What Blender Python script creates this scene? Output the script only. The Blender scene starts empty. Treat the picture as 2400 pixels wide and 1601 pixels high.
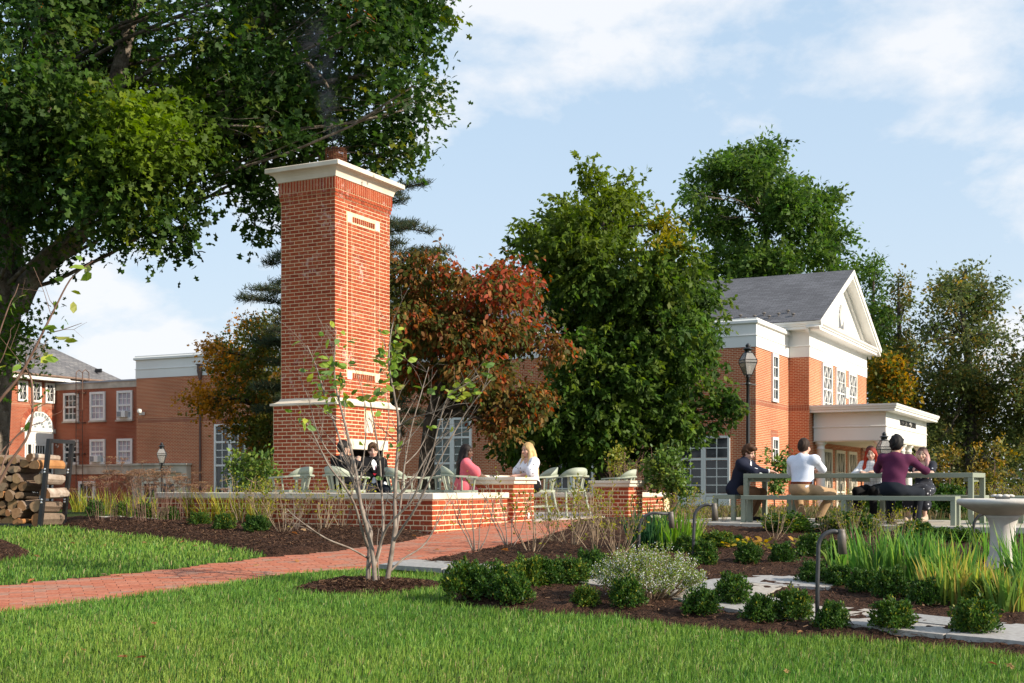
import bpy, math, random
import numpy as np
from mathutils import Vector, Matrix

# ------------------------------------------------------------------ camera, sky, sun, exposure
S = bpy.context.scene
COL = S.collection
F, HZ = 2950.0, 1138.0            # focal length and horizon row, in the 2400 x 1601 picture
cam = bpy.data.cameras.new("camera"); cam_o = bpy.data.objects.new("camera", cam); COL.objects.link(cam_o)
cam_o.location = (0, 0, 0); cam_o.rotation_euler = (math.pi / 2, 0, 0)
cam.sensor_width = 36; cam.lens = F / 2400 * 36; cam.shift_y = (HZ - 800.5) / 2400
cam.clip_start = .1; cam.clip_end = 3000
cam.dof.use_dof = True; cam.dof.focus_distance = 15.0; cam.dof.aperture_fstop = 9.0
S.camera = cam_o
SUN_EL, SUN_AZ = math.radians(29), math.atan2(.90, -.43)      # azimuth: x = sin, y = cos
W = bpy.data.worlds.new("World"); S.world = W; W.use_nodes = True
def build_world():
    nt = W.node_tree; nt.nodes.clear(); N = nt.nodes.new; L = nt.links.new
    out = N("ShaderNodeOutputWorld"); bg = N("ShaderNodeBackground"); bg.inputs[1].default_value = .10
    sky = N("ShaderNodeTexSky"); sky.sky_type = 'NISHITA'; sky.sun_disc = False
    sky.sun_elevation = SUN_EL; sky.sun_rotation = SUN_AZ
    sky.air_density = 1.0; sky.dust_density = 1.6; sky.ozone_density = 1.6
    tc = N("ShaderNodeTexCoord"); sp = N("ShaderNodeSeparateXYZ"); L(tc.outputs['Generated'], sp.inputs[0])
    def M(op, a, b=None, clamp=False):
        n = N("ShaderNodeMath"); n.operation = op; n.use_clamp = clamp
        for i, v in enumerate((a, b)):
            if v is None: continue
            if isinstance(v, (int, float)): n.inputs[i].default_value = v
            else: L(v, n.inputs[i])
        return n.outputs[0]
    z = M('ADD', M('MAXIMUM', sp.outputs[2], 0.0), .42)
    cx, cy = M('DIVIDE', sp.outputs[0], z), M('DIVIDE', sp.outputs[1], z)
    cb = N("ShaderNodeCombineXYZ"); L(cx, cb.inputs[0]); L(cy, cb.inputs[1]); cb.inputs[2].default_value = 0.4
    no = N("ShaderNodeTexNoise"); no.inputs['Scale'].default_value = 3.3; no.inputs['Detail'].default_value = 9
    no.inputs['Roughness'].default_value = .57; no.inputs['Distortion'].default_value = .15
    L(cb.outputs[0], no.inputs['Vector'])
    big = N("ShaderNodeTexNoise"); big.inputs['Scale'].default_value = 1.3; big.inputs['Detail'].default_value = 2
    L(cb.outputs[0], big.inputs['Vector'])
    f = M('ADD', M('MULTIPLY', no.outputs[0], .62), M('MULTIPLY', big.outputs[0], .38))
    r = N("ShaderNodeValToRGB"); L(f, r.inputs[0])
    r.color_ramp.elements[0].position = CLOUD[0]; r.color_ramp.elements[1].position = CLOUD[1]
    r.color_ramp.elements[0].color = (0, 0, 0, 1); r.color_ramp.elements[1].color = (1, 1, 1, 1)
    # pale haze: a whitish veil that thickens towards the horizon
    hz = M('POWER', M('SUBTRACT', 1.0, M('MAXIMUM', sp.outputs[2], 0.0), True), 5.0)
    mh = N("ShaderNodeMix"); mh.data_type = 'RGBA'; L(M('ADD', M('MULTIPLY', hz, .25), .72, True), mh.inputs[0])
    L(sky.outputs[0], mh.inputs[6]); hc = N("ShaderNodeMix"); hc.data_type = 'RGBA'; L(hz, hc.inputs[0]); hc.inputs[6].default_value = HAZE_COL[0]; hc.inputs[7].default_value = HAZE_COL[1]; L(hc.outputs[2], mh.inputs[7])
    mc = N("ShaderNodeMix"); mc.data_type = 'RGBA'; L(M("MULTIPLY", r.outputs[0], .84), mc.inputs[0])
    L(mh.outputs[2], mc.inputs[6]); mc.inputs[7].default_value = CLOUD_COL
    L(mc.outputs[2], bg.inputs[0]); L(bg.outputs[0], out.inputs[0])
CLOUD = (.522, .595); HAZE_COL = ((3.65, 4.95, 6.35, 1), (5.3, 5.7, 6.0, 1)); CLOUD_COL = (6.2, 6.25, 6.4, 1)
build_world()
sun = bpy.data.lights.new("sun", 'SUN'); sun_o = bpy.data.objects.new("sun", sun); COL.objects.link(sun_o)
sun.energy = 4.4; sun.angle = math.radians(.6); sun.color = (1, .90, .75)
sd = Vector((math.sin(SUN_AZ) * math.cos(SUN_EL), math.cos(SUN_AZ) * math.cos(SUN_EL), math.sin(SUN_EL)))
sun_o.rotation_euler = sd.to_track_quat('Z', 'Y').to_euler(); sun_o.location = sd * 60
vs = S.view_settings; vs.view_transform = 'Standard'; vs.look = 'None'; vs.gamma = 1; vs.exposure = .68
vs.use_curve_mapping = False
S.cycles.max_bounces = 6; S.cycles.diffuse_bounces = 4; S.cycles.glossy_bounces = 2
S.cycles.transmission_bounces = 4; S.cycles.transparent_max_bounces = 8; S.cycles.volume_bounces = 0

# ------------------------------------------------------------------ helpers
random.seed(7)
RNG = np.random.default_rng(11)
TH = math.atan2(-.458, .889)                      # the campus grid: local x runs right along the facades, local y away
def sstep(t): t = min(1, max(0, t)); return t * t * (3 - 2 * t)
def g(x, y):
    "height of the terrain"
    z = -1.5 + .05 * y if y < 18.6 else -.57
    if y >= 27: z = -.57 - .63 * min(1, (y - 27) / 20)
    if y > 62: z -= 2.2 * sstep((y - 62) / 40)
    z -= .125 * sstep((x - 1.8) / 1.5) * sstep((y - 13.5) / 4) * (1 - sstep((y - 21) / 3))
    if x > 17: z -= 1.6 * sstep((x - 17) / 8) * sstep((y - 40) / 20)
    return z
def P(u, v, d): return Vector(((u - 1200) / F * d, d, (HZ - v) / F * d))
def GP(u, v):
    "the point of the ground seen at a pixel"
    k = (v - HZ) / F; d = 3.0
    while d < 90 and -k * d > g((u - 1200) / F * d, d): d += .02
    x = (u - 1200) / F * d
    return Vector((x, d, g(x, d)))
def G(x, y): return Vector((x, y, g(x, y)))

class MB:
    "collects shapes into ONE mesh; uv are metres along each face"
    def __init__(s): s.v = []; s.f = []; s.m = []; s.n = 0
    def add(s, verts, faces, mat=0):
        o = s.n; s.v.extend([tuple(p) for p in verts]); s.n += len(verts)
        for f in faces: s.f.append(tuple(i + o for i in f)); s.m.append(mat)
    def box(s, x0, x1, y0, y1, z0, z1, mat=0, R=None):
        vs_ = [(x0, y0, z0), (x1, y0, z0), (x1, y1, z0), (x0, y1, z0), (x0, y0, z1), (x1, y0, z1), (x1, y1, z1), (x0, y1, z1)]
        if R is not None: vs_ = [R @ Vector(p) for p in vs_]
        s.add(vs_, [(0, 3, 2, 1), (4, 5, 6, 7), (0, 1, 5, 4), (1, 2, 6, 5), (2, 3, 7, 6), (3, 0, 4, 7)], mat)
    def bbox(s, x0, x1, y0, y1, z0, z1, b=.008, mat=0, R=None):
        "a box with chamfered edges"
        vs_ = []; idx = {}
        X, Y, Z = (x0, x1), (y0, y1), (z0, z1)
        for i in (0, 1):
            for j in (0, 1):
                for k in (0, 1):
                    sx, sy, sz = (1, -1)[i], (1, -1)[j], (1, -1)[k]
                    for a in range(3):
                        q = [X[i] + sx * b, Y[j] + sy * b, Z[k] + sz * b]; q[a] = (X[i], Y[j], Z[k])[a]
                        idx[(i, j, k, a)] = len(vs_); vs_.append(q)
        c = Vector(((x0 + x1) / 2, (y0 + y1) / 2, (z0 + z1) / 2)); fs = []
        def q(*ks):
            ids = [idx[k] for k in ks]; p = [Vector(vs_[i]) for i in ids]
            n = (p[1] - p[0]).cross(p[2] - p[0])
            fs.append(tuple(ids if n.dot(sum(p, Vector()) / len(p) - c) > 0 else ids[::-1]))
        for t in (0, 1):
            q((t, 0, 0, 0), (t, 1, 0, 0), (t, 1, 1, 0), (t, 0, 1, 0))
            q((0, t, 0, 1), (1, t, 0, 1), (1, t, 1, 1), (0, t, 1, 1))
            q((0, 0, t, 2), (1, 0, t, 2), (1, 1, t, 2), (0, 1, t, 2))
            for r in (0, 1):
                q((0, t, r, 1), (1, t, r, 1), (1, t, r, 2), (0, t, r, 2))
                q((t, 0, r, 0), (t, 1, r, 0), (t, 1, r, 2), (t, 0, r, 2))
                q((t, r, 0, 0), (t, r, 1, 0), (t, r, 1, 1), (t, r, 0, 1))
                for w in (0, 1): q((t, r, w, 0), (t, r, w, 1), (t, r, w, 2))
        if R is not None: vs_ = [R @ Vector(p) for p in vs_]
        s.add(vs_, fs, mat)
    def prism(s, poly, z0, z1, mat=0, R=None):
        n = len(poly)
        a = sum(poly[i][0] * poly[(i + 1) % n][1] - poly[(i + 1) % n][0] * poly[i][1] for i in range(n))
        if a < 0: poly = poly[::-1]
        vs_ = [(p[0], p[1], z0) for p in poly] + [(p[0], p[1], z1) for p in poly]
        if R is not None: vs_ = [R @ Vector(p) for p in vs_]
        s.add(vs_, [tuple(range(n))[::-1], tuple(range(n, 2 * n))] + [(i, (i + 1) % n, n + (i + 1) % n, n + i) for i in range(n)], mat)
    def tube(s, pts, rad, n=8, mat=0, cap=True):
        pts = [Vector(p) for p in pts]; m = len(pts)
        if not hasattr(rad, '__len__'): rad = [rad] * m
        vs_ = []; fr = None
        for i, p in enumerate(pts):
            t = (pts[min(i + 1, m - 1)] - pts[max(i - 1, 0)])
            t = t.normalized() if t.length > 1e-9 else Vector((0, 0, 1))
            if fr is None: fr = (Vector((1, 0, 0)) if abs(t.x) < .8 else Vector((0, 1, 0)))
            fr = (fr - t * fr.dot(t)).normalized(); b = t.cross(fr)
            for k in range(n):
                a = 2 * math.pi * k / n; vs_.append(p + (fr * math.cos(a) + b * math.sin(a)) * rad[i])
        fs = [(i * n + k, i * n + (k + 1) % n, (i + 1) * n + (k + 1) % n, (i + 1) * n + k) for i in range(m - 1) for k in range(n)]
        if cap: fs += [tuple(range(n))[::-1], tuple(range((m - 1) * n, m * n))]
        s.add(vs_, fs, mat)
    def lathe(s, prof, n=20, c=(0, 0, 0), mat=0):
        vs_ = []
        for r, z in prof:
            for k in range(n):
                a = 2 * math.pi * k / n; vs_.append((c[0] + r * math.cos(a), c[1] + r * math.sin(a), c[2] + z))
        m = len(prof); fs = [(i * n + k, i * n + (k + 1) % n, (i + 1) * n + (k + 1) % n, (i + 1) * n + k) for i in range(m - 1) for k in range(n)]
        fs += [tuple(range(n))[::-1], tuple(range((m - 1) * n, m * n))]
        s.add(vs_, fs, mat)
    def mesh(s, name, mats, smooth=False):
        me = bpy.data.meshes.new(name); me.from_pydata(s.v, [], s.f)
        for m in (mats if isinstance(mats, (list, tuple)) else [mats]): me.materials.append(m)
        if any(s.m): me.polygons.foreach_set('material_index', s.m)
        n = len(me.polygons); nor = np.empty(n * 3); me.polygons.foreach_get('normal', nor); nor = nor.reshape(-1, 3)
        lt = np.empty(n, int); me.polygons.foreach_get('loop_total', lt)
        li = np.empty(len(me.loops), int); me.loops.foreach_get('vertex_index', li)
        co = np.array(s.v, float)[li]; nn = np.repeat(nor, lt, axis=0)
        tan = np.stack([-nn[:, 1], nn[:, 0], 0 * nn[:, 0]], 1); ln = np.linalg.norm(tan, axis=1)
        flat = ln < .15; tan[flat] = (1, 0, 0); ln[flat] = 1; tan /= ln[:, None]
        bi = np.cross(nn, tan)
        uv = np.stack([(co * tan).sum(1), (co * bi).sum(1)], 1)
        me.uv_layers.new(name='UVMap').data.foreach_set('uv', uv.ravel())
        if smooth: me.polygons.foreach_set('use_smooth', [True] * n)
        me.update(); return me
    def build(s, name, mats, parent=None, smooth=False, loc=None, rot=None):
        return link(name, s.mesh(name, mats, smooth), parent, loc, rot)
def link(name, me, parent=None, loc=None, rot=None):
    o = bpy.data.objects.new(name, me); COL.objects.link(o)
    if parent is not None: o.parent = parent
    if loc is not None: o.location = loc
    if rot is not None: o.rotation_euler = rot if hasattr(rot, '__len__') else (0, 0, rot)
    return o
def tag(o, label=None, cat=None, group=None, kind=None):
    for k, v in (('label', label), ('category', cat), ('group', group), ('kind', kind)):
        if v: o[k] = v
    return o
def thing(name, label, cat, loc=(0, 0, 0), rot=0, group=None):
    o = bpy.data.objects.new(name, None); COL.objects.link(o); o.empty_display_size = .2
    o.location = loc; o.rotation_euler = (0, 0, rot)
    return tag(o, label, cat, group)
KIDS = {}
def kids(o): return [c for c in bpy.data.objects if c.parent == o] if o.name not in KIDS else KIDS[o.name]
def dup(o, loc=None, rot=None, label=None, group=None, scale=None, parent=None):
    c = o.copy(); COL.objects.link(c)
    if parent is not None: c.parent = parent
    if loc is not None: c.location = loc
    if rot is not None: c.rotation_euler = (0, 0, rot)
    if scale is not None: c.scale = (scale,) * 3 if not hasattr(scale, '__len__') else scale
    if label: c['label'] = label
    if group: c['group'] = group
    for k in o.children: dup(k, parent=c)
    return c
def arrmesh(name, V, Fq, mats, col=None, smooth=False, nper=None):
    "mesh straight from arrays; Fq is (m,k) indices"
    me = bpy.data.meshes.new(name); V = np.asarray(V, np.float32); Fq = np.asarray(Fq, np.int32)
    k = Fq.shape[1]; me.vertices.add(len(V)); me.vertices.foreach_set('co', V.ravel())
    me.loops.add(Fq.size); me.loops.foreach_set('vertex_index', Fq.ravel())
    me.polygons.add(len(Fq)); me.polygons.foreach_set('loop_start', np.arange(0, Fq.size, k, dtype=np.int32))
    me.polygons.foreach_set('loop_total', np.full(len(Fq), k, np.int32))
    if smooth: me.polygons.foreach_set('use_smooth', np.ones(len(Fq), bool))
    for m in (mats if isinstance(mats, (list, tuple)) else [mats]): me.materials.append(m)
    if col is not None:
        a = me.attributes.new('Col', 'FLOAT_COLOR', 'POINT')
        c4 = np.ones((len(V), 4), np.float32); c4[:, :3] = col; a.data.foreach_set('color', c4.ravel())
    me.update(calc_edges=True); me.validate(); return me

# ------------------------------------------------------------------ materials
def nmat(name):
    m = bpy.data.materials.new(name); m.use_nodes = True; nt = m.node_tree
    b = nt.nodes['Principled BSDF']; return m, nt, b
def bump(nt, b, h, strength=.3, dist=.01):
    n = nt.nodes.new('ShaderNodeBump'); n.inputs['Strength'].default_value = strength; n.inputs['Distance'].default_value = dist
    nt.links.new(h, n.inputs['Height']); nt.links.new(n.outputs[0], b.inputs['Normal'])
def mat(name, c1, c2=None, scale=4, rough=.7, spec=.3, bmp=0, bscale=None, metal=0, detail=6, dist=.01, coord='Object', lo=.35, hi=.65):
    m, nt, b = nmat(name); c2 = c2 or c1
    tc = nt.nodes.new('ShaderNodeTexCoord'); n = nt.nodes.new('ShaderNodeTexNoise')
    n.inputs['Scale'].default_value = scale; n.inputs['Detail'].default_value = detail
    nt.links.new(tc.outputs[coord], n.inputs['Vector'])
    r = nt.nodes.new('ShaderNodeValToRGB'); r.color_ramp.elements[0].position = lo; r.color_ramp.elements[1].position = hi
    r.color_ramp.elements[0].color = (*c1, 1); r.color_ramp.elements[1].color = (*c2, 1)
    nt.links.new(n.outputs[0], r.inputs[0]); nt.links.new(r.outputs[0], b.inputs['Base Color'])
    b.inputs['Roughness'].default_value = rough; b.inputs['Specular IOR Level'].default_value = spec; b.inputs['Metallic'].default_value = metal
    if bmp:
        n2 = nt.nodes.new('ShaderNodeTexNoise'); n2.inputs['Scale'].default_value = bscale or scale * 4; n2.inputs['Detail'].default_value = 5
        nt.links.new(tc.outputs[coord], n2.inputs['Vector']); bump(nt, b, n2.outputs[0], bmp, dist)
    return m
def leafmat(name, trans=.35, rough=.45, spec=.35, sat=1.25):
    m, nt, b = nmat(name)
    a = nt.nodes.new('ShaderNodeAttribute'); a.attribute_name = 'Col'
    nt.links.new(a.outputs['Color'], b.inputs['Base Color']); b.inputs['Roughness'].default_value = rough; b.inputs['Specular IOR Level'].default_value = spec
    t = nt.nodes.new('ShaderNodeBsdfTranslucent'); h = nt.nodes.new('ShaderNodeHueSaturation'); h.inputs['Saturation'].default_value = 1.1; h.inputs['Value'].default_value = sat
    nt.links.new(a.outputs['Color'], h.inputs['Color']); nt.links.new(h.outputs[0], t.inputs['Color'])
    mx = nt.nodes.new('ShaderNodeMixShader'); mx.inputs[0].default_value = trans
    nt.links.new(b.outputs[0], mx.inputs[1]); nt.links.new(t.outputs[0], mx.inputs[2])
    nt.links.new(mx.outputs[0], nt.nodes['Material Output'].inputs[0]); return m
def brickpiece(name, cs, rough=.75, bloom=False):
    "one brick: its own colour by object / by island, mottled and lightly rough; some carry pale lime bloom"
    m, nt, b = nmat(name); N = nt.nodes.new; L = nt.links.new
    oi = N('ShaderNodeObjectInfo'); ge = N('ShaderNodeNewGeometry'); ad = N('ShaderNodeMath'); ad.operation = 'ADD'
    L(oi.outputs['Random'], ad.inputs[0]); L(ge.outputs['Random Per Island'], ad.inputs[1])
    fr = N('ShaderNodeMath'); fr.operation = 'FRACT'; L(ad.outputs[0], fr.inputs[0])
    r = N('ShaderNodeValToRGB'); e = r.color_ramp.elements
    while len(e) < len(cs): e.new(.5)
    for i, c in enumerate(cs): e[i].position = i / (len(cs) - 1); e[i].color = (*c, 1)
    L(fr.outputs[0], r.inputs[0])
    tc = N('ShaderNodeTexCoord'); ge2 = N('ShaderNodeNewGeometry'); n = N('ShaderNodeTexNoise'); n.inputs['Scale'].default_value = 28; n.inputs['Detail'].default_value = 6
    L(ge2.outputs['Position'], n.inputs['Vector'])
    mx = N('ShaderNodeMix'); mx.data_type = 'RGBA'; mx.blend_type = 'MULTIPLY'; mx.inputs[0].default_value = .55
    r2 = N('ShaderNodeValToRGB'); r2.color_ramp.elements[0].position = .3; r2.color_ramp.elements[1].position = .7
    r2.color_ramp.elements[0].color = (.55, .5, .5, 1); r2.color_ramp.elements[1].color = (1.1, 1.1, 1.1, 1)
    L(n.outputs[0], r2.inputs[0]); L(r.outputs[0], mx.inputs[6]); L(r2.outputs[0], mx.inputs[7])
    last = mx.outputs[2]
    if bloom:
        n3 = N('ShaderNodeTexNoise'); n3.inputs['Scale'].default_value = 1.9; n3.inputs['Detail'].default_value = 5; L(ge2.outputs['Position'], n3.inputs['Vector'])
        n4 = N('ShaderNodeTexNoise'); n4.inputs['Scale'].default_value = 14; n4.inputs['Detail'].default_value = 4; L(ge2.outputs['Position'], n4.inputs['Vector'])
        mu = N('ShaderNodeMath'); mu.operation = 'MULTIPLY'; L(n3.outputs[0], mu.inputs[0]); L(n4.outputs[0], mu.inputs[1])
        r3 = N('ShaderNodeValToRGB'); r3.color_ramp.elements[0].position = .31; r3.color_ramp.elements[1].position = .46
        r3.color_ramp.elements[0].color = (0, 0, 0, 1); r3.color_ramp.elements[1].color = (.6, .6, .6, 1); L(mu.outputs[0], r3.inputs[0])
        m4 = N('ShaderNodeMix'); m4.data_type = 'RGBA'; L(r3.outputs[0], m4.inputs[0]); L(last, m4.inputs[6]); m4.inputs[7].default_value = (.62, .5, .46, 1); last = m4.outputs[2]
    L(last, b.inputs['Base Color']); b.inputs['Roughness'].default_value = rough; b.inputs['Specular IOR Level'].default_value = .25
    bump(nt, b, n.outputs[0], .35, .004); return m
def brickwall(name, cs, mortar, bw=.203, bh=.0677, ms=.011, stain=None, offset=.5):
    "far brickwork: courses from the uv in metres"
    m, nt, b = nmat(name); N = nt.nodes.new; L = nt.links.new
    uv = N('ShaderNodeUVMap'); t = N('ShaderNodeTexBrick'); L(uv.outputs[0], t.inputs['Vector'])
    t.inputs['Scale'].default_value = 1; t.inputs['Brick Width'].default_value = bw; t.inputs['Row Height'].default_value = bh
    t.inputs['Mortar Size'].default_value = ms; t.inputs['Mortar Smooth'].default_value = .1; t.offset = offset
    t.inputs['Color1'].default_value = (*cs[0], 1); t.inputs['Color2'].default_value = (*cs[1], 1); t.inputs['Mortar'].default_value = (*mortar, 1); t.inputs['Bias'].default_value = -.1
    n = N('ShaderNodeTexNoise'); n.inputs['Scale'].default_value = .55; n.inputs['Detail'].default_value = 7; L(uv.outputs[0], n.inputs['Vector'])
    r2 = N('ShaderNodeValToRGB'); r2.color_ramp.elements[0].position = .3; r2.color_ramp.elements[1].position = .72
    r2.color_ramp.elements[0].color = (*(stain or (.72, .7, .7)), 1); r2.color_ramp.elements[1].color = (1.08, 1.08, 1.08, 1); L(n.outputs[0], r2.inputs[0])
    mx = N('ShaderNodeMix'); mx.data_type = 'RGBA'; mx.blend_type = 'MULTIPLY'; mx.inputs[0].default_value = 1
    L(t.outputs['Color'], mx.inputs[6]); L(r2.outputs[0], mx.inputs[7]); L(mx.outputs[2], b.inputs['Base Color'])
    b.inputs['Roughness'].default_value = .85; b.inputs['Specular IOR Level'].default_value = .15
    inv = N('ShaderNodeMath'); inv.operation = 'SUBTRACT'; inv.inputs[0].default_value = 1; L(t.outputs['Fac'], inv.inputs[1])
    bump(nt, b, inv.outputs[0], .6, .012); return m
def glassmat(name, c=(.012, .014, .016), rough=.06, spec=.6):
    m = mat(name, c, tuple(x * 2.2 for x in c), scale=.7, rough=rough, spec=spec); return m
def clearglass(name):
    m, nt, b = nmat(name); N = nt.nodes.new
    tr = N('ShaderNodeBsdfTransparent'); tr.inputs[0].default_value = (.80, .78, .76, 1)
    b.inputs['Base Color'].default_value = (.6, .58, .56, 1); b.inputs['Roughness'].default_value = .15
    mx = N('ShaderNodeMixShader'); mx.inputs[0].default_value = .32
    nt.links.new(tr.outputs[0], mx.inputs[1]); nt.links.new(b.outputs[0], mx.inputs[2]); nt.links.new(mx.outputs[0], nt.nodes['Material Output'].inputs[0]); return m
M_BRICK = brickpiece('red_brick', [(.27, .040, .014), (.36, .062, .021), (.40, .080, .028), (.32, .050, .018), (.43, .11, .05)], bloom=True)
M_BRICKL = brickpiece('weathered_brick', [(.30, .06, .03), (.40, .10, .05), (.5, .2, .11)], bloom=True)
M_PAVER = brickpiece('paving_brick', [(.40, .125, .068), (.44, .150, .085), (.41, .135, .076), (.46, .175, .105), (.34, .19, .135), (.43, .145, .082)], rough=.85)
M_MORTAR = mat('mortar', (.74, .55, .33), (.82, .64, .42), scale=9, rough=.95, spec=.1, bmp=.4, bscale=90, dist=.003)
M_CAST = mat('cast_stone', (.60, .51, .40), (.74, .66, .55), scale=1.7, rough=.8, spec=.2, bmp=.15, bscale=120, dist=.002)
M_CASTD = mat('old_stone', (.36, .31, .25), (.56, .49, .40), scale=1.6, rough=.85, spec=.2, bmp=.2, bscale=60, dist=.004)
M_WHITE = mat('white_paint', (.70, .68, .64), (.76, .74, .70), scale=.6, rough=.5, spec=.3)
M_CREAM = mat('cream_paint', (.70, .63, .50), (.76, .69, .57), scale=.6, rough=.55, spec=.25)
M_SOFFIT = mat('soffit_paint', (.72, .66, .55), (.78, .72, .62), scale=.6, rough=.6, spec=.2)
M_BW = brickwall('facade_brick', [(.42, .088, .034), (.53, .135, .054)], (.62, .43, .27), stain=(.82, .8, .8))
M_BWO = brickwall('old_brick', [(.34, .066, .030), (.45, .105, .048)], (.45, .26, .17), stain=(.6, .52, .5))
M_SOLD = brickwall('soldier_brick', [(.33, .075, .035), (.40, .10, .05)], (.52, .36, .24), bw=.0677, bh=.23, ms=.009, offset=0)
M_SHING = brickwall('slate_shingle', [(.105, .105, .115), (.15, .15, .165)], (.05, .05, .055), bw=.33, bh=.145, ms=.008, stain=(.8, .8, .8))
M_SLATE = brickwall('old_slate', [(.14, .135, .14), (.22, .21, .205)], (.08, .08, .085), bw=.3, bh=.2, ms=.012, stain=(.7, .7, .72))
M_GLASS = glassmat('window_glass'); M_GLASSG = glassmat('green_glass', (.035, .05, .04)); 
M_CURT = mat('curtained_glass', (.30, .29, .33), (.5, .49, .54), scale=2.5, rough=.12, spec=.5)
M_CLEAR = clearglass('lantern_glass')
M_BLACK = mat('black_metal', (.012, .012, .013), (.02, .02, .022), scale=8, rough=.42, spec=.5)
M_IRON = mat('dark_iron', (.030, .030, .034), (.05, .05, .055), scale=20, rough=.5, spec=.5, bmp=.1, bscale=200, dist=.001)
M_BRONZE = mat('bronze_metal', (.10, .085, .07), (.14, .115, .095), scale=20, rough=.5, spec=.5)
M_SAGE = mat('sage_metal', (.235, .26, .195), (.26, .285, .215), scale=3, rough=.55, spec=.3, bmp=.05, bscale=150, dist=.001)
M_CHAIR = mat('pale_sage_wood', (.33, .36, .275), (.38, .41, .32), scale=4, rough=.5, spec=.3)
M_CONC = mat('concrete', (.42, .37, .31), (.52, .47, .40), scale=2.2, rough=.9, spec=.15, bmp=.2, bscale=80, dist=.003)
M_BATH = mat('bird_bath_stone', (.50, .46, .42), (.62, .58, .53), scale=5, rough=.9, spec=.15, bmp=.3, bscale=60, dist=.004)
M_BLUE = brickpiece('bluestone', [(.30, .30, .295), (.37, .355, .33), (.41, .37, .32), (.33, .33, .335)], rough=.85)
M_MULCH = mat('bark_mulch', (.030, .016, .011), (.085, .044, .028), scale=22, rough=.95, spec=.1, bmp=1, bscale=55, dist=.05, detail=9)
M_SOIL = mat('lawn_soil', (.030, .045, .012), (.055, .080, .022), scale=6, rough=.95, spec=.05, bmp=.6, bscale=70, dist=.02)
M_SAND = mat('joint_sand', (.34, .155, .10), (.42, .21, .14), scale=20, rough=.95, spec=.1)
M_BARK = mat('tree_bark', (.095, .075, .058), (.23, .19, .15), scale=5, rough=.9, spec=.1, bmp=1, bscale=14, dist=.08)
M_BARKD = mat('dark_bark', (.035, .028, .022), (.085, .07, .055), scale=6, rough=.9, spec=.1, bmp=.8, bscale=16, dist=.04)
M_TWIG = mat('grey_twig_bark', (.17, .13, .105), (.30, .25, .21), scale=14, rough=.75, spec=.2, bmp=.3, bscale=80, dist=.003)
M_TWIGR = mat('brown_twig_bark', (.13, .07, .05), (.22, .135, .10), scale=20, rough=.7, spec=.2)
M_TWIGT = mat('tan_twig_bark', (.22, .155, .10), (.34, .25, .17), scale=20, rough=.8, spec=.15)
M_LEAF = leafmat('leaf', trans=.47, rough=.55, spec=.18); M_LEAFG = leafmat('glossy_leaf', trans=.28, rough=.48, spec=.22); M_GRASS = leafmat('grass_blade', trans=.35, rough=.5, spec=.3, sat=1.15)
M_FLOWER = leafmat('petal', trans=.3, rough=.7, spec=.1, sat=1)
# ------------------------------------------------------------------ ground, path, beds
def sdpoly(pts, poly):
    "signed distance to a polygon, positive inside"
    pts = np.asarray(pts, float); poly = np.asarray([p[:2] for p in poly], float)
    d = np.full(len(pts), 1e9); ins = np.zeros(len(pts), bool); n = len(poly)
    for i in range(n):
        a, b = poly[i], poly[(i + 1) % n]; e = b - a; w = pts - a
        t = np.clip((w @ e) / max(e @ e, 1e-12), 0, 1); q = w - t[:, None] * e
        d = np.minimum(d, (q * q).sum(1))
        c = ((a[1] > pts[:, 1]) != (b[1] > pts[:, 1]))
        with np.errstate(divide='ignore', invalid='ignore'):
            xx = a[0] + (pts[:, 1] - a[1]) / (b[1] - a[1]) * (b[0] - a[0])
        ins ^= c & (pts[:, 0] < xx)
    d = np.sqrt(d); return np.where(ins, d, -d)
def gv(p): return np.array([g(a, b) for a, b in p])
def fbm(x, y, s=1.0, seed=0):
    v = 0
    for k in range(4):
        f = s * 2 ** k; a = .5 ** k; q = seed * 1.7 + k * 2.3
        v = v + a * (np.sin(x * f + 1.3 * np.sin(y * f * .8 + q) + q) * np.cos(y * f * 1.1 + 1.1 * np.sin(x * f * .7 - q) - q))
    return v
def sheet(name, poly, step, mound, m, rim=.2, rough=.012, base=.012, parent=None):
    P2 = np.array([p[:2] for p in poly]); lo = P2.min(0) - .3; hi = P2.max(0) + .3
    nx, ny = int((hi[0] - lo[0]) / step) + 2, int((hi[1] - lo[1]) / step) + 2
    X, Y = np.meshgrid(lo[0] + np.arange(nx) * step, lo[1] + np.arange(ny) * step)
    pts = np.stack([X.ravel(), Y.ravel()], 1); d = sdpoly(pts, poly)
    d = d + .05 * fbm(pts[:, 0], pts[:, 1], 5, 3)
    h = mound * np.clip(d / rim, -1, 1); h = np.where(d > 0, base + mound * (1 - (1 - np.clip(d / rim, 0, 1)) ** 2), base + d * .5)
    z = gv(pts) + h + rough * fbm(pts[:, 0], pts[:, 1], 9, 1) * np.clip(d / .1, 0, 1) + .5 * rough * fbm(pts[:, 0], pts[:, 1], 37, 2) * np.clip(d / .1, 0, 1)
    ok = (d > -.14).reshape(ny, nx); idx = np.arange(nx * ny).reshape(ny, nx)
    c = ok[:-1, :-1] & ok[1:, :-1] & ok[:-1, 1:] & ok[1:, 1:]
    q = np.stack([idx[:-1, :-1][c], idx[:-1, 1:][c], idx[1:, 1:][c], idx[1:, :-1][c]], 1)
    used, inv = np.unique(q, return_inverse=True)
    V = np.column_stack([pts, z])[used]
    o = link(name, arrmesh(name, V, inv.reshape(-1, 4), m, smooth=True), parent)
    return tag(o, kind='structure')
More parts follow.
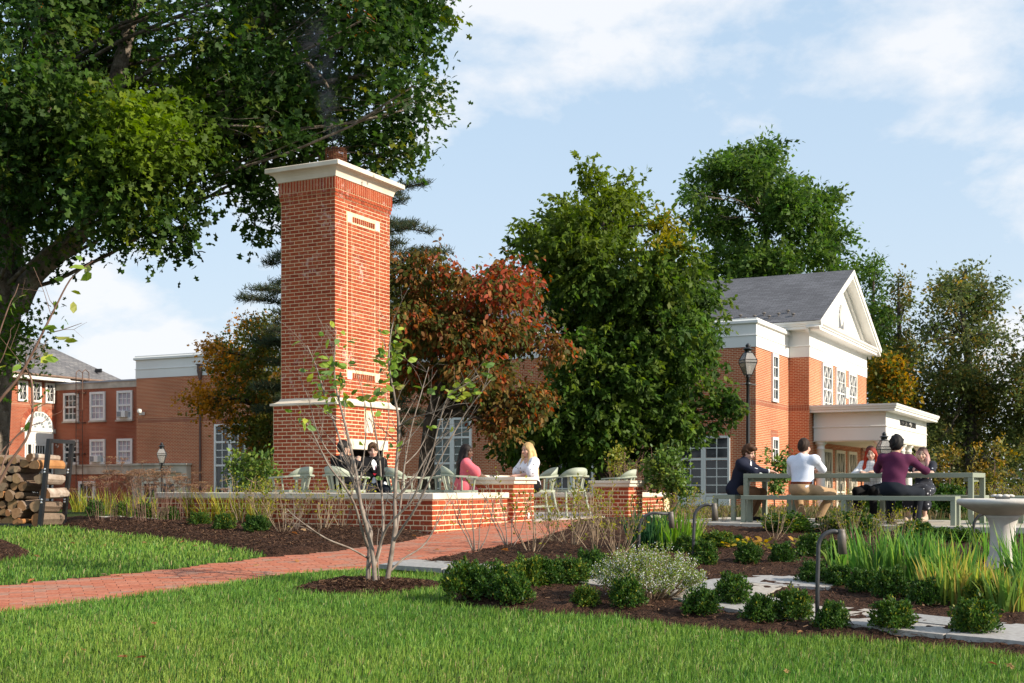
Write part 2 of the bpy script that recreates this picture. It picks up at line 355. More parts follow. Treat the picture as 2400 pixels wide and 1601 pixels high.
# the terrain sheet, out to the horizon
def axis(vals):
    return np.array(vals)
gx = np.concatenate([np.linspace(-600, -40, 15), np.linspace(-36, 36, 73), np.linspace(40, 600, 15)])
gy = np.concatenate([np.linspace(-60, 0, 7), np.linspace(2, 30, 57), np.linspace(32, 110, 40), np.linspace(120, 900, 14)])
X, Y = np.meshgrid(gx, gy); pts = np.stack([X.ravel(), Y.ravel()], 1)
idx = np.arange(X.size).reshape(X.shape)
q = np.stack([idx[:-1, :-1], idx[:-1, 1:], idx[1:, 1:], idx[1:, :-1]], -1).reshape(-1, 4)
ground = tag(link('ground', arrmesh('ground', np.column_stack([pts, gv(pts)]), q, M_SOIL, smooth=True)), kind='structure')

C0 = Vector((-1.058, 16.74, 0)); RT = Matrix.Rotation(TH, 4, 'Z')
def T(x, y, z=0): return C0 + RT @ Vector((x, y, z))         # terrace coordinates -> world
def px(*uv): return [GP(u, v) for u, v in uv]
path_poly = px((-160, 1392), (0, 1376), (160, 1361), (330, 1345), (500, 1325), (620, 1309), (700, 1304), (850, 1286), (940, 1272)) + \
    [T(0, -.02), T(.02, 2.9), T(.1, 5.62), T(.75, 5.6)] + \
    px((1345, 1226), (1325, 1246), (1250, 1270), (1120, 1296), (1015, 1316), (965, 1326), (930, 1330), (700, 1343), (536, 1368), (306, 1399), (160, 1417), (0, 1437), (-160, 1462))
bedA_poly = px((165, 1238), (215, 1248), (330, 1258), (420, 1268), (500, 1281), (570, 1294), (622, 1307), (700, 1304), (850, 1286), (940, 1272)) + [T(0, -.03), T(-4.9, -.03), T(-6.6, .1), T(-8.5, .6)]
bedR_poly = px((1345, 1226), (1325, 1246), (1250, 1270), (1120, 1296), (1015, 1316), (965, 1326), (930, 1334), (1010, 1345), (1060, 1360), (1045, 1395), (1060, 1420), (1130, 1430), (1260, 1441), (1440, 1450), (1640, 1478), (1850, 1496), (2000, 1503), (2150, 1515), (2400, 1541), (2600, 1562)) + \
    [G(9.5, 11), G(11, 16), G(10.5, 18.6), G(7, 19.3), G(4.2, 20.2), G(2.6, 20.2), T(.75, 5.6)]
ring_poly = px((690, 1385), (735, 1372), (800, 1364), (880, 1362), (960, 1367), (1035, 1372), (1015, 1382), (940, 1391), (850, 1397), (770, 1396))
patch_poly = px((-120, 1300), (-60, 1275), (0, 1272), (40, 1285), (72, 1300), (45, 1312), (0, 1318), (-80, 1330))
walk_mid = px((925, 1334), (1060, 1343), (1190, 1352), (1330, 1366), (1480, 1386), (1600, 1405), (1700, 1425), (1800, 1442), (1900, 1456), (2000, 1465), (2120, 1480), (2270, 1497), (2420, 1512), (2600, 1534))
walk_mid2 = px((1690, 1412), (1735, 1390), (1800, 1380), (1880, 1381), (1965, 1386))
path = sheet('path', path_poly, .06, .004, M_SAND, rim=.05, rough=.001, base=.006)
bedA = sheet('mulch_bed', bedA_poly, .05, .075, M_MULCH, rim=.35, rough=.018)
bedR = sheet('mulch_bed', bedR_poly, .05, .05, M_MULCH, rim=.3, rough=.016)
ring = sheet('mulch_ring', ring_poly, .035, .045, M_MULCH, rim=.2, rough=.018)
patch = sheet('mulch_patch', patch_poly, .05, .07, M_MULCH, rim=.25, rough=.018)
def bedz(x, y): return g(x, y) + .06

def spline(pts, n):
    out = []; m = len(pts)
    for i in range(m - 1):
        p0, p1_, p2, p3 = pts[max(i - 1, 0)], pts[i], pts[i + 1], pts[min(i + 2, m - 1)]
        for k in range(n):
            t = k / n; out.append(.5 * ((2 * p1_) + (p2 - p0) * t + (2 * p0 - 5 * p1_ + 4 * p2 - p3) * t * t + (3 * p1_ - p0 - 3 * p2 + p3) * t ** 3))
    out.append(pts[-1]); return out
sp = spline(walk_mid, 12); sp2 = spline(walk_mid2, 10)
def woff(i, w, sp=None):
    sp = sp or globals()['sp']; w = w * (1.0 + .30 * sstep((sp[i].x - .5) / 1.6))
    t = (sp[min(i + 1, len(sp) - 1)] - sp[max(i - 1, 0)]); t.z = 0; t.normalize(); q = sp[i] + Vector((-t.y, t.x, 0)) * w; return q
WALKP = [woff(i, -.29) for i in range(0, len(sp), 3)] + [woff(i, .29) for i in range(len(sp) - 1, -1, -3)]
WALKP2 = [woff(i, -.29, sp2) for i in range(0, len(sp2), 3)] + [woff(i, .29, sp2) for i in range(len(sp2) - 1, -1, -3)]
def chips(n, poly, parent, h, dmax=18.0):
    "loose shreds of bark lying on a bed"
    P2 = np.array([p[:2] for p in poly]); lo, hi = P2.min(0), P2.max(0); hi[1] = min(hi[1], dmax)
    out = np.zeros((0, 2))
    while len(out) < n:
        c = lo + RNG.random((n * 2, 2)) * (hi - lo); c = c[(sdpoly(c, poly) > -.02) & (sdpoly(c, WALKP) < .0) & (sdpoly(c, WALKP2) < .0)]; out = np.concatenate([out, c])
    c = out[:n]; L = RNG.uniform(.012, .05, n); w = RNG.uniform(.003, .008, n); a = RNG.uniform(0, 6.28, n); tl = RNG.normal(0, .35, n)
    d = np.stack([np.cos(a) * np.cos(tl), np.sin(a) * np.cos(tl), np.sin(tl)], 1) * L[:, None] / 2; e = np.stack([-np.sin(a), np.cos(a), RNG.normal(0, .5, n)], 1) * w[:, None] / 2
    sd_ = sdpoly(c, poly); z = gv(c) + .012 + h * (1 - (1 - np.clip(sd_ / .3, 0, 1)) ** 2) + RNG.uniform(.006, .022, n)
    p = np.column_stack([c, z])
    V = np.stack([p - d - e, p + d - e, p + d + e, p - d + e], 1).reshape(-1, 3); Fq = np.arange(4 * n).reshape(-1, 4)
    base = np.array([[.035, .018, .012], [.07, .036, .022], [.12, .065, .038], [.20, .12, .07], [.022, .012, .009]])
    k = RNG.choice(5, n, p=[.3, .3, .24, .07, .09]); col = np.repeat(base[k] * RNG.uniform(.8, 1.2, (n, 1)), 4, axis=0)
    o = link('bark_chips', arrmesh('bark_chips', V, Fq, M_CHIP, col=col), parent); return tag(o, kind='stuff')
M_CHIP = leafmat('bark_chip', trans=.02, rough=.9, spec=.1)
chips(14000, bedA_poly, bedA, .075); chips(34000, bedR_poly, bedR, .05); chips(5000, ring_poly, ring, .045); chips(1800, patch_poly, patch, .07)

# ------------------------------------------------------------------ bricks
BK = {}
def bmesh_box(sx, sy, sz, m, b=.0035):
    k = (round(sx, 3), round(sy, 3), round(sz, 3), m.name)
    if k not in BK:
        mb = MB(); mb.bbox(-sx / 2, sx / 2, -sy / 2, sy / 2, -sz / 2, sz / 2, b); BK[k] = mb.mesh('brick', m)
    return BK[k]
def emit(items, parent, m, name='brick', limit=300):
    "items: (centre, size, rotation); the first LIMIT become objects, the rest ONE part"
    for c, s, r in items[:limit]:
        o = link(name, bmesh_box(*s, m), parent, c); o.rotation_euler = r
    if len(items) > limit:
        mb = MB()
        for c, s, r in items[limit:]:
            R = Matrix.Translation(c) @ Matrix.Rotation(r[2], 4, 'Z') @ Matrix.Rotation(r[1], 4, 'Y') @ Matrix.Rotation(r[0], 4, 'X')
            mb.box(-s[0] / 2, s[0] / 2, -s[1] / 2, s[1] / 2, -s[2] / 2, s[2] / 2, 0, R)
        tag(mb.build(name, m, parent), kind='stuff')
JT, PR = .0155, .003
def lay(xL, xR, yf, y1, z0, n, bond='run', skip=None, faces='FR', cuts=None):
    "brick courses on the front face (x from xR leftwards) and the right face (y from yf to y1)"
    it = []
    for k in range(n):
        z = z0 + k * .0677; zc = z + .0284
        def seq(first, L):
            out = []; a = 0.0; i = 0
            while a < L - .02:
                if bond == 'run': w = .203 if (i or first == 'S') else .1015
                elif bond == 'head': w = .1015
                elif first == 'S': w = .203 if i % 2 == 0 else .1015
                else: w = .1015 if i == 0 else .0508 if i == 1 else (.203 if i % 2 == 0 else .1015)
                w2 = min(w, L - a)
                out.append((a, w2)); a += w; i += 1
            return out
        fF, fR = ('S', 'H') if k % 2 == 0 else ('H', 'S')
        if 'F' in faces:
            for i, (a, w) in enumerate(seq(fF, xR - xL)):
                if skip and skip('F', a, a + w, z): continue
                pr = PR + random.uniform(-.002, .002)
                if i == 0 and 'R' in faces:
                    dp = .0915 if fF == 'S' else .1925
                    it.append((((xR - w + JT + xR + PR) / 2, (yf - pr + yf + dp) / 2, zc), (w - JT + PR, dp + pr, .0525), (0, 0, 0)))
                else:
                    x1 = xR - a - (0 if i else 0); it.append(((x1 - (w - JT) / 2, yf - pr / 2 + .02, zc), (w - JT, .04 + pr, .0525), (0, 0, random.uniform(-.006, .006))))
        if 'R' in faces:
            for i, (a, w) in enumerate(seq(fR, y1 - yf)):
                if i == 0 and 'F' in faces: continue
                segs = [(a, w)]
                if cuts: segs = cuts(a, w, z)
                for a2, w2 in segs:
                    if skip and skip('R', a2, a2 + w2, z): continue
                    pr = PR + random.uniform(-.002, .002)
                    it.append(((xR + pr / 2 - .02, yf + a2 + (w2 - JT) / 2, zc), (.04 + pr, w2 - JT, .0525), (0, 0, random.uniform(-.006, .006))))
    return it
def rects(mb, x0, x1, y0, y1, prof, mat=0):
    "a moulding swept round a rectangle: prof = (offset, z)"
    vs_ = []
    for o, z in prof: vs_ += [(x0 - o, y0 - o, z), (x1 + o, y0 - o, z), (x1 + o, y1 + o, z), (x0 - o, y1 + o, z)]
    m = len(prof); fs = [(i * 4 + k, i * 4 + (k + 1) % 4, i * 4 + 4 + (k + 1) % 4, i * 4 + 4 + k) for i in range(m - 1) for k in range(4)]
    fs += [(3, 2, 1, 0), ((m - 1) * 4, (m - 1) * 4 + 1, (m - 1) * 4 + 2, (m - 1) * 4 + 3)]
    mb.add(vs_, fs, mat)

# ------------------------------------------------------------------ outdoor fireplace chimney
NB = Vector((-3.164, 22.665, 0)); FLOOR = -.53
ch = thing('brick_chimney', 'tall red brick outdoor fireplace chimney with pale stone cap and belt course', 'chimney', NB, TH)
mb = MB()
mb.box(-1.42 + .004, -.55, .004, 2.026, FLOOR - .1, 1.47); mb.box(-.55, -.004, .004, .48, FLOOR - .1, .70); mb.box(-.55, -.004, 1.55, 2.026, FLOOR - .1, .70); mb.box(-.55, -.004, .004, 2.026, .70, 1.47)
mb.build('mortar_base', M_MORTAR, ch)
mb = MB(); mb.box(-1.316, -.104, .104, 1.926, 1.5, 5.62); mb.build('mortar_shaft', M_MORTAR, ch)
mb = MB(); mb.box(-1.42, -1.40, .05, 2.0, FLOOR, 1.46); mb.box(-1.323, -1.31, .15, 1.9, 1.6, 5.3); mb.build('rear_brickwork', M_BW, ch)
mb = MB(); mb.box(-.556, -.545, .48, 1.55, FLOOR, .70); mb.box(-.545, -.03, .47, .484, FLOOR, .70); mb.box(-.545, -.03, 1.546, 1.56, FLOOR, .70); mb.box(-.545, -.03, .484, 1.546, .66, .70); mb.build('firebox', mat('soot', (.012, .011, .010), (.03, .026, .022), scale=5, rough=.95, spec=.05), ch)
mb = MB(); mb.bbox(-.55, .03, .46, 1.57, FLOOR, FLOOR + .12, .01); mb.build('hearth', M_CAST, ch)
def sk_base(f, a, b, z):
    if f == 'F': return False
    if z > .61 and z < .845: return b > .34 and a < 1.70
    if z <= .61: return b > .49 and a < 1.55
    return z > .93 and z < 1.345 and b > .93 and a < 1.15
def cut_base(a, w, z):
    gaps = [(.34, 1.70)] if .61 < z < .845 else [(.49, 1.55)] if z <= .61 else [(.905, 1.18)] if .93 < z < 1.345 else []
    out = [(a, w)]
    for p0, p1 in gaps:
        o2 = []
        for s, l in out:
            e = s + l - JT
            if e <= p0 or s >= p1: o2.append((s, l)); continue
            if p0 - s > .04: o2.append((s, p0 - s))
            if e - p1 > .03: o2.append((p1 + JT, e - p1))
        out = o2
    return out
nb = 29; zb = 1.47 - nb * .0677
b_items = lay(-1.42, 0, 0, 2.03, zb, nb, 'run', cuts=cut_base)
SHX0, SHX1, SHY0, SHY1 = -1.32, -.10, .10, 1.93
def cut_shaft(a, w, z):
    if not (1.96 < z < 4.99): return [(a, w)]
    square = z < 2.10 or z > 4.82
    gaps = [(.375, 1.48)] if square else [(.385, .545), (1.305, 1.465)]
    out = [(a, w)]
    for p0, p1 in gaps:
        o2 = []
        for s, l in out:
            e = s + l - JT
            if e <= p0 or s >= p1: o2.append((s, l)); continue
            if p0 - s > .03: o2.append((s, p0 - s))
            if e - p1 > .02: o2.append((p1 + JT * .4, e - p1 + JT * .6))
        out = o2
    return out
ns = 53; zs = 1.60 + .0677
s_items = lay(SHX0, SHX1, SHY0, SHY1, zs, ns, 'run', cuts=cut_shaft)
s_items += lay(SHX0, SHX1, SHY0, SHY1, 1.603, 1, 'head')
for k in range(ns):                                             # narrow header columns of the blind panel
    z = zs + k * .0677
    if 2.10 < z < 4.80:
        for yc in (.465, 1.385): s_items.append(((SHX1 + .003 - .02, SHY0 + yc, z + .0284), (.046, .126, .0525), (0, 0, 0)))
panel = []
for zc in (2.035, 4.925):
    for i in range(11): panel.append(((SHX1 + .003 - .02, SHY0 + .925 + (i - 5) * .0677, zc), (.046, .046, .10), (0, 0, 0)))
s_items += panel
zt = zs + ns * .0677                                            # corbel table and soldier band under the cap
corb = []
for j, (off, z) in enumerate(((.014, zt), (.028, zt + .0677))):
    nF, nR = (12, 18) if j else (12, 18); wF, wR = (1.22 + 2 * off) / nF, (1.83 + 2 * off) / nR
    for i in range(nF): corb.append(((SHX0 - off + (i + .5) * wF + JT / 2, SHY0 - off + .03, z + .028), (wF - .014, .07, .055), (0, 0, 0)))
    for i in range(nR): corb.append(((SHX1 + off - .03, SHY0 - off + (i + .5) * wR, z + .028), (.07, wR - .014, .055), (0, 0, 0)))
zsol = zt + 2 * .0677; off = .034
for i in range(19): corb.append(((SHX0 - off + (i + .5) * (1.22 + 2 * off) / 19, SHY0 - off + .03, zsol + .102), (.052, .07, .20), (0, 0, 0)))
for i in range(28): corb.append(((SHX1 + off - .03, SHY0 - off + (i + .5) * (1.83 + 2 * off) / 28, zsol + .102), (.07, .052, .20), (0, 0, 0)))
mb = MB(); rects(mb, SHX0, SHX1, SHY0, SHY1, [(.004, zt - .01), (.010, zt), (.010, zt + .064), (.023, zt + .066), (.023, zt + .132), (.029, zt + .134), (.029, zsol + .215)]); mb.build('corbel_mortar', M_MORTAR, ch)
ztop = zsol + .21
near_first = sorted(b_items, key=lambda i: -i[1][0] - i[1][1] - .02 * i[0][2])
emit(near_first[:180] + corb[-47:] + panel + near_first[180:] + corb[:-47] + s_items, ch, M_BRICK)
mb = MB(); rects(mb, SHX0, SHX1, SHY0, SHY1, [(.03, ztop), (.05, ztop), (.055, ztop + .03), (.07, ztop + .08), (.10, ztop + .12), (.145, ztop + .15), (.185, ztop + .155), (.20, ztop + .158), (.21, ztop + .165), (.21, ztop + .235), (.195, ztop + .25), (-.3, ztop + .255)]); mb.build('stone_cap', M_CAST, ch)
mb = MB(); rects(mb, SHX0, SHX1, SHY0, SHY1, [(.09, 1.468), (.142, 1.468), (.145, 1.472), (.145, 1.508), (.10, 1.516), (.06, 1.535), (.03, 1.56), (.012, 1.59), (.006, 1.603), (-.05, 1.604)]); mb.build('stone_belt', M_CAST, ch)
mb = MB(); mb.bbox(-.12, .012, .345, 1.69, .668, .852, .006); mb.build('lintel', M_CAST, ch)
mb = MB()
poly = [(.905, .985), (1.175, .985)] + [(1.04 + .135 * math.cos(a), 1.235 + .125 * math.sin(a)) for a in np.linspace(0, math.pi, 13)]
Rp = Matrix(((0, 0, 1, 0), (1, 0, 0, 0), (0, 1, 0, 0), (0, 0, 0, 1)))
mb.prism(poly, -.06, .006, 0, Rp)
leaf = [(1.04, 1.015), (1.07, 1.05), (1.06, 1.09), (1.10, 1.15), (1.085, 1.22), (1.055, 1.19), (1.04, 1.27), (1.025, 1.19), (.995, 1.22), (.98, 1.15), (1.02, 1.09), (1.01, 1.05)]
mb.prism(leaf, .006, .02, 0, Rp); mb.build('stone_plaque', M_CAST, ch)
for zc in (2.035, 4.925):
    for yc in (.4625, 1.3875):
        mb = MB(); mb.bbox(SHX1 - .05, SHX1 + .007, SHY0 + yc - .078, SHY0 + yc + .078, zc - .076, zc + .076, .004); mb.build('stone_block', M_CAST, ch)
mb = MB(); c = (-.71, 1.0, 0); r = .2
for k in range(32):
    a = 2 * math.pi * k / 32; mb.tube([(c[0] + r * math.cos(a), c[1] + r * math.sin(a), ztop + .25), (c[0] + r * math.cos(a), c[1] + r * math.sin(a), ztop + .78)], .006, 4)
for k in range(14):
    z = ztop + .27 + k * .038; ring_ = [(c[0] + r * math.cos(a), c[1] + r * math.sin(a), z) for a in np.linspace(0, 2 * math.pi, 25)]; mb.tube(ring_, .006, 4)
M_RUST = mat('rusty_steel', (.10, .035, .018), (.20, .08, .04), scale=14, rough=.8, spec=.3, metal=.3)
mb.build('spark_arrestor', M_RUST, ch)
mb = MB(); mb.lathe([(.17, ztop + .24), (.17, ztop + .60), (.15, ztop + .60), (.15, ztop + .3)], 20, c); mb.build('flue_pipe', M_RUST, ch)

# ------------------------------------------------------------------ terrace: floor, low walls, piers
tf = MB(); tf.prism([(-8, .28), (-.02, .28), (-.02, 2.2), (.1, 2.9), (.1, 5.6), (.6, 5.6), (.6, 8.6), (-8, 8.6)], -.75, FLOOR - .012)
terr = tag(tf.build('terrace_floor', M_CONC, None, loc=C0, rot=TH), kind='structure')
it = []; y = 2.6; k = 0
while y < 8.2:
    hgt = (.6, .45, .6)[k % 3]; x = .1 if y < 5.55 else .58; j = 0
    while x > -3.2:
        w = (.9, .6, .75, .6)[(j + k) % 4]
        it.append(((x - w / 2, y + hgt / 2, FLOOR - .006 + random.uniform(-.001, .001)), (w - .01, hgt - .01, .024), (0, 0, 0))); x -= w; j += 1
    y += hgt; k += 1
emit(it, terr, M_BLUE, 'flagstone')
def wallpiece(name, label, cat, segs, coping, items, limit=300, bm=None, loc=C0, copers=None):
    t = thing(name, label, cat, loc, TH)
    mb = MB()
    for s in segs: mb.box(*s)
    mb.build('mortar_core', M_MORTAR, t)
    for c in coping:
        mb = MB(); mb.bbox(*c, .008); mb.build('coping', M_CAST, t)
    emit(items, t, bm or M_BRICK, limit=limit); return t
CZ0, CZ1 = -.1875, -.103
z0 = CZ0 - .004 - 9 * .0677
items = [i for i in lay(-4.82, 0, 0, 2.17, z0, 9, 'flem') if i[0][2] + .04 > (lambda p: g(p.x, p.y))(T(i[0][0], i[0][1]))]
wallpiece('terrace_wall', 'low red brick wall with pale stone coping wrapping the front corner of the terrace', 'wall',
    [(-4.816, -.004, .004, .296, -.85, CZ0), (-.3, -.004, .296, 2.166, -.85, CZ0)],
    [(-4.85, -2.4, -.03, .33, CZ0, CZ1), (-2.396, .03, -.03, .33, CZ0, CZ1), (-.33, .03, .333, 2.166, CZ0, CZ1)], items)
def pier(name, label, x0, x1, y0, y1, zt, zb=-.62, bm=None):
    n = int((zt - .10 - zb) / .0677) + 1
    t = thing(name, label, 'pier', C0, TH, 'brick piers of the terrace')
    mb = MB(); mb.box(x0 + .004, x1 - .004, y0 + .004, y1 - .004, zb - .1, zt - .1); mb.build('mortar_core', M_MORTAR, t)
    mb = MB(); rects(mb, x0, x1, y0, y1, [(-.05, zt - .102), (.028, zt - .102), (.03, zt - .1), (.03, zt - .045), (.055, zt - .045), (.058, zt - .042), (.058, zt - .004), (.054, zt), (-.2, zt)]); mb.build('coping', M_CAST, t)
    emit(lay(x0, x1, y0, y1, zt - .104 - n * .0677, n, 'flem'), t, bm or M_BRICK)
    return t
p1 = pier('brick_pier', 'square brick pier with thick stone counter top between the two seated women', -.68, .093, 2.172, 2.87, .127)
mb = MB(); mb.bbox(.099, .112, 2.87 - .25, 2.87 - .19, -.50, -.41, .003); mb.build('outlet_cover', M_WHITE, p1)
pier('brick_pier', 'square brick pier with stone cap beside the tall empty chair and the dark green iris', -.14, .53, 5.63, 6.29, .084)
pier('brick_pier', 'pale weathered brick pier with stone top behind the woman in the pink dress', -1.85, -1.05, 3.35, 4.1, .165, bm=M_BRICKL)
items = lay(-7.4, .18, 8.3, 8.4, -.23 - 6 * .0677, 6, 'flem', faces='F')
wallpiece('terrace_wall', 'low brick wall with stone coping along the back of the terrace behind the tall chairs', 'wall', [(-7.4, .18, 8.304, 8.596, -.7, -.228)], [(-7.43, .21, 8.27, 8.63, -.228, -.143)], items)
items = lay(-.1, .18, 6.30, 8.27, -.215 - 6 * .0677, 6, 'flem', faces='R')
wallpiece('terrace_wall', 'short low brick wall with stone coping running back from the pier by the iris', 'wall', [(-.1, .176, 6.30, 8.26, -.7, -.213)], [(-.13, .21, 6.296, 8.262, -.213, -.128)], items)

# path pavers
it = []
Pp = path_poly; r = 0; sl = math.atan(.05)
P2 = np.array([p[:2] for p in Pp]); lo, hi = P2.min(0), P2.max(0)
cand = []
dirx = Vector((.93, .37, 0)).normalized(); diry = Vector((-dirx.y, dirx.x, 0)); ang = math.atan2(dirx.y, dirx.x)
for j in range(-20, 160):
    for i in range(-50, 60):
        c_ = Vector((-4, 10, 0)) + dirx * (i * .203 + (j % 2) * .1015) + diry * (j * .1015 - 2)
        cand.append((c_.x, c_.y))
cand = np.array(cand); d = sdpoly(cand, Pp); keep = cand[d > .035]
keep = keep[np.argsort(keep[:, 1])]
vis = [p for p in keep if abs(p[0] / p[1]) < .42]; hid = [p for p in keep if abs(p[0] / p[1]) >= .42]
for p in vis + hid:
    it.append((Vector((p[0], p[1], g(*p) + .012 + random.uniform(-.0015, .0015))), (.2005, .0985, .012), (sl * math.cos(ang) + random.uniform(-.006, .006), sl * math.sin(-ang) * -1 * -1, ang)))
emit(it, path, M_PAVER)

# bluestone walk in slabs
walk = thing('stone_walk', None, None); tag(walk, kind='structure'); walk.name = 'walkway'
for spn in (sp, sp2):
    acc = 0; cuts_ = [0]
    for i in range(1, len(spn)):
        acc += (spn[i] - spn[i - 1]).length
        if acc > random.choice((.7, .95, 1.2)): cuts_.append(i); acc = 0
    if cuts_[-1] < len(spn) - 2: cuts_.append(len(spn) - 1)
    for a, b in zip(cuts_[:-1], cuts_[1:]):
        cross = random.random() < .55; rows = ((-.29, .0), (.008, .29)) if cross else ((-.29, .29),)
        for w0, w1 in rows:
            mid = [woff(i, w0, spn) for i in range(a, b + 1)] + [woff(i, w1, spn) for i in range(b, a - 1, -1)]
            cc = sum(mid, Vector()) / len(mid); dz = random.uniform(-.004, .004)
            pl = [cc + (p - cc) * .975 for p in mid]
            mb = MB(); n = len(pl); vs_ = [(p.x - cc.x, p.y - cc.y, g(p.x, p.y) - cc.z + .03 + dz) for p in pl] + [(p.x - cc.x, p.y - cc.y, g(p.x, p.y) - cc.z + .075 + dz) for p in pl]
            mb.add(vs_, [tuple(range(n))[::-1], tuple(range(n, 2 * n))] + [(i, (i + 1) % n, n + (i + 1) % n, n + i) for i in range(n)])
            mb.build('flagstone', M_BLUE, walk, loc=cc)
# table platform
TAX = math.atan2(-.515, .857)                     # the table's own direction
T0 = Vector((3.748, 20.4, 0)); PLAT = -.575
def TT(x, y, z=0): return T0 + Matrix.Rotation(TAX, 4, 'Z') @ Vector((x, y, z))
pt = thing('platform', None, None, T0, TAX); tag(pt, kind='structure')
for k in range(4):
    mb = MB(); mb.bbox(-1.15 + k * 1.5, .345 + k * 1.5, -1.02, 2.2, PLAT - .09, PLAT, .008); mb.build('concrete_slab', M_CONC, pt)
mb = MB(); mb.box(-1.1, 4.8, -.97, 2.15, PLAT - .35, PLAT - .091); mb.build('foundation', M_BW, pt)
# ------------------------------------------------------------------ main building
RB = Vector((9.24, 47.7, 0)); GB = -1.25
bld = thing('college_building', 'long red brick college building with white gable, columned porch and slate roof', 'building', RB, TH)
class Fr:
    "a wall plane: origin, right, out (local)"
    def __init__(s, o, r, n): s.o, s.r, s.n = Vector(o), Vector(r), Vector(n)
    def p(s, a, z, out=0): q = s.o + s.r * a + s.n * out; return Vector((q.x, q.y, z))
    def mat4(s):
        return Matrix(((s.r.x, -s.n.x, 0, s.o.x + .05 * s.n.x), (s.r.y, -s.n.y, 0, s.o.y + .05 * s.n.y), (0, 0, 1, 0), (0, 0, 0, 1)))   # local x=right, y=into the wall
def window(parent, fr, a0, a1, z0, z1, cols, rows, cas=.07, bar=.028, glass=None, split=(), xs=False, name='window', sill=True, panes=False, dep=.06, curt=None, skipbelow=None, casw=None):
    "casing, sashes, muntins; glazing as a sub-part"
    R = fr.mat4(); m = casw or M_WHITE; mb = MB()
    mb.box(a0, a0 + cas, -.03, dep, z0, z1, 0, R); mb.box(a1 - cas, a1, -.03, dep, z0, z1, 0, R)
    mb.box(a0 + cas, a1 - cas, -.03, dep, z1 - cas, z1, 0, R); mb.box(a0 + cas, a1 - cas, -.03, dep, z0, z0 + cas, 0, R)
    A0, A1, Z0, Z1 = a0 + cas, a1 - cas, z0 + cas, z1 - cas
    zz = sorted([Z0, *split, Z1]); cells = []
    for s in split: mb.box(A0, A1, -.018, dep, s - bar * 1.3, s + bar * 1.3, 0, R)
    for i in range(len(zz) - 1):
        r = rows[i] if hasattr(rows, '__len__') else rows
        lo_, hi_ = zz[i] + (bar * 1.3 if i else 0), zz[i + 1] - (bar * 1.3 if i < len(zz) - 2 else 0)
        for k in range(1, r): z = lo_ + (hi_ - lo_) * k / r; mb.box(A0, A1, .002, dep, z - bar / 2, z + bar / 2, 0, R)
        for c in range(cols):
            for k in range(r): cells.append((A0 + (A1 - A0) * c / cols, A0 + (A1 - A0) * (c + 1) / cols, lo_ + (hi_ - lo_) * k / r, lo_ + (hi_ - lo_) * (k + 1) / r))
        if xs:
            n = max(1, cols // 2); w = (A1 - A0) / n
            for c in range(n):
                for k in range(max(1, r // 2)):
                    h = (hi_ - lo_) / max(1, r // 2); xa, za = A0 + c * w, lo_ + k * h
                    for s in (0, 1):
                        p = R @ Vector((xa + (w if s else 0), .02, za)); q = R @ Vector((xa + (0 if s else w), .02, za + h)); mb.tube([p, q], bar * .55, 4)
    for c in range(1, cols): x = A0 + (A1 - A0) * c / cols; mb.box(x - bar / 2 * (1.8 if xs and c % 2 == 0 else 1), x + bar / 2 * (1.8 if xs and c % 2 == 0 else 1), -.004, dep, Z0, Z1, 0, R)
    w = mb.build(name, m, parent)
    gm = glass or M_GLASS
    if panes:
        for c in cells:
            mb = MB(); mb.box(c[0] + bar / 2, c[1] - bar / 2, .028, .034, c[2] + bar / 2, c[3] - bar / 2, 0, R); mb.build('pane', gm, w)
    else:
        mb = MB(); mb.box(A0, A1, .028, .036, Z0, Z1, 0, R); mb.build('glazing', gm, w)
    if sill:
        mb = MB(); mb.box(a0 - .05, a1 + .05, -.08, .05, z0 - .085, z0 - .003, 0, R); mb.build('sill', M_CASTD if sill == 2 else M_WHITE, w)
    return w
LEN = 31.2; ZF, ZP = 5.26, 6.36
mb = MB(); mb.box(-LEN, 0, 0, 4.72, GB - 3, ZF); mb.build('main_wall', M_BW, bld)
mb = MB(); mb.box(-6, .847, 4.722, 16.02, GB - 3, ZF); mb.build('pavilion_wall', M_BW, bld)
mb = MB(); mb.box(-LEN, -.002, 4.73, 16, GB - 3, ZF - .3); mb.build('rear_wall', M_BW, bld)
# soldier course
mb = MB(); mb.box(-LEN + .1, .006, -.006, .1, 3.07, 3.30); mb.box(-.1, .006, .1, 4.72, 3.07, 3.30); mb.box(-.1, .853, 4.716, 4.8, 3.07, 3.30); mb.box(.7, .853, 4.8, 15.9, 3.07, 3.30); mb.build('soldier_course', M_SOLD, bld)
# white frieze and parapet
mb = MB(); rects(mb, -LEN, 0, 0, 4.68, [(.0, ZF), (.03, ZF + .002), (.03, 5.68), (.055, 5.69), (.055, 5.72), (.02, 5.73), (.02, 6.13), (.10, 6.16), (.11, 6.17), (.11, 6.26), (.06, 6.31), (.05, ZP), (-.4, ZP)]); mb.build('parapet', M_WHITE, bld)
mb = MB(); rects(mb, -5.8, .847, 4.72, 16.02, [(.0, ZF), (.03, ZF + .002), (.03, 5.68), (.06, 5.69), (.06, 5.73), (.02, 5.74), (.02, 6.30), (.06, 6.34)]); mb.build('frieze', M_WHITE, bld)
# cornice (horizontal) with overhang .6, soffit
mb = MB(); rects(mb, -5.8, .847, 4.72, 16.02, [(.0, 6.34), (.46, 6.35), (.47, 6.36), (.47, 6.46), (.52, 6.48), (.52, 6.52), (.58, 6.58), (.60, 6.65), (.0, 6.66)]); mb.build('cornice', M_WHITE, bld)
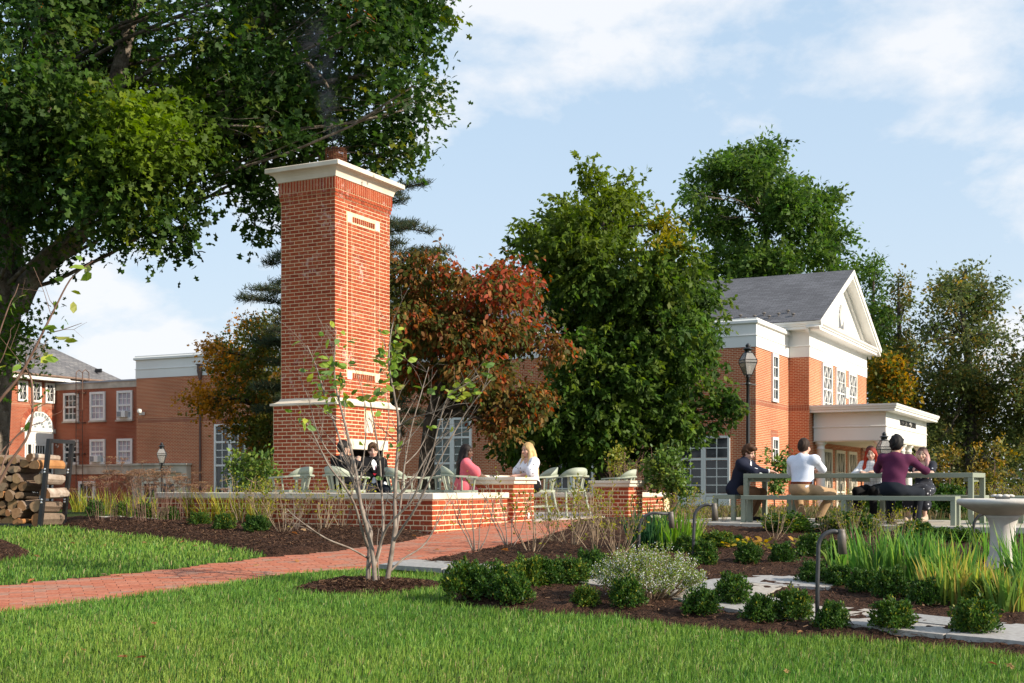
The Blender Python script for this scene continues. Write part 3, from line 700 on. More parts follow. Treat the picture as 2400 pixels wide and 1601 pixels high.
# roof: ridge along x, gable at the right end
yc, hw = 10.37, 6.27; rise = 9.62 - 6.67
def gable(x0, x1, inset, z0, thick=0):
    return [(x0, yc - hw + inset, z0)]
mb = MB(); x0, x1 = -24, 1.47
mb.add([(x0, yc - hw, 6.67), (x1, yc - hw, 6.67), (x1, yc, 9.65), (x0, yc, 9.65), (x0, yc + hw, 6.67), (x1, yc + hw, 6.67)], [(0, 1, 2, 3), (3, 2, 5, 4), (0, 3, 4)]); mb.build('roof', M_SHING, bld)
sl_ = math.atan2(9.65 - 6.67, hw)
def rake(mb, xa, xb, d0, d1):
    "raking cornice following both slopes, d = depth below the roof plane"
    for s in (-1, 1):
        a = [(xa, yc + s * hw, 6.665 - d0), (xb, yc + s * hw, 6.665 - d0), (xb, yc, 9.645 - d0), (xa, yc, 9.645 - d0)]
        b = [(xa, yc + s * (hw - d1 * .6), 6.665 - d0 - d1 + .28 * d1), (xb, yc + s * (hw - d1 * .6), 6.665 - d0 - d1 + .28 * d1), (xb, yc, 9.645 - d0 - d1), (xa, yc, 9.645 - d0 - d1)]
        mb.add(a + b, [(0, 1, 2, 3), (4, 7, 6, 5), (0, 4, 5, 1), (1, 5, 6, 2), (2, 6, 7, 3), (3, 7, 4, 0)] if s < 0 else [(0, 3, 2, 1), (4, 5, 6, 7), (0, 1, 5, 4), (1, 2, 6, 5), (2, 3, 7, 6), (3, 0, 4, 7)])
mb = MB(); rake(mb, 1.30, 1.475, .005, .24); rake(mb, 1.2, 1.42, .245, .14); rake(mb, .85, 1.25, .24, .05); rake(mb, .86, .97, .30, .22); mb.build('raking_cornice', M_WHITE, bld)
mb = MB(); mb.add([(.86, yc - hw + .55, 6.67), (.86, yc + hw - .55, 6.67), (.86, yc, 9.42), (-.2, yc - hw + .55, 6.67), (-.2, yc + hw - .55, 6.67), (-.2, yc, 9.42)], [(0, 1, 2), (3, 5, 4)]); mb.build('tympanum', M_WHITE, bld)
mb = MB(); Rg = Matrix(((0, 0, 1, .86), (1, 0, 0, yc), (0, 1, 0, 7.05), (0, 0, 0, 1)))
hp = lambda r, h: [(-r, 0), (r, 0), (r, h)] + [(r * math.cos(a), h + r * 1.15 * math.sin(a)) for a in np.linspace(0, math.pi, 15)][1:-1] + [(-r, h)]
mb.prism(hp(.62, .55), 0, .03, 0, Rg); lou = mb.build('gable_window', M_WHITE, bld)
mb = MB(); mb.prism(hp(.5, .5), .03, .034, 0, Rg); mb.build('glazing', mat('pale_louvre', (.10, .105, .115), (.16, .165, .175), scale=3), lou)
mb = MB()
for k in range(7):
    a = math.pi * (k + .5) / 7; mb.tube([Rg @ Vector((0, .1, .045)), Rg @ Vector((.5 * math.cos(a), .5 + .55 * math.sin(a), .045))], .025, 4)
mb.build('muntin', M_WHITE, lou)
# snow guards
for k in range(11):
    xx = -2.9 + k * .33; row = (.35, .20, .30, .42, .22, .33, .46, .26, .38, .52, .3)[k]
    q = Vector((xx - .2, yc - hw + row * 2.0, 6.67 + row * 2.0 * math.tan(sl_)))
    mb = MB(); mb.lathe([(.02, -.02), (.02, .06), (.085, .09), (.075, .13), (0.01, .15)], 8); mb.build('snow_guard', M_BRONZE, bld, loc=q)
mb = MB(); mb.lathe([(.04, 0), (.04, .2), (.06, .22), (.06, .26)], 8); mb.build('vent_pipe', M_WHITE, bld, loc=(-6.4, yc, 9.6))
# windows: facade
FA = Fr((0, 0, 0), (1, 0, 0), (0, -1, 0)); FRt = Fr((0, 0, 0), (0, 1, 0), (1, 0, 0)); FG = Fr((.847, 4.72, 0), (0, 1, 0), (1, 0, 0))
def jack(a0, a1, z, fr):
    R = fr.mat4(); mb = MB(); mb.box(a0 - .05, a1 + .05, .042, .06, z, z + .24, 0, R); mb.build('brick_arch', M_SOLD, bld)
window(bld, FA, -2.05, -1.0, GB, 1.91, 2, (1, 4, 2), cas=.09, bar=.035, split=(-.35, 1.02), panes=True, sill=False, name='french_door')
window(bld, FA, -3.1, -2.055, GB, 1.91, 2, (1, 4, 2), cas=.09, bar=.035, split=(-.35, 1.02), panes=True, sill=False, name='french_door')
mb = MB(); R = FA.mat4()
for a in (-3.0, -1.95): mb.box(a, a + .85, -.02, .05, GB + .1, -.42, 0, R)
mb.build('door_panel', M_WHITE, bld)
jack(-3.1, -1.0, 1.915, FA)
for c in (7.6, 13.25, 19.0, 25.3):
    gm = M_GLASSG if c == 13.25 else M_GLASS
    window(bld, FA, -c - .95, -c + .002, GB, 2.9, 2, (2, 3, 2), cas=.1, bar=.035, split=(.95, 2.05), panes=(c in (13.25, 25.3)), sill=False, glass=gm)
    window(bld, FA, -c + .006, -c + .95, GB, 2.9, 2, (2, 3, 2), cas=.1, bar=.035, split=(.95, 2.05), panes=(c in (13.25, 25.3)), sill=False, glass=gm)
    jack(-c - .95, -c + .95, 2.905, FA)
window(bld, FRt, 2.11, 2.985, 3.31, 5.22, 2, (2, 2), cas=.13, bar=.04, split=(4.25,), sill=False)
window(bld, FRt, 2.11, 2.985, .96, 1.92, 2, 2, cas=.12, bar=.04, sill=False); jack(2.11, 2.985, 1.95, FRt)
for a in (2.1, 4.62, 7.1):
    window(bld, FG, a, a + 1.75, 2.9, 5.22, 4, (2, 2), cas=.12, bar=.026, split=(4.12,), xs=True, sill=False)
    window(bld, FG, a, a + 1.75, GB, 1.57, 4, (1, 2), cas=.14, bar=.03, split=(-.3,), xs=True, sill=False, name='porch_door', casw=M_CREAM)
mb = MB(); mb.bbox(.88, 1.02, 10.9, 11.3, 3.95, 4.45, .01); mb.build('wall_lantern_box', M_WHITE, bld)
# downpipe at the left end
q = (-27.1, -.07, 0)
mb = MB(); mb.tube([(q[0], q[1], 5.1), (q[0], q[1], GB - 2)], .05, 8); mb.box(q[0] - .12, q[0] + .12, -.16, -.02, 5.45, 5.75); mb.add([(q[0] - .12, -.16, 5.45), (q[0] + .12, -.16, 5.45), (q[0] + .12, -.02, 5.45), (q[0] - .12, -.02, 5.45), (q[0] - .05, -.12, 5.1), (q[0] + .05, -.12, 5.1), (q[0] + .05, -.02, 5.1), (q[0] - .05, -.02, 5.1)], [(0, 1, 5, 4), (1, 2, 6, 5), (2, 3, 7, 6), (3, 0, 4, 7)]); mb.box(q[0] - .16, q[0] + .16, -.2, -.02, 5.75, 5.8)
mb.build('downpipe', mat('brown_pipe', (.10, .06, .05), (.13, .08, .065), rough=.5), bld)
mb = MB(); mb.box(-30.8, -30.65, -.25, -.01, 3.45, 3.6); mb.lathe([(.10, 0), (.12, .06), (.12, .16), (.03, .2)], 12, (-30.72, -.28, 3.55)); mb.build('security_camera', M_WHITE, bld)
# stone entrance portal at the left end
mb = MB(); xa, xb = -31.18, -27.72
mb.box(xa, xa + .28, -.32, .0, GB - 3, .62); mb.box(xb - .28, xb, -.32, 0, GB - 3, .62); mb.box(xa, xb, -.32, 0, .62, .98); mb.box(xa - .06, xb + .06, -.40, 0, .98, 1.08); mb.build('entrance_portal', M_CASTD, bld)
mb = MB(); mb.box(xa + .281, xb - .281, .02, -.003, GB - 3, .60); mb.box(xb - .33, xb - .281, -.3, -.005, GB - 3, .61); mb.build('portal_reveal', M_CREAM, bld)
for k in (0, 1):
    window(bld, FA, xa + .35 + k * 1.15, xa + 1.48 + k * 1.15, GB - 3, .25, 2, 6, cas=.16, bar=.05, sill=False, name='entrance_door', casw=M_CREAM)
# porch
PY0, PY1, PX = 4.72 + .56, 4.72 + .56 + 9.93, .847 + 2.96
mb = MB(); rects(mb, .9, PX, PY0, PY1, [(-.3, 1.84), (.0, 1.84), (.0, 2.36), (.035, 2.38), (.035, 2.42), (.0, 2.44), (.0, 2.98), (.42, 2.985), (.43, 2.99), (.43, 3.08), (.47, 3.10), (.48, 3.15), (.51, 3.2), (.52, 3.28), (-.3, 3.31)]); mb.build('porch_entablature', M_WHITE, bld)
mb = MB(); mb.box(.86, PX - .02, PY0 + .02, PY1 - .02, 1.80, 1.832); mb.build('porch_ceiling', M_CREAM, bld)
mb = MB(); mb.box(.86, PX + 2.6, PY0 - .4, PY1 + .4, GB - .6, GB + .04); mb.build('porch_bounce_floor', M_CAST, bld)  # porch floor, pale and run out in front, added to bounce light inside
H = 1.84 - GB
colprof = [(.24, .04), (.24, .12), (.22, .14), (.215, .2), (.19, .24), (.19, .26)] + [(.19 - .03 * t ** 1.6, .26 + (H - .62) * t) for t in np.linspace(0, 1, 7)] + [(.185, H - .34), (.185, H - .31), (.16, H - .3), (.16, H - .2), (.20, H - .15), (.235, H - .12), (.235, H - .0)]
cmb = MB(); cmb.lathe(colprof, 20); cme = cmb.mesh('column', M_WHITE, True)
for x_, y_ in [(PX - .28, PY0 + .28), (PX - .28, PY0 + 3.3), (PX - .28, PY0 + 4.97), (PX - .28, PY0 + 6.6), (PX - .28, PY1 - .28), (1.12, PY0 + .28), (1.12, PY1 - .28)]:
    c = link('column', cme, bld, (x_, y_, GB))
txt = bpy.data.curves.new('sign_letters', 'FONT'); txt.body = 'WILLIAM KING CENTER'; txt.extrude = .012; txt.align_x = 'CENTER'; txt.size = .30; txt.space_character = 1.05
txt.materials.append(M_BLACK)
tm_ = bpy.data.objects.new('tmp', txt); COL.objects.link(tm_); bpy.context.view_layer.update()
me_ = bpy.data.meshes.new_from_object(tm_.evaluated_get(bpy.context.evaluated_depsgraph_get())); bpy.data.objects.remove(tm_)
to = link('sign_lettering', me_, bld, (PX + .012, PY0 + 5.0, 2.56)); to.rotation_euler = (math.pi / 2, 0, math.pi / 2); to.scale = (1.18, 1.15, 1)
# ------------------------------------------------------------------ the old wing to the left
LW = Vector((-18.05, 62.9, 0))
wing = thing('old_wing', 'old brick wing with stone band, sash windows and grey slate hip roof', 'building', LW, TH)
mb = MB(); mb.box(-6.59, 2.6, 0, 5.5, -6, 4.97); mb.build('wing_wall', M_BWO, wing)
mb = MB(); mb.box(-6.585, 2.6, -.03, 5.6, 4.97, 5.28); mb.build('stone_band', M_CASTD, wing)
mb = MB(); mb.box(-6.55, 2.6, -.08, 5.6, 5.28, 5.36); mb.build('metal_coping', mat('lead_metal', (.28, .30, .34), (.34, .36, .40), rough=.45), wing)
mb = MB(); mb.box(-6.585, 2.6, -.08, -.001, .58, 1.0); mb.box(-6.585, 2.6, -.14, -.001, 1.0, 1.08); mb.build('stone_ledge', M_CASTD, wing)
WF = Fr((0, 0, 0), (1, 0, 0), (0, -1, 0))
for i, a in enumerate((-2.23, -4.09, -5.96)):
    for j, (z0_, z1_) in enumerate(((3.33, 4.80), (1.09, 2.37))):
        gl = M_CURT if (i, j) in ((0, 0), (1, 0), (0, 1), (1, 1)) else M_GLASS
        w = window(wing, WF, a, a + 1.05, z0_, z1_, 3, (2, 2), cas=.12, bar=.035, split=((z0_ + z1_) / 2,), glass=gl, sill=2 if j == 0 else False)
        if (i, j) in ((0, 0), (1, 1)):
            mb = MB(); mb.bbox(a + .2, a + .78, -.3, .02, z0_ + .1, z0_ + .44, .02); mb.box(a + .24, a + .52, -.305, -.28, z0_ + .14, z0_ + .40, 1); mb.build('air_conditioner', [M_WHITE, mat('ac_grille', (.25, .25, .26))], w)
window(wing, WF, -4.9, -3.75, -1.4, .22, 2, 2, cas=.14, bar=.04, sill=False)
mb = MB()
for x_ in (-4.95, -4.5):
    mb.tube([(x_, -.16, GB - 3), (x_, -.16, 5.6), (x_, -.14, 5.85), (x_, .05, 5.98), (x_, .28, 5.85), (x_, .3, 5.4)], .022, 6)
for k in range(14): mb.tube([(-4.95, -.16, .9 + k * .33), (-4.5, -.16, .9 + k * .33)], .012, 5)
for z_ in (1.6, 3.2, 4.75):
    for x_ in (-4.95, -4.5): mb.box(x_ - .09, x_ + .09, -.16, -.002, z_, z_ + .06)
mb.build('roof_ladder', mat('rust_brown', (.10, .055, .04), (.16, .09, .06), rough=.8), wing)
# arched block: its face runs towards the camera at the wing's left end (x = -6.59), facing +x
mb = MB(); mb.box(-16, -6.59, -9, 5, -6, 5.42); mb.build('arched_block_wall', M_BWO, wing)
AF = Fr((-6.59, 0, 0), (0, 1, 0), (1, 0, 0))
for a in (-.10, -.98, -1.86):
    window(wing, AF, a - .62, a, 4.28, 5.33, 2, 2, cas=.11, bar=.022, xs=True, sill=False)
mb = MB(); mb.box(-6.7, -6.582, -6, -.05, 3.98, 4.25); mb.build('soldier_course', M_SOLD, wing)
Ra = AF.mat4()
mb = MB(); ac, ar = -1.08, .93
pl = lambda r: [(ac - r, -1.0), (ac + r, -1.0), (ac + r, 2.9)] + [(ac + r * math.cos(t), 2.9 + r * math.sin(t)) for t in np.linspace(0, math.pi, 25)][1:-1] + [(ac - r, 2.9)]
Rq = Matrix(((0, 0, 1, -6.59), (1, 0, 0, 0), (0, 1, 0, 0), (0, 0, 0, 1)))
mb.prism(pl(ar), -.1, .012, 0, Rq); mb.box(-6.58, -6.53, ac - .97, ac + .97, 2.78, 2.92); mb.box(-6.58, -6.55, ac - .9, ac + .9, 2.2, 2.3)
door = mb.build('arched_doorway', M_WHITE, wing)
mb = MB()
for k in range(11):
    a = math.pi * (k + .5) / 11; mb.add([Rq @ Vector((ac + r * math.cos(b), 2.95 + r * math.sin(b), .018)) for r, b in ((.62, a - .10), (.82, a - .11), (.82, a + .11), (.62, a + .10))], [(0, 1, 2, 3)])
for k in range(5):
    a = math.pi * (k + .5) / 5; mb.add([Rq @ Vector((ac + r * math.cos(b), 2.95 + r * math.sin(b), .018)) for r, b in ((.2, a - .2), (.36, a - .24), (.36, a + .24), (.2, a + .2))], [(0, 1, 2, 3)])
mb.build('fanlight_glazing', mat('pale_glass', (.20, .23, .24), (.28, .31, .32), rough=.15, spec=.5), door)
window(wing, AF, ac - .42, ac + .42, -.9, 2.15, 4, (1, 4), cas=.1, bar=.035, split=(.2,), sill=False, name='door')
for s in (-1, 1): window(wing, AF, ac + s * .68 - .16, ac + s * .68 + .16, -.9, 2.15, 1, 6, cas=.05, bar=.03, sill=False, name='sidelight')
mb = MB(); ro, ri = 1.22, .96
for k in range(24):
    a0_, a1_ = math.pi * (k + .06) / 24, math.pi * (k + .94) / 24
    mb.add([Rq @ Vector((ac + r * math.cos(b), 2.9 + r * math.sin(b), zz)) for zz in (-.01, .014) for r, b in ((ri, a0_), (ro, a0_), (ro, a1_), (ri, a1_))], [(4, 5, 6, 7), (0, 1, 5, 4), (1, 2, 6, 5), (2, 3, 7, 6), (3, 0, 4, 7)])
mb.build('brick_arch', M_BRICKL, wing)
mb = MB(); mb.box(-6.6, -6.55, ac - .12, ac + .12, 3.82, 4.2); mb.build('keystone', M_CASTD, wing)
for a in (ac + .97, ac - 1.2): mb = MB(); mb.box(-6.6, -6.56, a, a + .23, 2.72, 2.95); mb.build('impost_block', M_CASTD, wing)
# eave, gutter and hip roof
ex = -6.59 + .65; EZ = 5.5
mb = MB(); mb.box(-17, ex, -9.5, 4.4, EZ - .09, EZ); mb.box(ex - .03, ex, -9.5, .4, EZ - .001, EZ + .10); mb.build('eave', M_WHITE, wing)
mb = MB(); mb.tube([(ex + .03, -9.5, EZ + .14), (ex + .03, 4.45, EZ + .14)], .06, 8); mb.build('gutter', mat('copper_gutter', (.16, .10, .07), (.24, .15, .10), rough=.5, spec=.4), wing)
mb = MB(); k_ = 5.0; tz = math.tan(math.radians(33))
mb.add([(ex + .08, -10, EZ + .12), (ex + .08, 4.7, EZ + .12), (ex - k_, 4.7 - k_, EZ + .12 + k_ * tz), (ex - k_, -10, EZ + .12 + k_ * tz), (ex - 2 * k_, 4.7, EZ + .12), (ex - 2 * k_, -10, EZ + .12)], [(0, 1, 2, 3), (1, 4, 2), (3, 2, 4, 5)]); mb.build('slate_roof', M_SLATE, wing)
mb = MB(); mb.box(-7.05, -6.62, 2.9, 3.0, 6.0, 6.2); mb.build('roof_vent', M_BLACK, wing, loc=(.3, 0, .15))

# ------------------------------------------------------------------ lamp posts
def lamp_post(loc, hgt, label, side=1.0):
    t = thing('lamp_post', label, 'lamp post', loc, random.uniform(-.1, .35), 'black colonial lantern posts')
    mb = MB(); mb.lathe([(.13, 0), (.13, .35), (.10, .4), (.075, .5), (.06, .6), (.05, hgt * .6), (.045, hgt - 1.0), (.06, hgt - .98), (.06, hgt - .94), (.05, hgt - .9)], 14); mb.build('post', M_BLACK, t, True)
    mb = MB(); mb.tube([(-.27, 0, hgt - 1.18), (-.05, 0, hgt - 1.165), (.05, 0, hgt - 1.165), (.27, 0, hgt - 1.18)], [.012, .02, .02, .012], 8); mb.lathe([(.065, hgt - 1.2), (.075, hgt - 1.165), (.065, hgt - 1.13)], 12); mb.build('ladder_bar', M_BLACK, t)
    zb, zm, zw, zr = hgt - .90, hgt - .56, hgt - .48, hgt - .28
    wb, wm, wr = .085, .19, .10
    mb = MB()
    def ring_(w, z, r=.012): mb.tube([(w, w, z), (-w, w, z), (-w, -w, z), (w, -w, z), (w, w, z)], r, 4)
    for w, z in ((wb, zb), (wm, zm), (wm, zw), (wr, zr)): ring_(w, z)
    for sx in (-1, 1):
        for sy in (-1, 1): mb.tube([(sx * wb, sy * wb, zb), (sx * wm, sy * wm, zm), (sx * wm, sy * wm, zw), (sx * wr, sy * wr, zr)], .011, 4)
    for sx in (-1, 1):
        mb.tube([(sx * .05, 0, zb - .02), (sx * .12, 0, zb + .0), (sx * .05, 0, zb - .22)], .008, 4)
    mb.build('lantern_frame', M_BLACK, t)
    for k in range(4):
        a = math.pi / 2 * k; R = Matrix.Rotation(a, 4, 'Z')
        for (w0, z0_, w1, z1_) in ((wb, zb, wm, zm), (wm, zm, wm, zw), (wm, zw, wr, zr)):
            mb = MB(); pts_ = [(-w0, -w0, z0_), (w0, -w0, z0_), (w1, -w1, z1_), (-w1, -w1, z1_)]
            mb.add([R @ Vector(p) for p in pts_] + [R @ (Vector(p) + Vector((0, .004, 0))) for p in pts_], [(0, 1, 2, 3), (7, 6, 5, 4)]); mb.build('glass_pane', M_CLEAR, t)
    mb = MB(); mb.lathe([(wr * 1.0, zr), (.10, zr + .01), (.10, zr + .10), (.15, zr + .11), (.13, zr + .13), (.08, zr + .17), (.06, zr + .18), (.06, zr + .21), (.075, zr + .215), (.055, zr + .25), (.02, zr + .28), (.02, zr + .30)] if False else [(.115, zr), (.10, zr + .02), (.10, zr + .10), (.15, zr + .105), (.135, zr + .125), (.075, zr + .16), (.055, zr + .18), (.075, zr + .19), (.07, zr + .225), (.04, zr + .26), (.005, zr + .285)], 14); mb.build('finial', M_BLACK, t, True)
    mb = MB(); mb.lathe([(.05, zb + .02), (.075, zb + .1), (.10, zb + .28), (.02, zb + .30)], 12); mb.build('lamp_globe', mat('frosted_glass', (.75, .70, .62), rough=.4), t, True)
    return t
z_ = (HZ - 804.5) / F * 36; lamp_post(P(1753, HZ, 36) + Vector((0, 0, g(6.7, 36))), z_ - g(6.7, 36), 'tall black lantern post in front of the brick corner beside the green tree')
z_ = (HZ - 1037) / F * 55; lamp_post(Vector((-15.3, 55, -2.2)), z_ + 2.2, 'small black lantern post far off in front of the stone entrance portal')
z_ = (HZ - 1012) / F * 40; lamp_post(Vector((11.83, 40, g(11.8, 40))), z_ - g(11.8, 40), 'black lantern post half hidden behind the dark haired man in the maroon shirt')
# utility pole
up = thing('utility_pole', 'weathered wooden utility pole with cross arm and sagging wires beside the porch', 'utility pole', Vector((25.6, 75.5, -4)), .1)
mb = MB(); mb.tube([(0, 0, 0), (0, 0, 8.15)], [.17, .12], 10); mb.build('pole', mat('weathered_wood', (.26, .17, .10), (.36, .26, .16), scale=6, rough=.9), up)
mb = MB(); mb.box(-.5, .55, -.1, .1, 7.5, 7.68); mb.box(-2.6, 2.8, -.1, .1, 5.1, 5.3); mb.build('cross_arm', M_BARKD, up)
mb = MB()
for (a, b, s) in (((0, 0, 7.6), (8, -12, 1.2), 1.0), ((0, 0, 7.5), (10, -10, 2.6), 1.2), ((0, 0, 5.3), (14, -2, 4.2), .6), ((0, 0, 5.0), (14, 2, 3.6), .8), ((0, 0, 6.9), (-5, -3, 8.2), 1.6), ((0, 0, 5.9), (-4.5, -2.5, 8.1), 1.4), ((0, 0, 5.6), (3, -1, 5.6), -.3)):
    a, b = Vector(a), Vector(b); mb.tube([a.lerp(b, t) + Vector((0, 0, -s * 4 * t * (1 - t))) for t in np.linspace(0, 1, 12)], .022, 4)
mb.build('wire', mat('grey_wire', (.25, .25, .26)), up)
# ------------------------------------------------------------------ foliage
def nrm(a): return a / np.maximum(np.linalg.norm(a, axis=-1, keepdims=True), 1e-9)
# leaf outlines in (along, across, lift) units; faces as quads
def lf_diamond(): return np.array([[0, 0, 0], [.5, .27, .06], [1, 0, 0], [.5, -.27, .06]]), np.array([[0, 1, 2, 3]])
def lf_oval(): return np.array([[0, 0, 0], [.28, .24, .06], [.68, .22, .05], [1, 0, -.08], [.68, -.22, .05], [.28, -.24, .06]]), np.array([[0, 1, 4, 5][:4], [1, 2, 3, 4][:4]])
def lf_oak(): return np.array([[0, 0, 0], [.30, .10, .03], [.42, .42, .0], [.62, .14, .04], [.85, .30, -.05], [1, 0, -.06], [.85, -.30, -.05], [.62, -.14, .04], [.42, -.42, 0], [.30, -.10, .03]]), \
    np.array([[0, 1, 3, 5], [0, 5, 7, 9], [1, 2, 3, 3], [3, 4, 5, 5], [5, 6, 7, 7], [7, 8, 9, 9]])
def lf_blade(): return np.array([[0, .06, 0], [0, -.06, 0], [.5, -.05, .03], [.5, .05, .03], [1, 0, -.05]]), np.array([[0, 1, 2, 3]])
TINT = np.array([1.28, 1.06, .72])
def leaves(name, pos, dirv, up, size, col, shape, m, parent=None, curl=0):
    "one mesh of many leaves: pos (n,3), dirv along, up normal"
    col = np.clip(np.asarray(col) * TINT, 0, .9) if m is not M_FLOWER else col
    V0, F0 = shape; n = len(pos); d = nrm(dirv); s = nrm(np.cross(up, d)); nn = np.cross(d, s)
    size = np.broadcast_to(size, (n,))
    V = pos[:, None] + size[:, None, None] * (V0[None, :, 0:1] * d[:, None] + V0[None, :, 1:2] * s[:, None] + V0[None, :, 2:3] * nn[:, None])
    k = len(V0); V = V.reshape(-1, 3)
    Fq = (F0[None] + (np.arange(n) * k)[:, None, None]).reshape(-1, F0.shape[1])
    tri = Fq[:, 2] == Fq[:, 3]
    C = np.repeat(col, k, axis=0)
    me = bpy.data.meshes.new(name)
    if tri.any():
        lt = np.where(tri, 3, 4).astype(np.int32); ls = np.concatenate([[0], np.cumsum(lt)[:-1]]).astype(np.int32)
        msk = np.ones(Fq.shape, bool); msk[tri, 3] = False; li = Fq[msk].astype(np.int32)
        me.vertices.add(len(V)); me.vertices.foreach_set('co', V.astype(np.float32).ravel()); me.loops.add(len(li)); me.loops.foreach_set('vertex_index', li)
        me.polygons.add(len(lt)); me.polygons.foreach_set('loop_start', ls); me.polygons.foreach_set('loop_total', lt); me.materials.append(m)
        a = me.attributes.new('Col', 'FLOAT_COLOR', 'POINT'); c4 = np.ones((len(V), 4), np.float32); c4[:, :3] = C; a.data.foreach_set('color', c4.ravel())
        me.update(calc_edges=True)
    else: me = arrmesh(name, V, Fq, m, col=C)
    o = link(name, me, parent); return tag(o, kind='stuff')
def rdir(n, up=0.0):
    v = RNG.normal(size=(n, 3)); v = nrm(v); v[:, 2] += up; return nrm(v)
def palette(n, cols, w=None, var=.18):
    cols = np.array(cols); k = RNG.choice(len(cols), n, p=None if w is None else np.array(w) / np.sum(w))
    return cols[k] * RNG.uniform(1 - var, 1 + var, (n, 1)) * RNG.uniform(.92, 1.08, (n, 3))
def blobs_px(lst, F_=F):
    "(u, v, radius px, depth, squash) -> centre, radius metres"
    out = []
    for b in lst:
        u, v, r, d = b[:4]; q = b[4] if len(b) > 4 else .8
        out.append((np.array(P(u, v, d)), r / F_ * d, q))
    return out
def limb(mb, a, b, r0, r1, wob=.08, n=7, seg=7):
    a, b = Vector(a), Vector(b); L = (b - a).length
    w1, w2 = Vector(RNG.normal(size=3)) * wob * L, Vector(RNG.normal(size=3)) * wob * L
    pts = []; 
    for i in range(n + 1):
        t = i / n; p = a.lerp(b, t) + (w1 * t * (1 - t) * 2.2) + w2 * t * (1 - t) * (.5 - t) * 4 + Vector((0, 0, L * .10 * math.sin(math.pi * t) * (1 - t)))
        pts.append(p)
    mb.tube(pts, [r0 + (r1 - r0) * (i / n) ** .8 for i in range(n + 1)], seg); return pts
def tree(name, label, cat, base, trunk_pts, trunk_r, blobs, nleaf, size, cols, w, shape, m=None, bark=None, per=14, spread=.30, upb=.35, droop=-.15, group=None, shell=.5, twigs=1, colfn=None, reach=1.0, flat=None, limb_r=.35, nolimb=None):
    t = thing(name, label, cat, base, 0, group); B = np.array(base)
    mb = MB(); tp = [Vector(p) - Vector(base) for p in trunk_pts]; mb.tube(tp, trunk_r, 12)
    cen = np.array([b[0] for b in blobs]) - B; rad = np.array([b[1] for b in blobs]); sq = np.array([b[2] for b in blobs])
    tip = tp[-1]
    for i in range(len(blobs)):
        c = Vector(cen[i])
        if nolimb and nolimb(cen[i] + B): continue
        k = min(range(max(1, len(tp) // 3), len(tp)), key=lambda j: (tp[j] - c).length + .9 * max(0, tp[j].z - c.z + .25 * (tp[j] - c).length))
        r0 = min(trunk_r[k] * .7, max(.05, rad[i] * limb_r * .12))
        pts = limb(mb, tp[k], c, r0, r0 * .35)
        for _ in range(int(5 * twigs)):
            j = int(RNG.integers(3, len(pts))); e = c + Vector(nrm(RNG.normal(size=3)) * rad[i] * .85 * np.array([1, 1, sq[i]]))
            limb(mb, pts[j], e, r0 * .3, r0 * .07, n=5, seg=5)
    tr = mb.build('trunk', bark or M_BARK, t, True)
    w3 = rad ** 2.0; w3 = w3 / w3.sum(); nt = nleaf // per
    bi = RNG.choice(len(blobs), nt, p=w3)
    dv = nrm(RNG.normal(size=(nt, 3))); rr = RNG.random(nt) ** shell
    lump = 1 + .22 * np.sin(dv[:, 0] * 5 + bi) * np.cos(dv[:, 1] * 6 - bi) + .12 * np.sin(dv[:, 2] * 11 + bi * 2)
    tw = cen[bi] + dv * (rad[bi] * rr * lump)[:, None] * np.stack([np.ones(nt), np.ones(nt), sq[bi]], 1) * reach
    tdir = nrm(dv + RNG.normal(size=(nt, 3)) * .5 + np.array([0, 0, droop]))
    ti = np.repeat(np.arange(nt), per); n = len(ti)
    sp_ = np.abs(RNG.normal(size=n)) * spread if not flat else RNG.uniform(-.5, 1, n) * spread * 2
    pos = tw[ti] + tdir[ti] * (sp_[:, None] * .9 if not flat else sp_[:, None]) + RNG.normal(size=(n, 3)) * spread * (.45 if not flat else .10)
    d = nrm(tdir[ti] * .7 + RNG.normal(size=(n, 3)) * .7 + np.array([0, 0, droop]))
    up = nrm(RNG.normal(size=(n, 3)) * .65 + np.array([.25, -.25, upb + .4]))
    col = palette(nt, cols, w)[ti] * RNG.uniform(.85, 1.15, (n, 1))
    if colfn is not None: col = colfn(pos + B, col, ti)
    cr = leaves('crown', pos, d, up, size * RNG.uniform(.45, 1.35, n), col, shape, m or M_LEAF, t)
    return t
def fill(outline, d, dd, r, n, seed=0, sq=.8):
    "random blob centres inside a pixel outline"
    rg = np.random.default_rng(seed); o = np.array(outline, float); lo, hi = o.min(0), o.max(0); out = []
    while len(out) < n:
        p = lo + rg.random((1, 2)) * (hi - lo); s = sdpoly(p, o)[0]
        if s > r[0] * .55: out.append((p[0, 0], p[0, 1], min(s * 1.15, rg.uniform(*r)), d + rg.uniform(-dd, dd), sq))
    return out
GREEN = [(.029, .078, .021), (.043, .103, .026), (.020, .056, .017), (.064, .125, .030)]
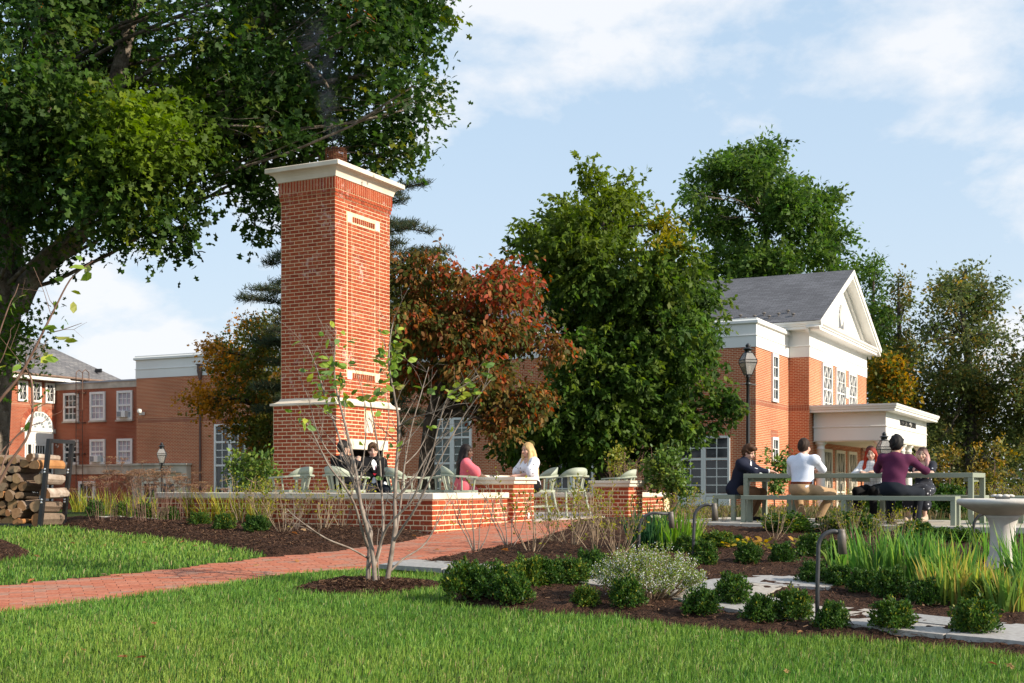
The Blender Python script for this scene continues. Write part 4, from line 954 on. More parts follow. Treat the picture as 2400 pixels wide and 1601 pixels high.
# --- big oak, upper left
OAKD = 26.0
oak_out = [(-260, -330), (300, -380), (760, -330), (1030, -150), (1040, 20), (985, 120), (960, 150), (1030, 190), (1050, 250), (1015, 330), (955, 400), (870, 405), (760, 350), (640, 350), (600, 480), (600, 560), (545, 520), (540, 430), (480, 400), (430, 370), (480, 470), (440, 590), (330, 575), (200, 560), (120, 640), (60, 610), (-30, 700), (-260, 640)]
ob = fill(oak_out, OAKD, 3.6, (55, 135), 92, 3)
ob += [(930, 190, 95, 25, .8), (985, 250, 55, 24.5), (900, 330, 70, 25), (830, 250, 90, 26), (960, 60, 75, 25.5), (880, 60, 90, 26), (760, 280, 75, 25), (700, 200, 110, 27), (560, 230, 110, 25), (420, 310, 90, 23.5), (330, 370, 95, 23.5), (230, 290, 100, 23), (120, 250, 100, 23), (60, 380, 120, 24), (300, 500, 80, 24), (400, 540, 55, 24), (420, 430, 60, 24), (170, 520, 70, 25), (592, 500, 34, 25), (590, 420, 40, 25), (640, 420, 40, 26), (1000, 20, 45, 25), (985, 0, 70, 26), (680, 330, 60, 25), (592, 450, 42, 25), (585, 390, 46, 25), (598, 525, 30, 24.8), (628, 470, 32, 25), (640, 540, 24, 25), (900, 365, 52, 25), (945, 345, 45, 24.6), (850, 340, 60, 25.5), (700, 250, 80, 25), (460, 380, 50, 24)]
# bright sunlit zone painted into the mid-crown leaf colours, plus stray orange leaves
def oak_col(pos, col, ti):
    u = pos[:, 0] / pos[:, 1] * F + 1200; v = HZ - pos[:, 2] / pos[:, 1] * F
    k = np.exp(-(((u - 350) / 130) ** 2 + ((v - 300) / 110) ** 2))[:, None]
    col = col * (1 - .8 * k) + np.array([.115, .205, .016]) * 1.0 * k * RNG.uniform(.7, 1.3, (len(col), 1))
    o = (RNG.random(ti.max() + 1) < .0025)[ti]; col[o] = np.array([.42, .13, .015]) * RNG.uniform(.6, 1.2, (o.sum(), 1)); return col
oak_base = G(-11.25, 26.5)
tk = [oak_base - Vector((0, 0, .3)), oak_base + Vector((-.05, 0, 1.2)), P(-40, 860, 26.5), P(-18, 700, 26.5), P(-10, 560, 26.6), P(20, 420, 26.8), P(65, 250, 27), P(120, 60, 27), P(170, -150, 27)]
oak = tree('oak_tree', 'huge old oak with dark green crown overhanging the upper left of the scene', 'tree', oak_base, tk, [.85, .66, .60, .62, .55, .42, .36, .28, .16],
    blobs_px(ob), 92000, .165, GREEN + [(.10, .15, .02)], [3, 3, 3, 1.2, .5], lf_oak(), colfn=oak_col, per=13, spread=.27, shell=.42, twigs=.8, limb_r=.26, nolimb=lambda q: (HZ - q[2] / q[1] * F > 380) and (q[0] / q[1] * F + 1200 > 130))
mb = MB()
def hand(pts, r0, r1): mb.tube([Vector(p) - oak_base for p in pts], list(np.linspace(r0, r1, len(pts))), 9)
hand(spline([P(40, 720, 26.4), P(75, 650, 26.2), P(130, 600, 26), P(185, 555, 25.8), P(225, 470, 25.6), P(290, 400, 25.5), P(380, 330, 25.5)], 4), .25, .09)
hand(spline([P(120, 300, 26.8), P(260, 250, 26), P(380, 235, 25.5), P(480, 160, 25.5), P(600, 60, 25.5), P(700, -40, 26)], 4), .26, .10)
hand(spline([P(380, 235, 25.5), P(500, 225, 25), P(640, 215, 25), P(780, 190, 25), P(900, 170, 25)], 4), .13, .03)
hand(spline([P(320, 420, 25.5), P(440, 290, 25), P(560, 290, 25), P(700, 330, 25), P(760, 380, 25)], 4), .11, .02)
hand(spline([P(260, 250, 26), P(290, 120, 26), P(330, -40, 26)], 4), .2, .1)
hand(spline([P(700, 130, 25), P(760, 190, 24.8), P(790, 260, 24.6)], 4), .06, .01)
hand(spline([P(640, 250, 25), P(640, 330, 25), P(612, 400, 25), P(600, 470, 25), P(596, 530, 24.8)], 4), .05, .008); hand(spline([P(380, 330, 25.5), P(420, 390, 25), P(440, 450, 24.5), P(430, 540, 24)], 4), .06, .01); hand(spline([P(225, 470, 25.6), P(290, 500, 25), P(350, 540, 24.5), P(410, 570, 24)], 4), .07, .01)
hand(spline([P(640, 330, 25), P(590, 360, 25), P(575, 410, 25)], 4), .03, .008)
mb.build('limb', M_BARK, oak, True)
# --- lower trunk sprouts of the oak
pos = np.array([P(RNG.normal(25, 45), RNG.normal(790, 55), 25.6 + RNG.uniform(-.5, .3)) for _ in range(900)]) - np.array(oak_base)
leaves('sprouts', pos, rdir(900), rdir(900, .5), .13 * RNG.uniform(.6, 1.2, 900), palette(900, [(.05, .13, .02), (.08, .16, .02), (.04, .10, .02)]), lf_oak(), M_LEAF, oak)
# --- dogwood in autumn colour
dg = fill([(915, 580), (960, 560), (1060, 600), (1150, 590), (1215, 620), (1260, 690), (1290, 760), (1350, 800), (1330, 870), (1290, 930), (1240, 1000), (1130, 1010), (1000, 960), (900, 900), (900, 700)], 28.5, 1.6, (36, 80), 44, 5, .5)
dg += [(1300, 810, 50, 28, .6), (1200, 655, 55, 28, .7), (1240, 940, 50, 27.8, .6), (1180, 1000, 40, 27.6, .5), (940, 640, 60, 28.5), (1000, 620, 60, 28.5)]
def dg_col(pos, col, ti):
    u = pos[:, 0] / pos[:, 1] * F + 1200; v = HZ - pos[:, 2] / pos[:, 1] * F
    k = np.clip(np.exp(-(((u - 1200) / 130) ** 2 + ((v - 650) / 110) ** 2)), 0, 1)
    o = RNG.random(len(col)) < .5 * k; col[o] = np.array([.30, .075, .055]) * RNG.uniform(.6, 1.3, (o.sum(), 1)); return col
b_ = G(-1.95, 28.5)
tree('dogwood_tree', 'spreading dogwood turning red and orange just right of the chimney', 'tree', b_, [b_, P(1000, 1080, 28.5), P(1010, 980, 28.5), P(1040, 880, 28.5), P(1075, 780, 28.5), P(1100, 690, 28.5)], [.22, .18, .15, .12, .08, .04],
    blobs_px(dg), 30000, .13, [(.075, .095, .03), (.125, .105, .04), (.15, .075, .035), (.24, .06, .03), (.24, .16, .08), (.27, .10, .035), (.055, .085, .03)], [4, 3, 1.8, 1, 2.4, .9, 4], lf_oval(), per=10, spread=.2, upb=.1, droop=-.75, colfn=dg_col, bark=M_BARKD, shell=.45)
# --- the large feathery green tree in the middle
ash_out = [(1195, 560), (1230, 500), (1290, 470), (1350, 450), (1400, 430), (1470, 440), (1540, 480), (1590, 520), (1640, 600), (1680, 680), (1700, 760), (1690, 850), (1720, 900), (1735, 950), (1690, 1010), (1600, 1040), (1480, 1090), (1330, 1090), (1230, 1060), (1150, 1060), (1230, 960), (1310, 880), (1280, 760), (1250, 660)]
ab = fill(ash_out, 33.5, 2.6, (48, 110), 84, 9, .8) + [(1230, 1050, 45, 32.5, .6), (1300, 1075, 45, 33, .6), (1480, 1080, 40, 33, .6), (1560, 1060, 50, 33, .6), (1400, 1050, 60, 34, .7)] + [(1372, 400, 30, 33.5, 1.1), (1385, 440, 34, 33.5), (1475, 430, 36, 33), (1240, 540, 42, 33.5, .7), (1215, 570, 32, 33.5, .6), (1560, 530, 45, 33), (1700, 950, 40, 32), (1660, 700, 45, 32.5), (1180, 1050, 35, 32.5, .6), (1650, 1000, 42, 32, .7)]
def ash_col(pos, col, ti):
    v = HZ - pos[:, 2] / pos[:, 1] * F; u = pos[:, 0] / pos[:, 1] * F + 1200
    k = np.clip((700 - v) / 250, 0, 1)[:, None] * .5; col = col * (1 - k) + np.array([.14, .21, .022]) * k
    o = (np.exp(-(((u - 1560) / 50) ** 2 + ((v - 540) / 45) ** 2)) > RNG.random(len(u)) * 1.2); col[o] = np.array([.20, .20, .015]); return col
b_ = G(2.45, 33.5)
tree('ash_tree', 'broad feathery green tree in the middle in front of the brick building', 'tree', b_, [b_, P(1415, 1100, 33.5), P(1420, 980, 33.5), P(1430, 850, 33.5), P(1425, 700, 33.5), P(1420, 560, 33.5), P(1400, 450, 33.5)], [.28, .24, .2, .16, .12, .08, .03],
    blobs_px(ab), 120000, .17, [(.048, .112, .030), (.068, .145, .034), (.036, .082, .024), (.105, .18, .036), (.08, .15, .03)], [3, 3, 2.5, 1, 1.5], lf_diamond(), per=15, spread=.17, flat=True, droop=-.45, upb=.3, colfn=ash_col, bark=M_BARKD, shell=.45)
# --- blue green cedar behind the chimney
ct = thing('cedar_tree', 'dark blue green cedar with level shelving branches behind the chimney', 'tree', G(-4.96, 38)); cb = G(-4.96, 38)
mb = MB(); mb.tube([(0, 0, -.2), (0, 0, 4), (.1, 0, 8), (.15, 0, 10.4)], [.32, .24, .12, .02], 10)
Lp, Ld = [], []
for k in range(92):
    z = 2.2 + 8.0 * (k / 92) ** .9 + RNG.uniform(-.3, .25); a = k * 2.4 + RNG.uniform(-.6, .6); L = float(np.interp(z, [2, 7, 8.8, 9.6, 10.3], [3.5, 3.3, 2.9, 2.0, .7])) * RNG.uniform(.55, 1.12)
    p0 = Vector((.012 * z, 0, z)); dv = Vector((math.cos(a), math.sin(a), RNG.uniform(.05, .42)))
    pts_ = [p0 + dv * (L * t) + Vector((0, 0, -.16 * L * t * t)) for t in np.linspace(0, 1, 7)]; mb.tube(pts_, list(np.linspace(.045, .012, 7)), 5)
    for j in range(int(L * 15)):
        t = RNG.uniform(.25, 1); p = p0 + dv * (L * t) + Vector((0, 0, -.16 * L * t * t)); sdv = Vector((-math.sin(a), math.cos(a), 0)) * RNG.choice([-1, 1]) + Vector((math.cos(a), math.sin(a), 0)) * .8 + Vector((0, 0, RNG.uniform(.0, .35)))
        sl2 = RNG.uniform(.25, .65) * (1.15 - t * .6); sdv.normalize(); mb.tube([p, p + sdv * sl2], [.012, .004], 3, cap=False)
        for q in range(24):
            s = RNG.uniform(.1, 1) * sl2; Lp.append(p + sdv * s); Lp[-1] = Lp[-1] + Vector(RNG.normal(size=3)) * .05; Ld.append((sdv * .4 + Vector(RNG.normal(size=3)) * .55 + Vector((0, 0, .35))))
mb.build('trunk', M_BARKD, ct, True)
n = len(Lp); leaves('crown', np.array(Lp), np.array(Ld), rdir(n), RNG.uniform(.10, .20, n), palette(n, [(.045, .075, .06), (.065, .10, .08), (.035, .06, .05), (.07, .075, .05), (.09, .07, .045)], [3, 3, 2, 1, .6]), (np.array([[0, .06, 0], [0, -.06, 0], [1, -.03, 0], [1, .03, 0]]), np.array([[0, 1, 2, 3]])), M_LEAF, ct)
# --- small maple, green to orange, left of the chimney
mp = fill([(430, 920), (500, 890), (440, 820), (520, 790), (560, 740), (640, 735), (690, 780), (690, 1050), (640, 1110), (560, 1080), (530, 1000), (470, 960)], 42, 1.6, (28, 62), 42, 12, .7) + [(455, 930, 30, 41.5, .6), (480, 960, 32, 41.5, .6), (545, 1000, 30, 41.5, .6), (500, 815, 32, 41.5, .6), (505, 850, 28, 41.5, .6)]
def mp_col(pos, col, ti):
    u = pos[:, 0] / pos[:, 1] * F + 1200; k = np.clip((590 - u) / 120, 0, 1); o = (RNG.random(ti.max() + 1)[ti] < k * .75 + .08); col[o] = np.array([.42, .21, .025]) * RNG.uniform(.6, 1.2, (o.sum(), 1)); return col
b_ = G(-8.3, 42)
tree('maple_tree', 'small maple turning orange at its tips left of the chimney', 'tree', b_, [b_, P(625, 1080, 42), P(620, 960, 42), P(610, 850, 42), P(615, 770, 42)], [.16, .13, .10, .07, .03], blobs_px(mp), 17000, .13, [(.085, .12, .03), (.12, .14, .035), (.06, .095, .028), (.18, .15, .03)], [3, 2, 2, 1.4], lf_oak(), per=12, spread=.2, colfn=mp_col, bark=M_BARKD)
# --- trees beyond the building
D1 = fill([(1605, 420), (1660, 380), (1720, 350), (1780, 330), (1850, 345), (1880, 420), (1950, 440), (1975, 520), (2000, 570), (2010, 680), (1990, 760), (1640, 700), (1620, 560)], 86, 5, (22, 46), 52, 21, .8)
D1 += [(1640, 440, 42, 86), (1700, 400, 40, 86), (1800, 362, 44, 86, 1.0), (1760, 380, 45, 86), (1930, 470, 40, 86), (1960, 560, 44, 86), (1650, 520, 40, 86)]
b_ = Vector((18.5, 86, -3)); dk = [(.05, .12, .03), (.07, .15, .036), (.04, .095, .026), (.085, .165, .04)]
tree('tulip_tree', 'tall dark green tree rising behind the slate roof', 'tree', b_, [b_, P(1800, 900, 86), P(1800, 700, 86), P(1795, 520, 86), P(1790, 380, 86)], [.5, .4, .32, .22, .08], blobs_px(D1), 34000, .38, dk, None, lf_diamond(), per=14, spread=.42, group='trees behind the building')
wg = [(.070, .115, .048), (.095, .14, .060), (.052, .088, .042), (.13, .15, .06), (.18, .15, .045)]
def woods(label, out, d, nb, seed, nleaf_, tp, cols=wg, w=None, r=(20, 46), size=.25, col2=None):
    nleaf = int(nleaf_ * .85)
    b_ = Vector(((tp[0][0] - 1200) / F * d, d, -4.2))
    bl = fill(out, d, 3.2, r, nb, seed, .85)
    tree('woodland_tree', label, 'tree', b_, [b_] + [P(u, v, d) for u, v in tp], list(np.linspace(.34, .05, len(tp) + 1)), blobs_px(bl), nleaf, size, cols, w, lf_diamond(), per=12, spread=.38, shell=.5, bark=M_BARKD, group='trees at the right edge', twigs=1.2)
woods('dark green tree standing between the gable and the tall thin tree', [(2010, 640), (2050, 590), (2075, 640), (2090, 760), (2110, 850), (2090, 960), (2000, 960), (1990, 800)], 80, 26, 31, 13000, [(2045, 900), (2045, 760), (2048, 640)], dk, None)
woods('tall thin olive tree standing between the dark tree and the wide ivy clad tree', [(2075, 640), (2110, 610), (2140, 660), (2135, 760), (2160, 850), (2150, 1000), (2060, 1000), (2080, 800)], 78, 24, 32, 9000, [(2110, 950), (2108, 780), (2105, 650)], wg, None, (18, 40))
woods('wide loose olive tree with dark ivy clad trunk at the right', [(2150, 760), (2175, 700), (2200, 640), (2240, 620), (2300, 610), (2345, 640), (2350, 720), (2380, 780), (2360, 900), (2350, 1050), (2160, 1060), (2140, 900)], 72, 54, 33, 21000, [(2275, 1050), (2275, 900), (2262, 800), (2250, 680), (2265, 630)], wg, [3, 3, 2, 2, 1], (22, 52))
woods('olive tree cut by the right edge of the view', [(2350, 800), (2390, 740), (2440, 720), (2520, 760), (2540, 1000), (2420, 1100), (2350, 1080), (2340, 940)], 70, 30, 34, 14000, [(2430, 1050), (2430, 900), (2430, 780)], wg, [2, 3, 2, 2, 1.2])
woods('yellowing maple behind the gable end of the porch roof', [(2030, 900), (2040, 830), (2090, 815), (2130, 860), (2150, 960), (2110, 1000), (2040, 1000)], 70, 22, 35, 9000, [(2085, 990), (2085, 900)], [(.32, .20, .018), (.22, .18, .02), (.08, .11, .025), (.06, .10, .025)], [2, 1.5, 2, 2], (18, 34))
woods('dark ivy smothered thicket of trunks behind the utility pole', [(2150, 900), (2250, 860), (2330, 880), (2420, 900), (2440, 1180), (2130, 1180), (2130, 980)], 76, 40, 36, 16000, [(2290, 1100), (2290, 950)], [(.03, .045, .016), (.045, .06, .02), (.07, .08, .02)], None, (26, 50))
# distant wood behind everything, one mass
fw = []
for k in range(5200): fw.append((RNG.uniform(-95, 130), RNG.uniform(150, 190), RNG.uniform(-4, 7) ))
fw = np.array(fw); fw = fw[(fw[:, 0] > 25) | (fw[:, 0] < -70) | (fw[:, 2] < 1)]
leaves('distant_wood', np.repeat(fw, 6, axis=0) + RNG.normal(size=(len(fw) * 6, 3)) * 1.2, rdir(len(fw) * 6), rdir(len(fw) * 6, .6), RNG.uniform(.8, 1.6, len(fw) * 6), palette(len(fw) * 6, wg), lf_diamond(), M_LEAF)

# ------------------------------------------------------------------ shrubs
def leafball(n, r, sq, size, cols, w=None, shape=None, m=None, shell=.28, spikes=6, jag=.16):
    dv = nrm(RNG.normal(size=(n, 3))); dv[:, 2] = np.abs(dv[:, 2]) * 1.0 - .25 * (RNG.random(n) < .35); dv = nrm(dv)
    ph = RNG.uniform(0, 6, 4)
    lump = 1 + jag * np.sin(dv[:, 0] * 5 + ph[0]) * np.cos(dv[:, 1] * 6 + ph[1]) + jag * .7 * np.sin(dv[:, 2] * 9 + dv[:, 0] * 7 + ph[2])
    rr = RNG.random(n) ** shell; pos = dv * (rr * lump)[:, None] * r; pos[:, 2] = pos[:, 2] * sq + r * sq * .42
    ns_ = n // 14
    for k in range(spikes):                                     # young shoots that stand out of the outline
        j = RNG.integers(0, n, ns_ // 3); a = RNG.uniform(0, 6.28); q = np.array([math.cos(a) * r * RNG.uniform(.1, .8), math.sin(a) * r * RNG.uniform(.1, .8), r * sq * RNG.uniform(.8, 1.12)])
        t = RNG.random(len(j)); pos[j] = q + t[:, None] * np.array([RNG.normal() * .1 * r, RNG.normal() * .1 * r, r * .42]) + RNG.normal(size=(len(j), 3)) * .035 * r
    d = nrm(dv * .8 + RNG.normal(size=(n, 3)) * .6 + np.array([0, 0, .4])); up = nrm(dv + RNG.normal(size=(n, 3)) * .6 + np.array([0, 0, .3]))
    col = palette(n, cols, w)
    V0, F0 = shape or lf_diamond(); 
    o = leaves('foliage', pos, d, up, size * RNG.uniform(.7, 1.25, n), col, (V0, F0), m or M_LEAFG)
    return o
BOXC = [(.030, .085, .020), (.045, .115, .026), (.020, .060, .016), (.075, .15, .03), (.16, .20, .03)]
def box_variant(i, w, n=4200):
    "a young box plant: a few stems and dense small leaves; unit radius .2"
    t = thing('boxwood_shrub', 'x', 'shrub'); f = leafball(n, .2, 1.12, .036, BOXC, w, jag=.27, spikes=8); f.parent = t
    mb = MB()
    for k in range(7):
        a = k * .9 + i; limb(mb, (0.02 * math.cos(a), .02 * math.sin(a), -.03), (.12 * math.cos(a), .12 * math.sin(a), .2), .006, .002, n=4, seg=4)
    mb.build('stem', M_TWIGR, t); return t
BX = [box_variant(0, [3, 3, 2, 1, .3]), box_variant(1, [4, 2, 3, .6, .15]), box_variant(2, [2, 3, 1.5, 2, 1]), box_variant(3, [3, 3, 2, 1, .5]), box_variant(4, [1.5, 2.5, 1, 2.5, 2.2])]
bxu = [False] * 5
def box(u, v, wpx, kind, label, group, sq=None, dz=.02):
    p = GP(u, v); r = wpx / F * p.y / 2 / .2 / (1.15 if v > 1380 else 1.06)
    if not bxu[kind]: o = BX[kind]; bxu[kind] = True
    else: o = dup(BX[kind])
    o.location = p + Vector((0, r * .1, dz)); o.rotation_euler = (0, 0, random.uniform(0, 6.28)); sq = sq or (.52 if v < 1300 and u > 1800 else .7 if v < 1310 and u > 1600 else 1.12)
    o.scale = (r * random.uniform(.9, 1.1), r * random.uniform(.9, 1.1), r * sq * random.uniform(.95, 1.08)); o['label'] = label; o['group'] = group
GL, GR_ = 'boxwood shrubs of the right bed', 'boxwood shrubs of the left bed'
for a in [
    (1086, 1418, 110, 2, 'plump boxwood at the left end of the hedge row beside the lawn'), (1142, 1420, 105, 0, 'second boxwood from the left end of the row beside the lawn'),
    (1207, 1430, 92, 3, 'dark boxwood bulging towards the lawn at the end of the front clump'), (1190, 1402, 95, 4, 'yellow tipped boxwood behind the front clump beside the lawn'),
    (1240, 1392, 90, 4, 'boxwood with bright yellow shoots in the middle of the hedge row'), (1287, 1388, 86, 1, 'dark boxwood in the middle of the hedge row'),
    (1340, 1384, 84, 2, 'boxwood with one yellow shoot near the white flowering plant'), (1386, 1372, 84, 1, 'dark upright boxwood just left of the white flowering plant'),
    (1373, 1437, 64, 4, 'small bronzed boxwood alone on the mulch left of the white flowering plant'), (1470, 1442, 96, 3, 'low boxwood tucked under the front of the white flowering plant'),
    (1642, 1460, 88, 3, 'boxwood at the front right corner of the white flowering plant'), (1720, 1437, 95, 0, 'full boxwood behind the front pair near the gooseneck light'),
    (1788, 1474, 88, 0, 'left boxwood of the front pair beside the gooseneck light'), (1864, 1474, 92, 2, 'tall boxwood leaning on the near gooseneck light'),
    (1956, 1490, 88, 0, 'low boxwood right of the near gooseneck light'), (2098, 1497, 100, 2, 'boxwood standing alone on the stone walk'),
    (2293, 1510, 112, 2, 'two tiered boxwood at the right end of the stone walk'), (2310, 1445, 90, 4, 'boxwood behind the two tiered boxwood under the iris'),
    (1972, 1392, 72, 1, 'dark boxwood first in the island row right of the gooseneck light'), (2030, 1406, 78, 1, 'dark boxwood second in the island row under the iris'),
    (2096, 1420, 94, 0, 'big boxwood third in the island row under the iris'), (2175, 1437, 88, 1, 'boxwood last in the island row under the iris'),
    (1910, 1384, 74, 1, 'dark boxwood behind the near gooseneck light post'), (1905, 1318, 66, 0, 'boxwood near the yellow hosta behind the gooseneck light'),
    (1838, 1333, 62, 1, 'round dark boxwood alone in the middle of the mulch'), (1755, 1334, 60, 1, 'small dark boxwood with a fallen leaf on the bare mulch'),
    (1653, 1340, 70, 3, 'boxwood right of the second gooseneck light'), (1690, 1296, 74, 4, 'bright boxwood of the clump in front of the table'),
    (1650, 1292, 66, 4, 'bright boxwood at the left of the clump in front of the table'), (1728, 1290, 52, 1, 'dark boxwood at the right of the clump in front of the table'),
    (1970, 1340, 62, 1, 'dark boxwood beside the hood of the near gooseneck light'), (1962, 1300, 58, 0, 'boxwood above the hood of the near gooseneck light'),
    (1852, 1258, 120, 2, 'large round boxwood below the man in the white shirt'), (2000, 1262, 130, 0, 'large boxwood below the middle of the near bench'),
    (2150, 1262, 90, 3, 'boxwood below the woman with pink hair'), (2204, 1280, 92, 0, 'boxwood of the hedge left of the bird bath'),
    (2262, 1284, 92, 3, 'boxwood of the hedge right beside the bird bath'), (2130, 1290, 80, 0, 'boxwood behind the tallest iris leaves'),
    (2398, 1432, 60, 1, 'boxwood cut by the right edge of the view'), (1610, 1310, 54, 3, 'bronzed boxwood beside the white flowering plant and pale iris')]:
    box(*a[:4], a[4], GL)
for a in [(220, 1217, 42, 1, 'dark boxwood nearest the firewood rack'), (280, 1219, 40, 4, 'yellowish boxwood second along the row from the firewood'), (335, 1223, 44, 2, 'boxwood third along the row from the firewood'),
          (394, 1232, 46, 0, 'boxwood fourth along the row from the firewood'), (465, 1246, 46, 2, 'bright boxwood third from the right end of the left bed row'), (522, 1258, 50, 2, 'bright boxwood second from the right end of the left bed row'), (597, 1262, 58, 1, 'dark round boxwood at the right end of the left bed row')]:
    box(*a[:4], a[4], GR_)
# boxes behind the table
for u, v, w, l in ((2175, 1226, 70, 'boxwood behind the table between the bench legs'), (2225, 1232, 80, 'dark boxwood behind the table near the bird bath'), (2030, 1222, 60, 'boxwood behind the table below the red haired woman'), (2120, 1224, 74, 'boxwood behind the table between the two women')):
    d = 23.5; r = w / F * d / 2 / .2; o = dup(BX[0]); o.location = Vector(((u - 1200) / F * d, d, -.6)); o.scale = (r, r, r * 1.1); o.rotation_euler = (0, 0, random.uniform(0, 6)); o['label'] = l; o['group'] = 'boxwood shrubs behind the table'

# bare shrubs
def bare(n, h, fan, leafn, bark, seed, lcol=((.20, .24, .03), (.28, .30, .04), (.12, .17, .03)), lsize=.03, r0=.008, twig=5, name='bare_shrub'):
    rg = np.random.default_rng(seed); t = thing(name, 'x', 'shrub'); mb = MB(); tips = []
    for k in range(n):
        a = rg.uniform(0, 6.28); f = fan * rg.uniform(.15, 1); L = h * rg.uniform(.65, 1.05)
        e = Vector((math.cos(a) * f * L, math.sin(a) * f * L, L)); b0 = Vector((math.cos(a) * .03, math.sin(a) * .03, -.03))
        mid = b0.lerp(e, .5) + Vector((math.cos(a), math.sin(a), 0)) * f * L * rg.uniform(.0, .18) + Vector(rg.normal(size=3) * .03 * h); rr = r0 * rg.uniform(.6, 1.2)
        pts = spline([b0, b0.lerp(mid, .5) + Vector(rg.normal(size=3) * .015 * h), mid, mid.lerp(e, .55) + Vector(rg.normal(size=3) * .02 * h), e], 2); mb.tube(pts, list(np.linspace(rr, rr * .35, len(pts))), 5)
        for j in range(twig):
            i = int(rg.integers(len(pts) // 3, len(pts))); dv = (pts[-1] - pts[0]).normalized() + Vector(rg.normal(size=3) * .6); dv.normalize(); q = pts[i] + dv * h * rg.uniform(.1, .28)
            mb.tube([pts[i], pts[i].lerp(q, .5) + Vector(rg.normal(size=3) * .01), q], [rr * .45, rr * .3, rr * .18], 4, cap=False); tips.append((q, dv)); tips.append((pts[i].lerp(q, .6), dv))
        tips.append((e, (e - mid).normalized()))
    mb.build('stems', bark, t, True)
    pos, d = [], []
    for _ in range(leafn):
        q, dv = tips[int(rg.integers(len(tips)))]; pos.append(np.array(q) + rg.normal(size=3) * .012); d.append(np.array(dv) + rg.normal(size=3) * .7)
    if leafn: leaves('leaves', np.array(pos), np.array(d), rdir(leafn, .6), lsize * RNG.uniform(.5, 1.2, leafn), palette(leafn, lcol), lf_oval(), M_LEAF, t)
    return t
BS = [bare(8, .62, .8, 110, M_TWIGT, 1, lsize=.04), bare(12, .55, .75, 150, M_TWIGT, 2, r0=.006, lsize=.035), bare(18, .55, .8, 260, M_TWIGT, 3, r0=.0045, lsize=.035), bare(6, .75, .5, 60, M_TWIG, 4, r0=.009, lsize=.035), bare(20, .8, .35, 60, M_TWIGR, 5, r0=.007), bare(20, .5, .85, 340, M_TWIGT, 6, r0=.004, twig=7, lsize=.035)]
bsu = [False] * len(BS)
def bs(u, v, hpx, kind, label, group, d=None):
    p = GP(u, v) if d is None else Vector(((u - 1200) / F * d, d, g((u - 1200) / F * d, d)))
    h0 = (.62, .55, .55, .75, .8, .5)[kind]; s = hpx / F * p.y / h0 * (.82 if u > 1600 else .95)
    if not bsu[kind]: o = BS[kind]; bsu[kind] = True
    else: o = dup(BS[kind])
    o.location = p + Vector((0, 0, .05)); o.rotation_euler = (0, 0, random.uniform(0, 6.28)); o.scale = (s, s, s); o['label'] = label; o['group'] = group
for a in [(663, 1262, 115, 0, 'pale forked bare shrub with three thick stems left of the young tree'), (567, 1240, 115, 1, 'twiggy shrub in front of the white utility cover'), (690, 1258, 60, 3, 'stubby bare shrub next to the forked shrub'),
          (755, 1255, 110, 1, 'bare shrub against the terrace wall left of the young tree'), (800, 1246, 105, 0, 'bare shrub against the terrace wall just behind the young tree'), (835, 1245, 105, 1, 'bare shrub against the wall below the seated men'), (625, 1240, 100, 2, 'dense twiggy shrub below the empty chair'), (715, 1240, 90, 2, 'dense twiggy shrub below the coping left of the seated men')]:
    bs(*a[:4], a[4], 'bare shrubs in the left bed')
for a in [(1115, 1299, 150, 3, 'slender bare shrub standing before the brick wall corner'), (1193, 1290, 150, 3, 'slender bare shrub in front of the counter pier'), (1248, 1308, 150, 0, 'low forked bare shrub at the tip of the right bed'),
          (1340, 1290, 150, 2, 'dense tan twiggy shrub before the tall chairs'), (1395, 1305, 150, 1, 'tan twiggy shrub before the second brick pier'), (1450, 1315, 140, 2, 'tan twiggy shrub left of the dark iris'), (1300, 1282, 110, 2, 'low dense tan shrub at the edge of the path'),
          (1640, 1262, 85, 5, 'low tan shrub left of the end bench'), (1590, 1250, 90, 5, 'low tan shrub below the glossy bush'), (1690, 1240, 60, 2, 'wispy shrub at the leg of the near bench'), (1815, 1275, 105, 0, 'pale bare shrub in front of the large round boxwood'), (1990, 1275, 95, 2, 'tan bare shrub before the middle of the near bench'),
          (2050, 1290, 90, 2, 'tan bare shrub left of the tallest iris leaves'), (2110, 1290, 95, 5, 'tan bare shrub below the man in the maroon shirt'), (1930, 1262, 60, 1, 'small bare shrub under the bench middle leg')]:
    bs(*a[:4], a[4], 'bare shrubs in the right bed')
bs(1500, 0, 130, 4, 'upright bare brown shrub behind the second brick pier', 'bare shrubs behind the terrace', 25)
bs(1455, 0, 120, 4, 'upright bare brown shrub left of the one behind the second pier', 'bare shrubs behind the terrace', 25.5)
# tall dry perennials behind the table
DRYL = ['dry tan bush behind the back of the man in the white shirt', 'dry tan bush right of the elbow of the man in the white shirt', 'dry tan bush left of the red haired woman', 'dry tan bush behind the red haired woman', 'dry tan bush at the foot of the utility pole', 'dry tan bush above the right end of the far bench', 'dry tan bush above the bird bath ornament', 'tall dry tan bush above the right half of the bird bath', 'dry tan bush at the right edge of the view', 'smaller dry tan bush behind the right end of the table', 'dry tan bush behind the woman with pink hair']
for k, (u, h) in enumerate(((1900, 80), (1945, 85), (1985, 95), (2020, 80), (2240, 100), (2280, 120), (2320, 130), (2360, 125), (2395, 120), (2290, 90), (2215, 70))):
    bs(u, 0, h * .58, 2 if k % 2 else 5, DRYL[k], 'dry bushes behind the table', 24 + (k % 3) * 1.5)
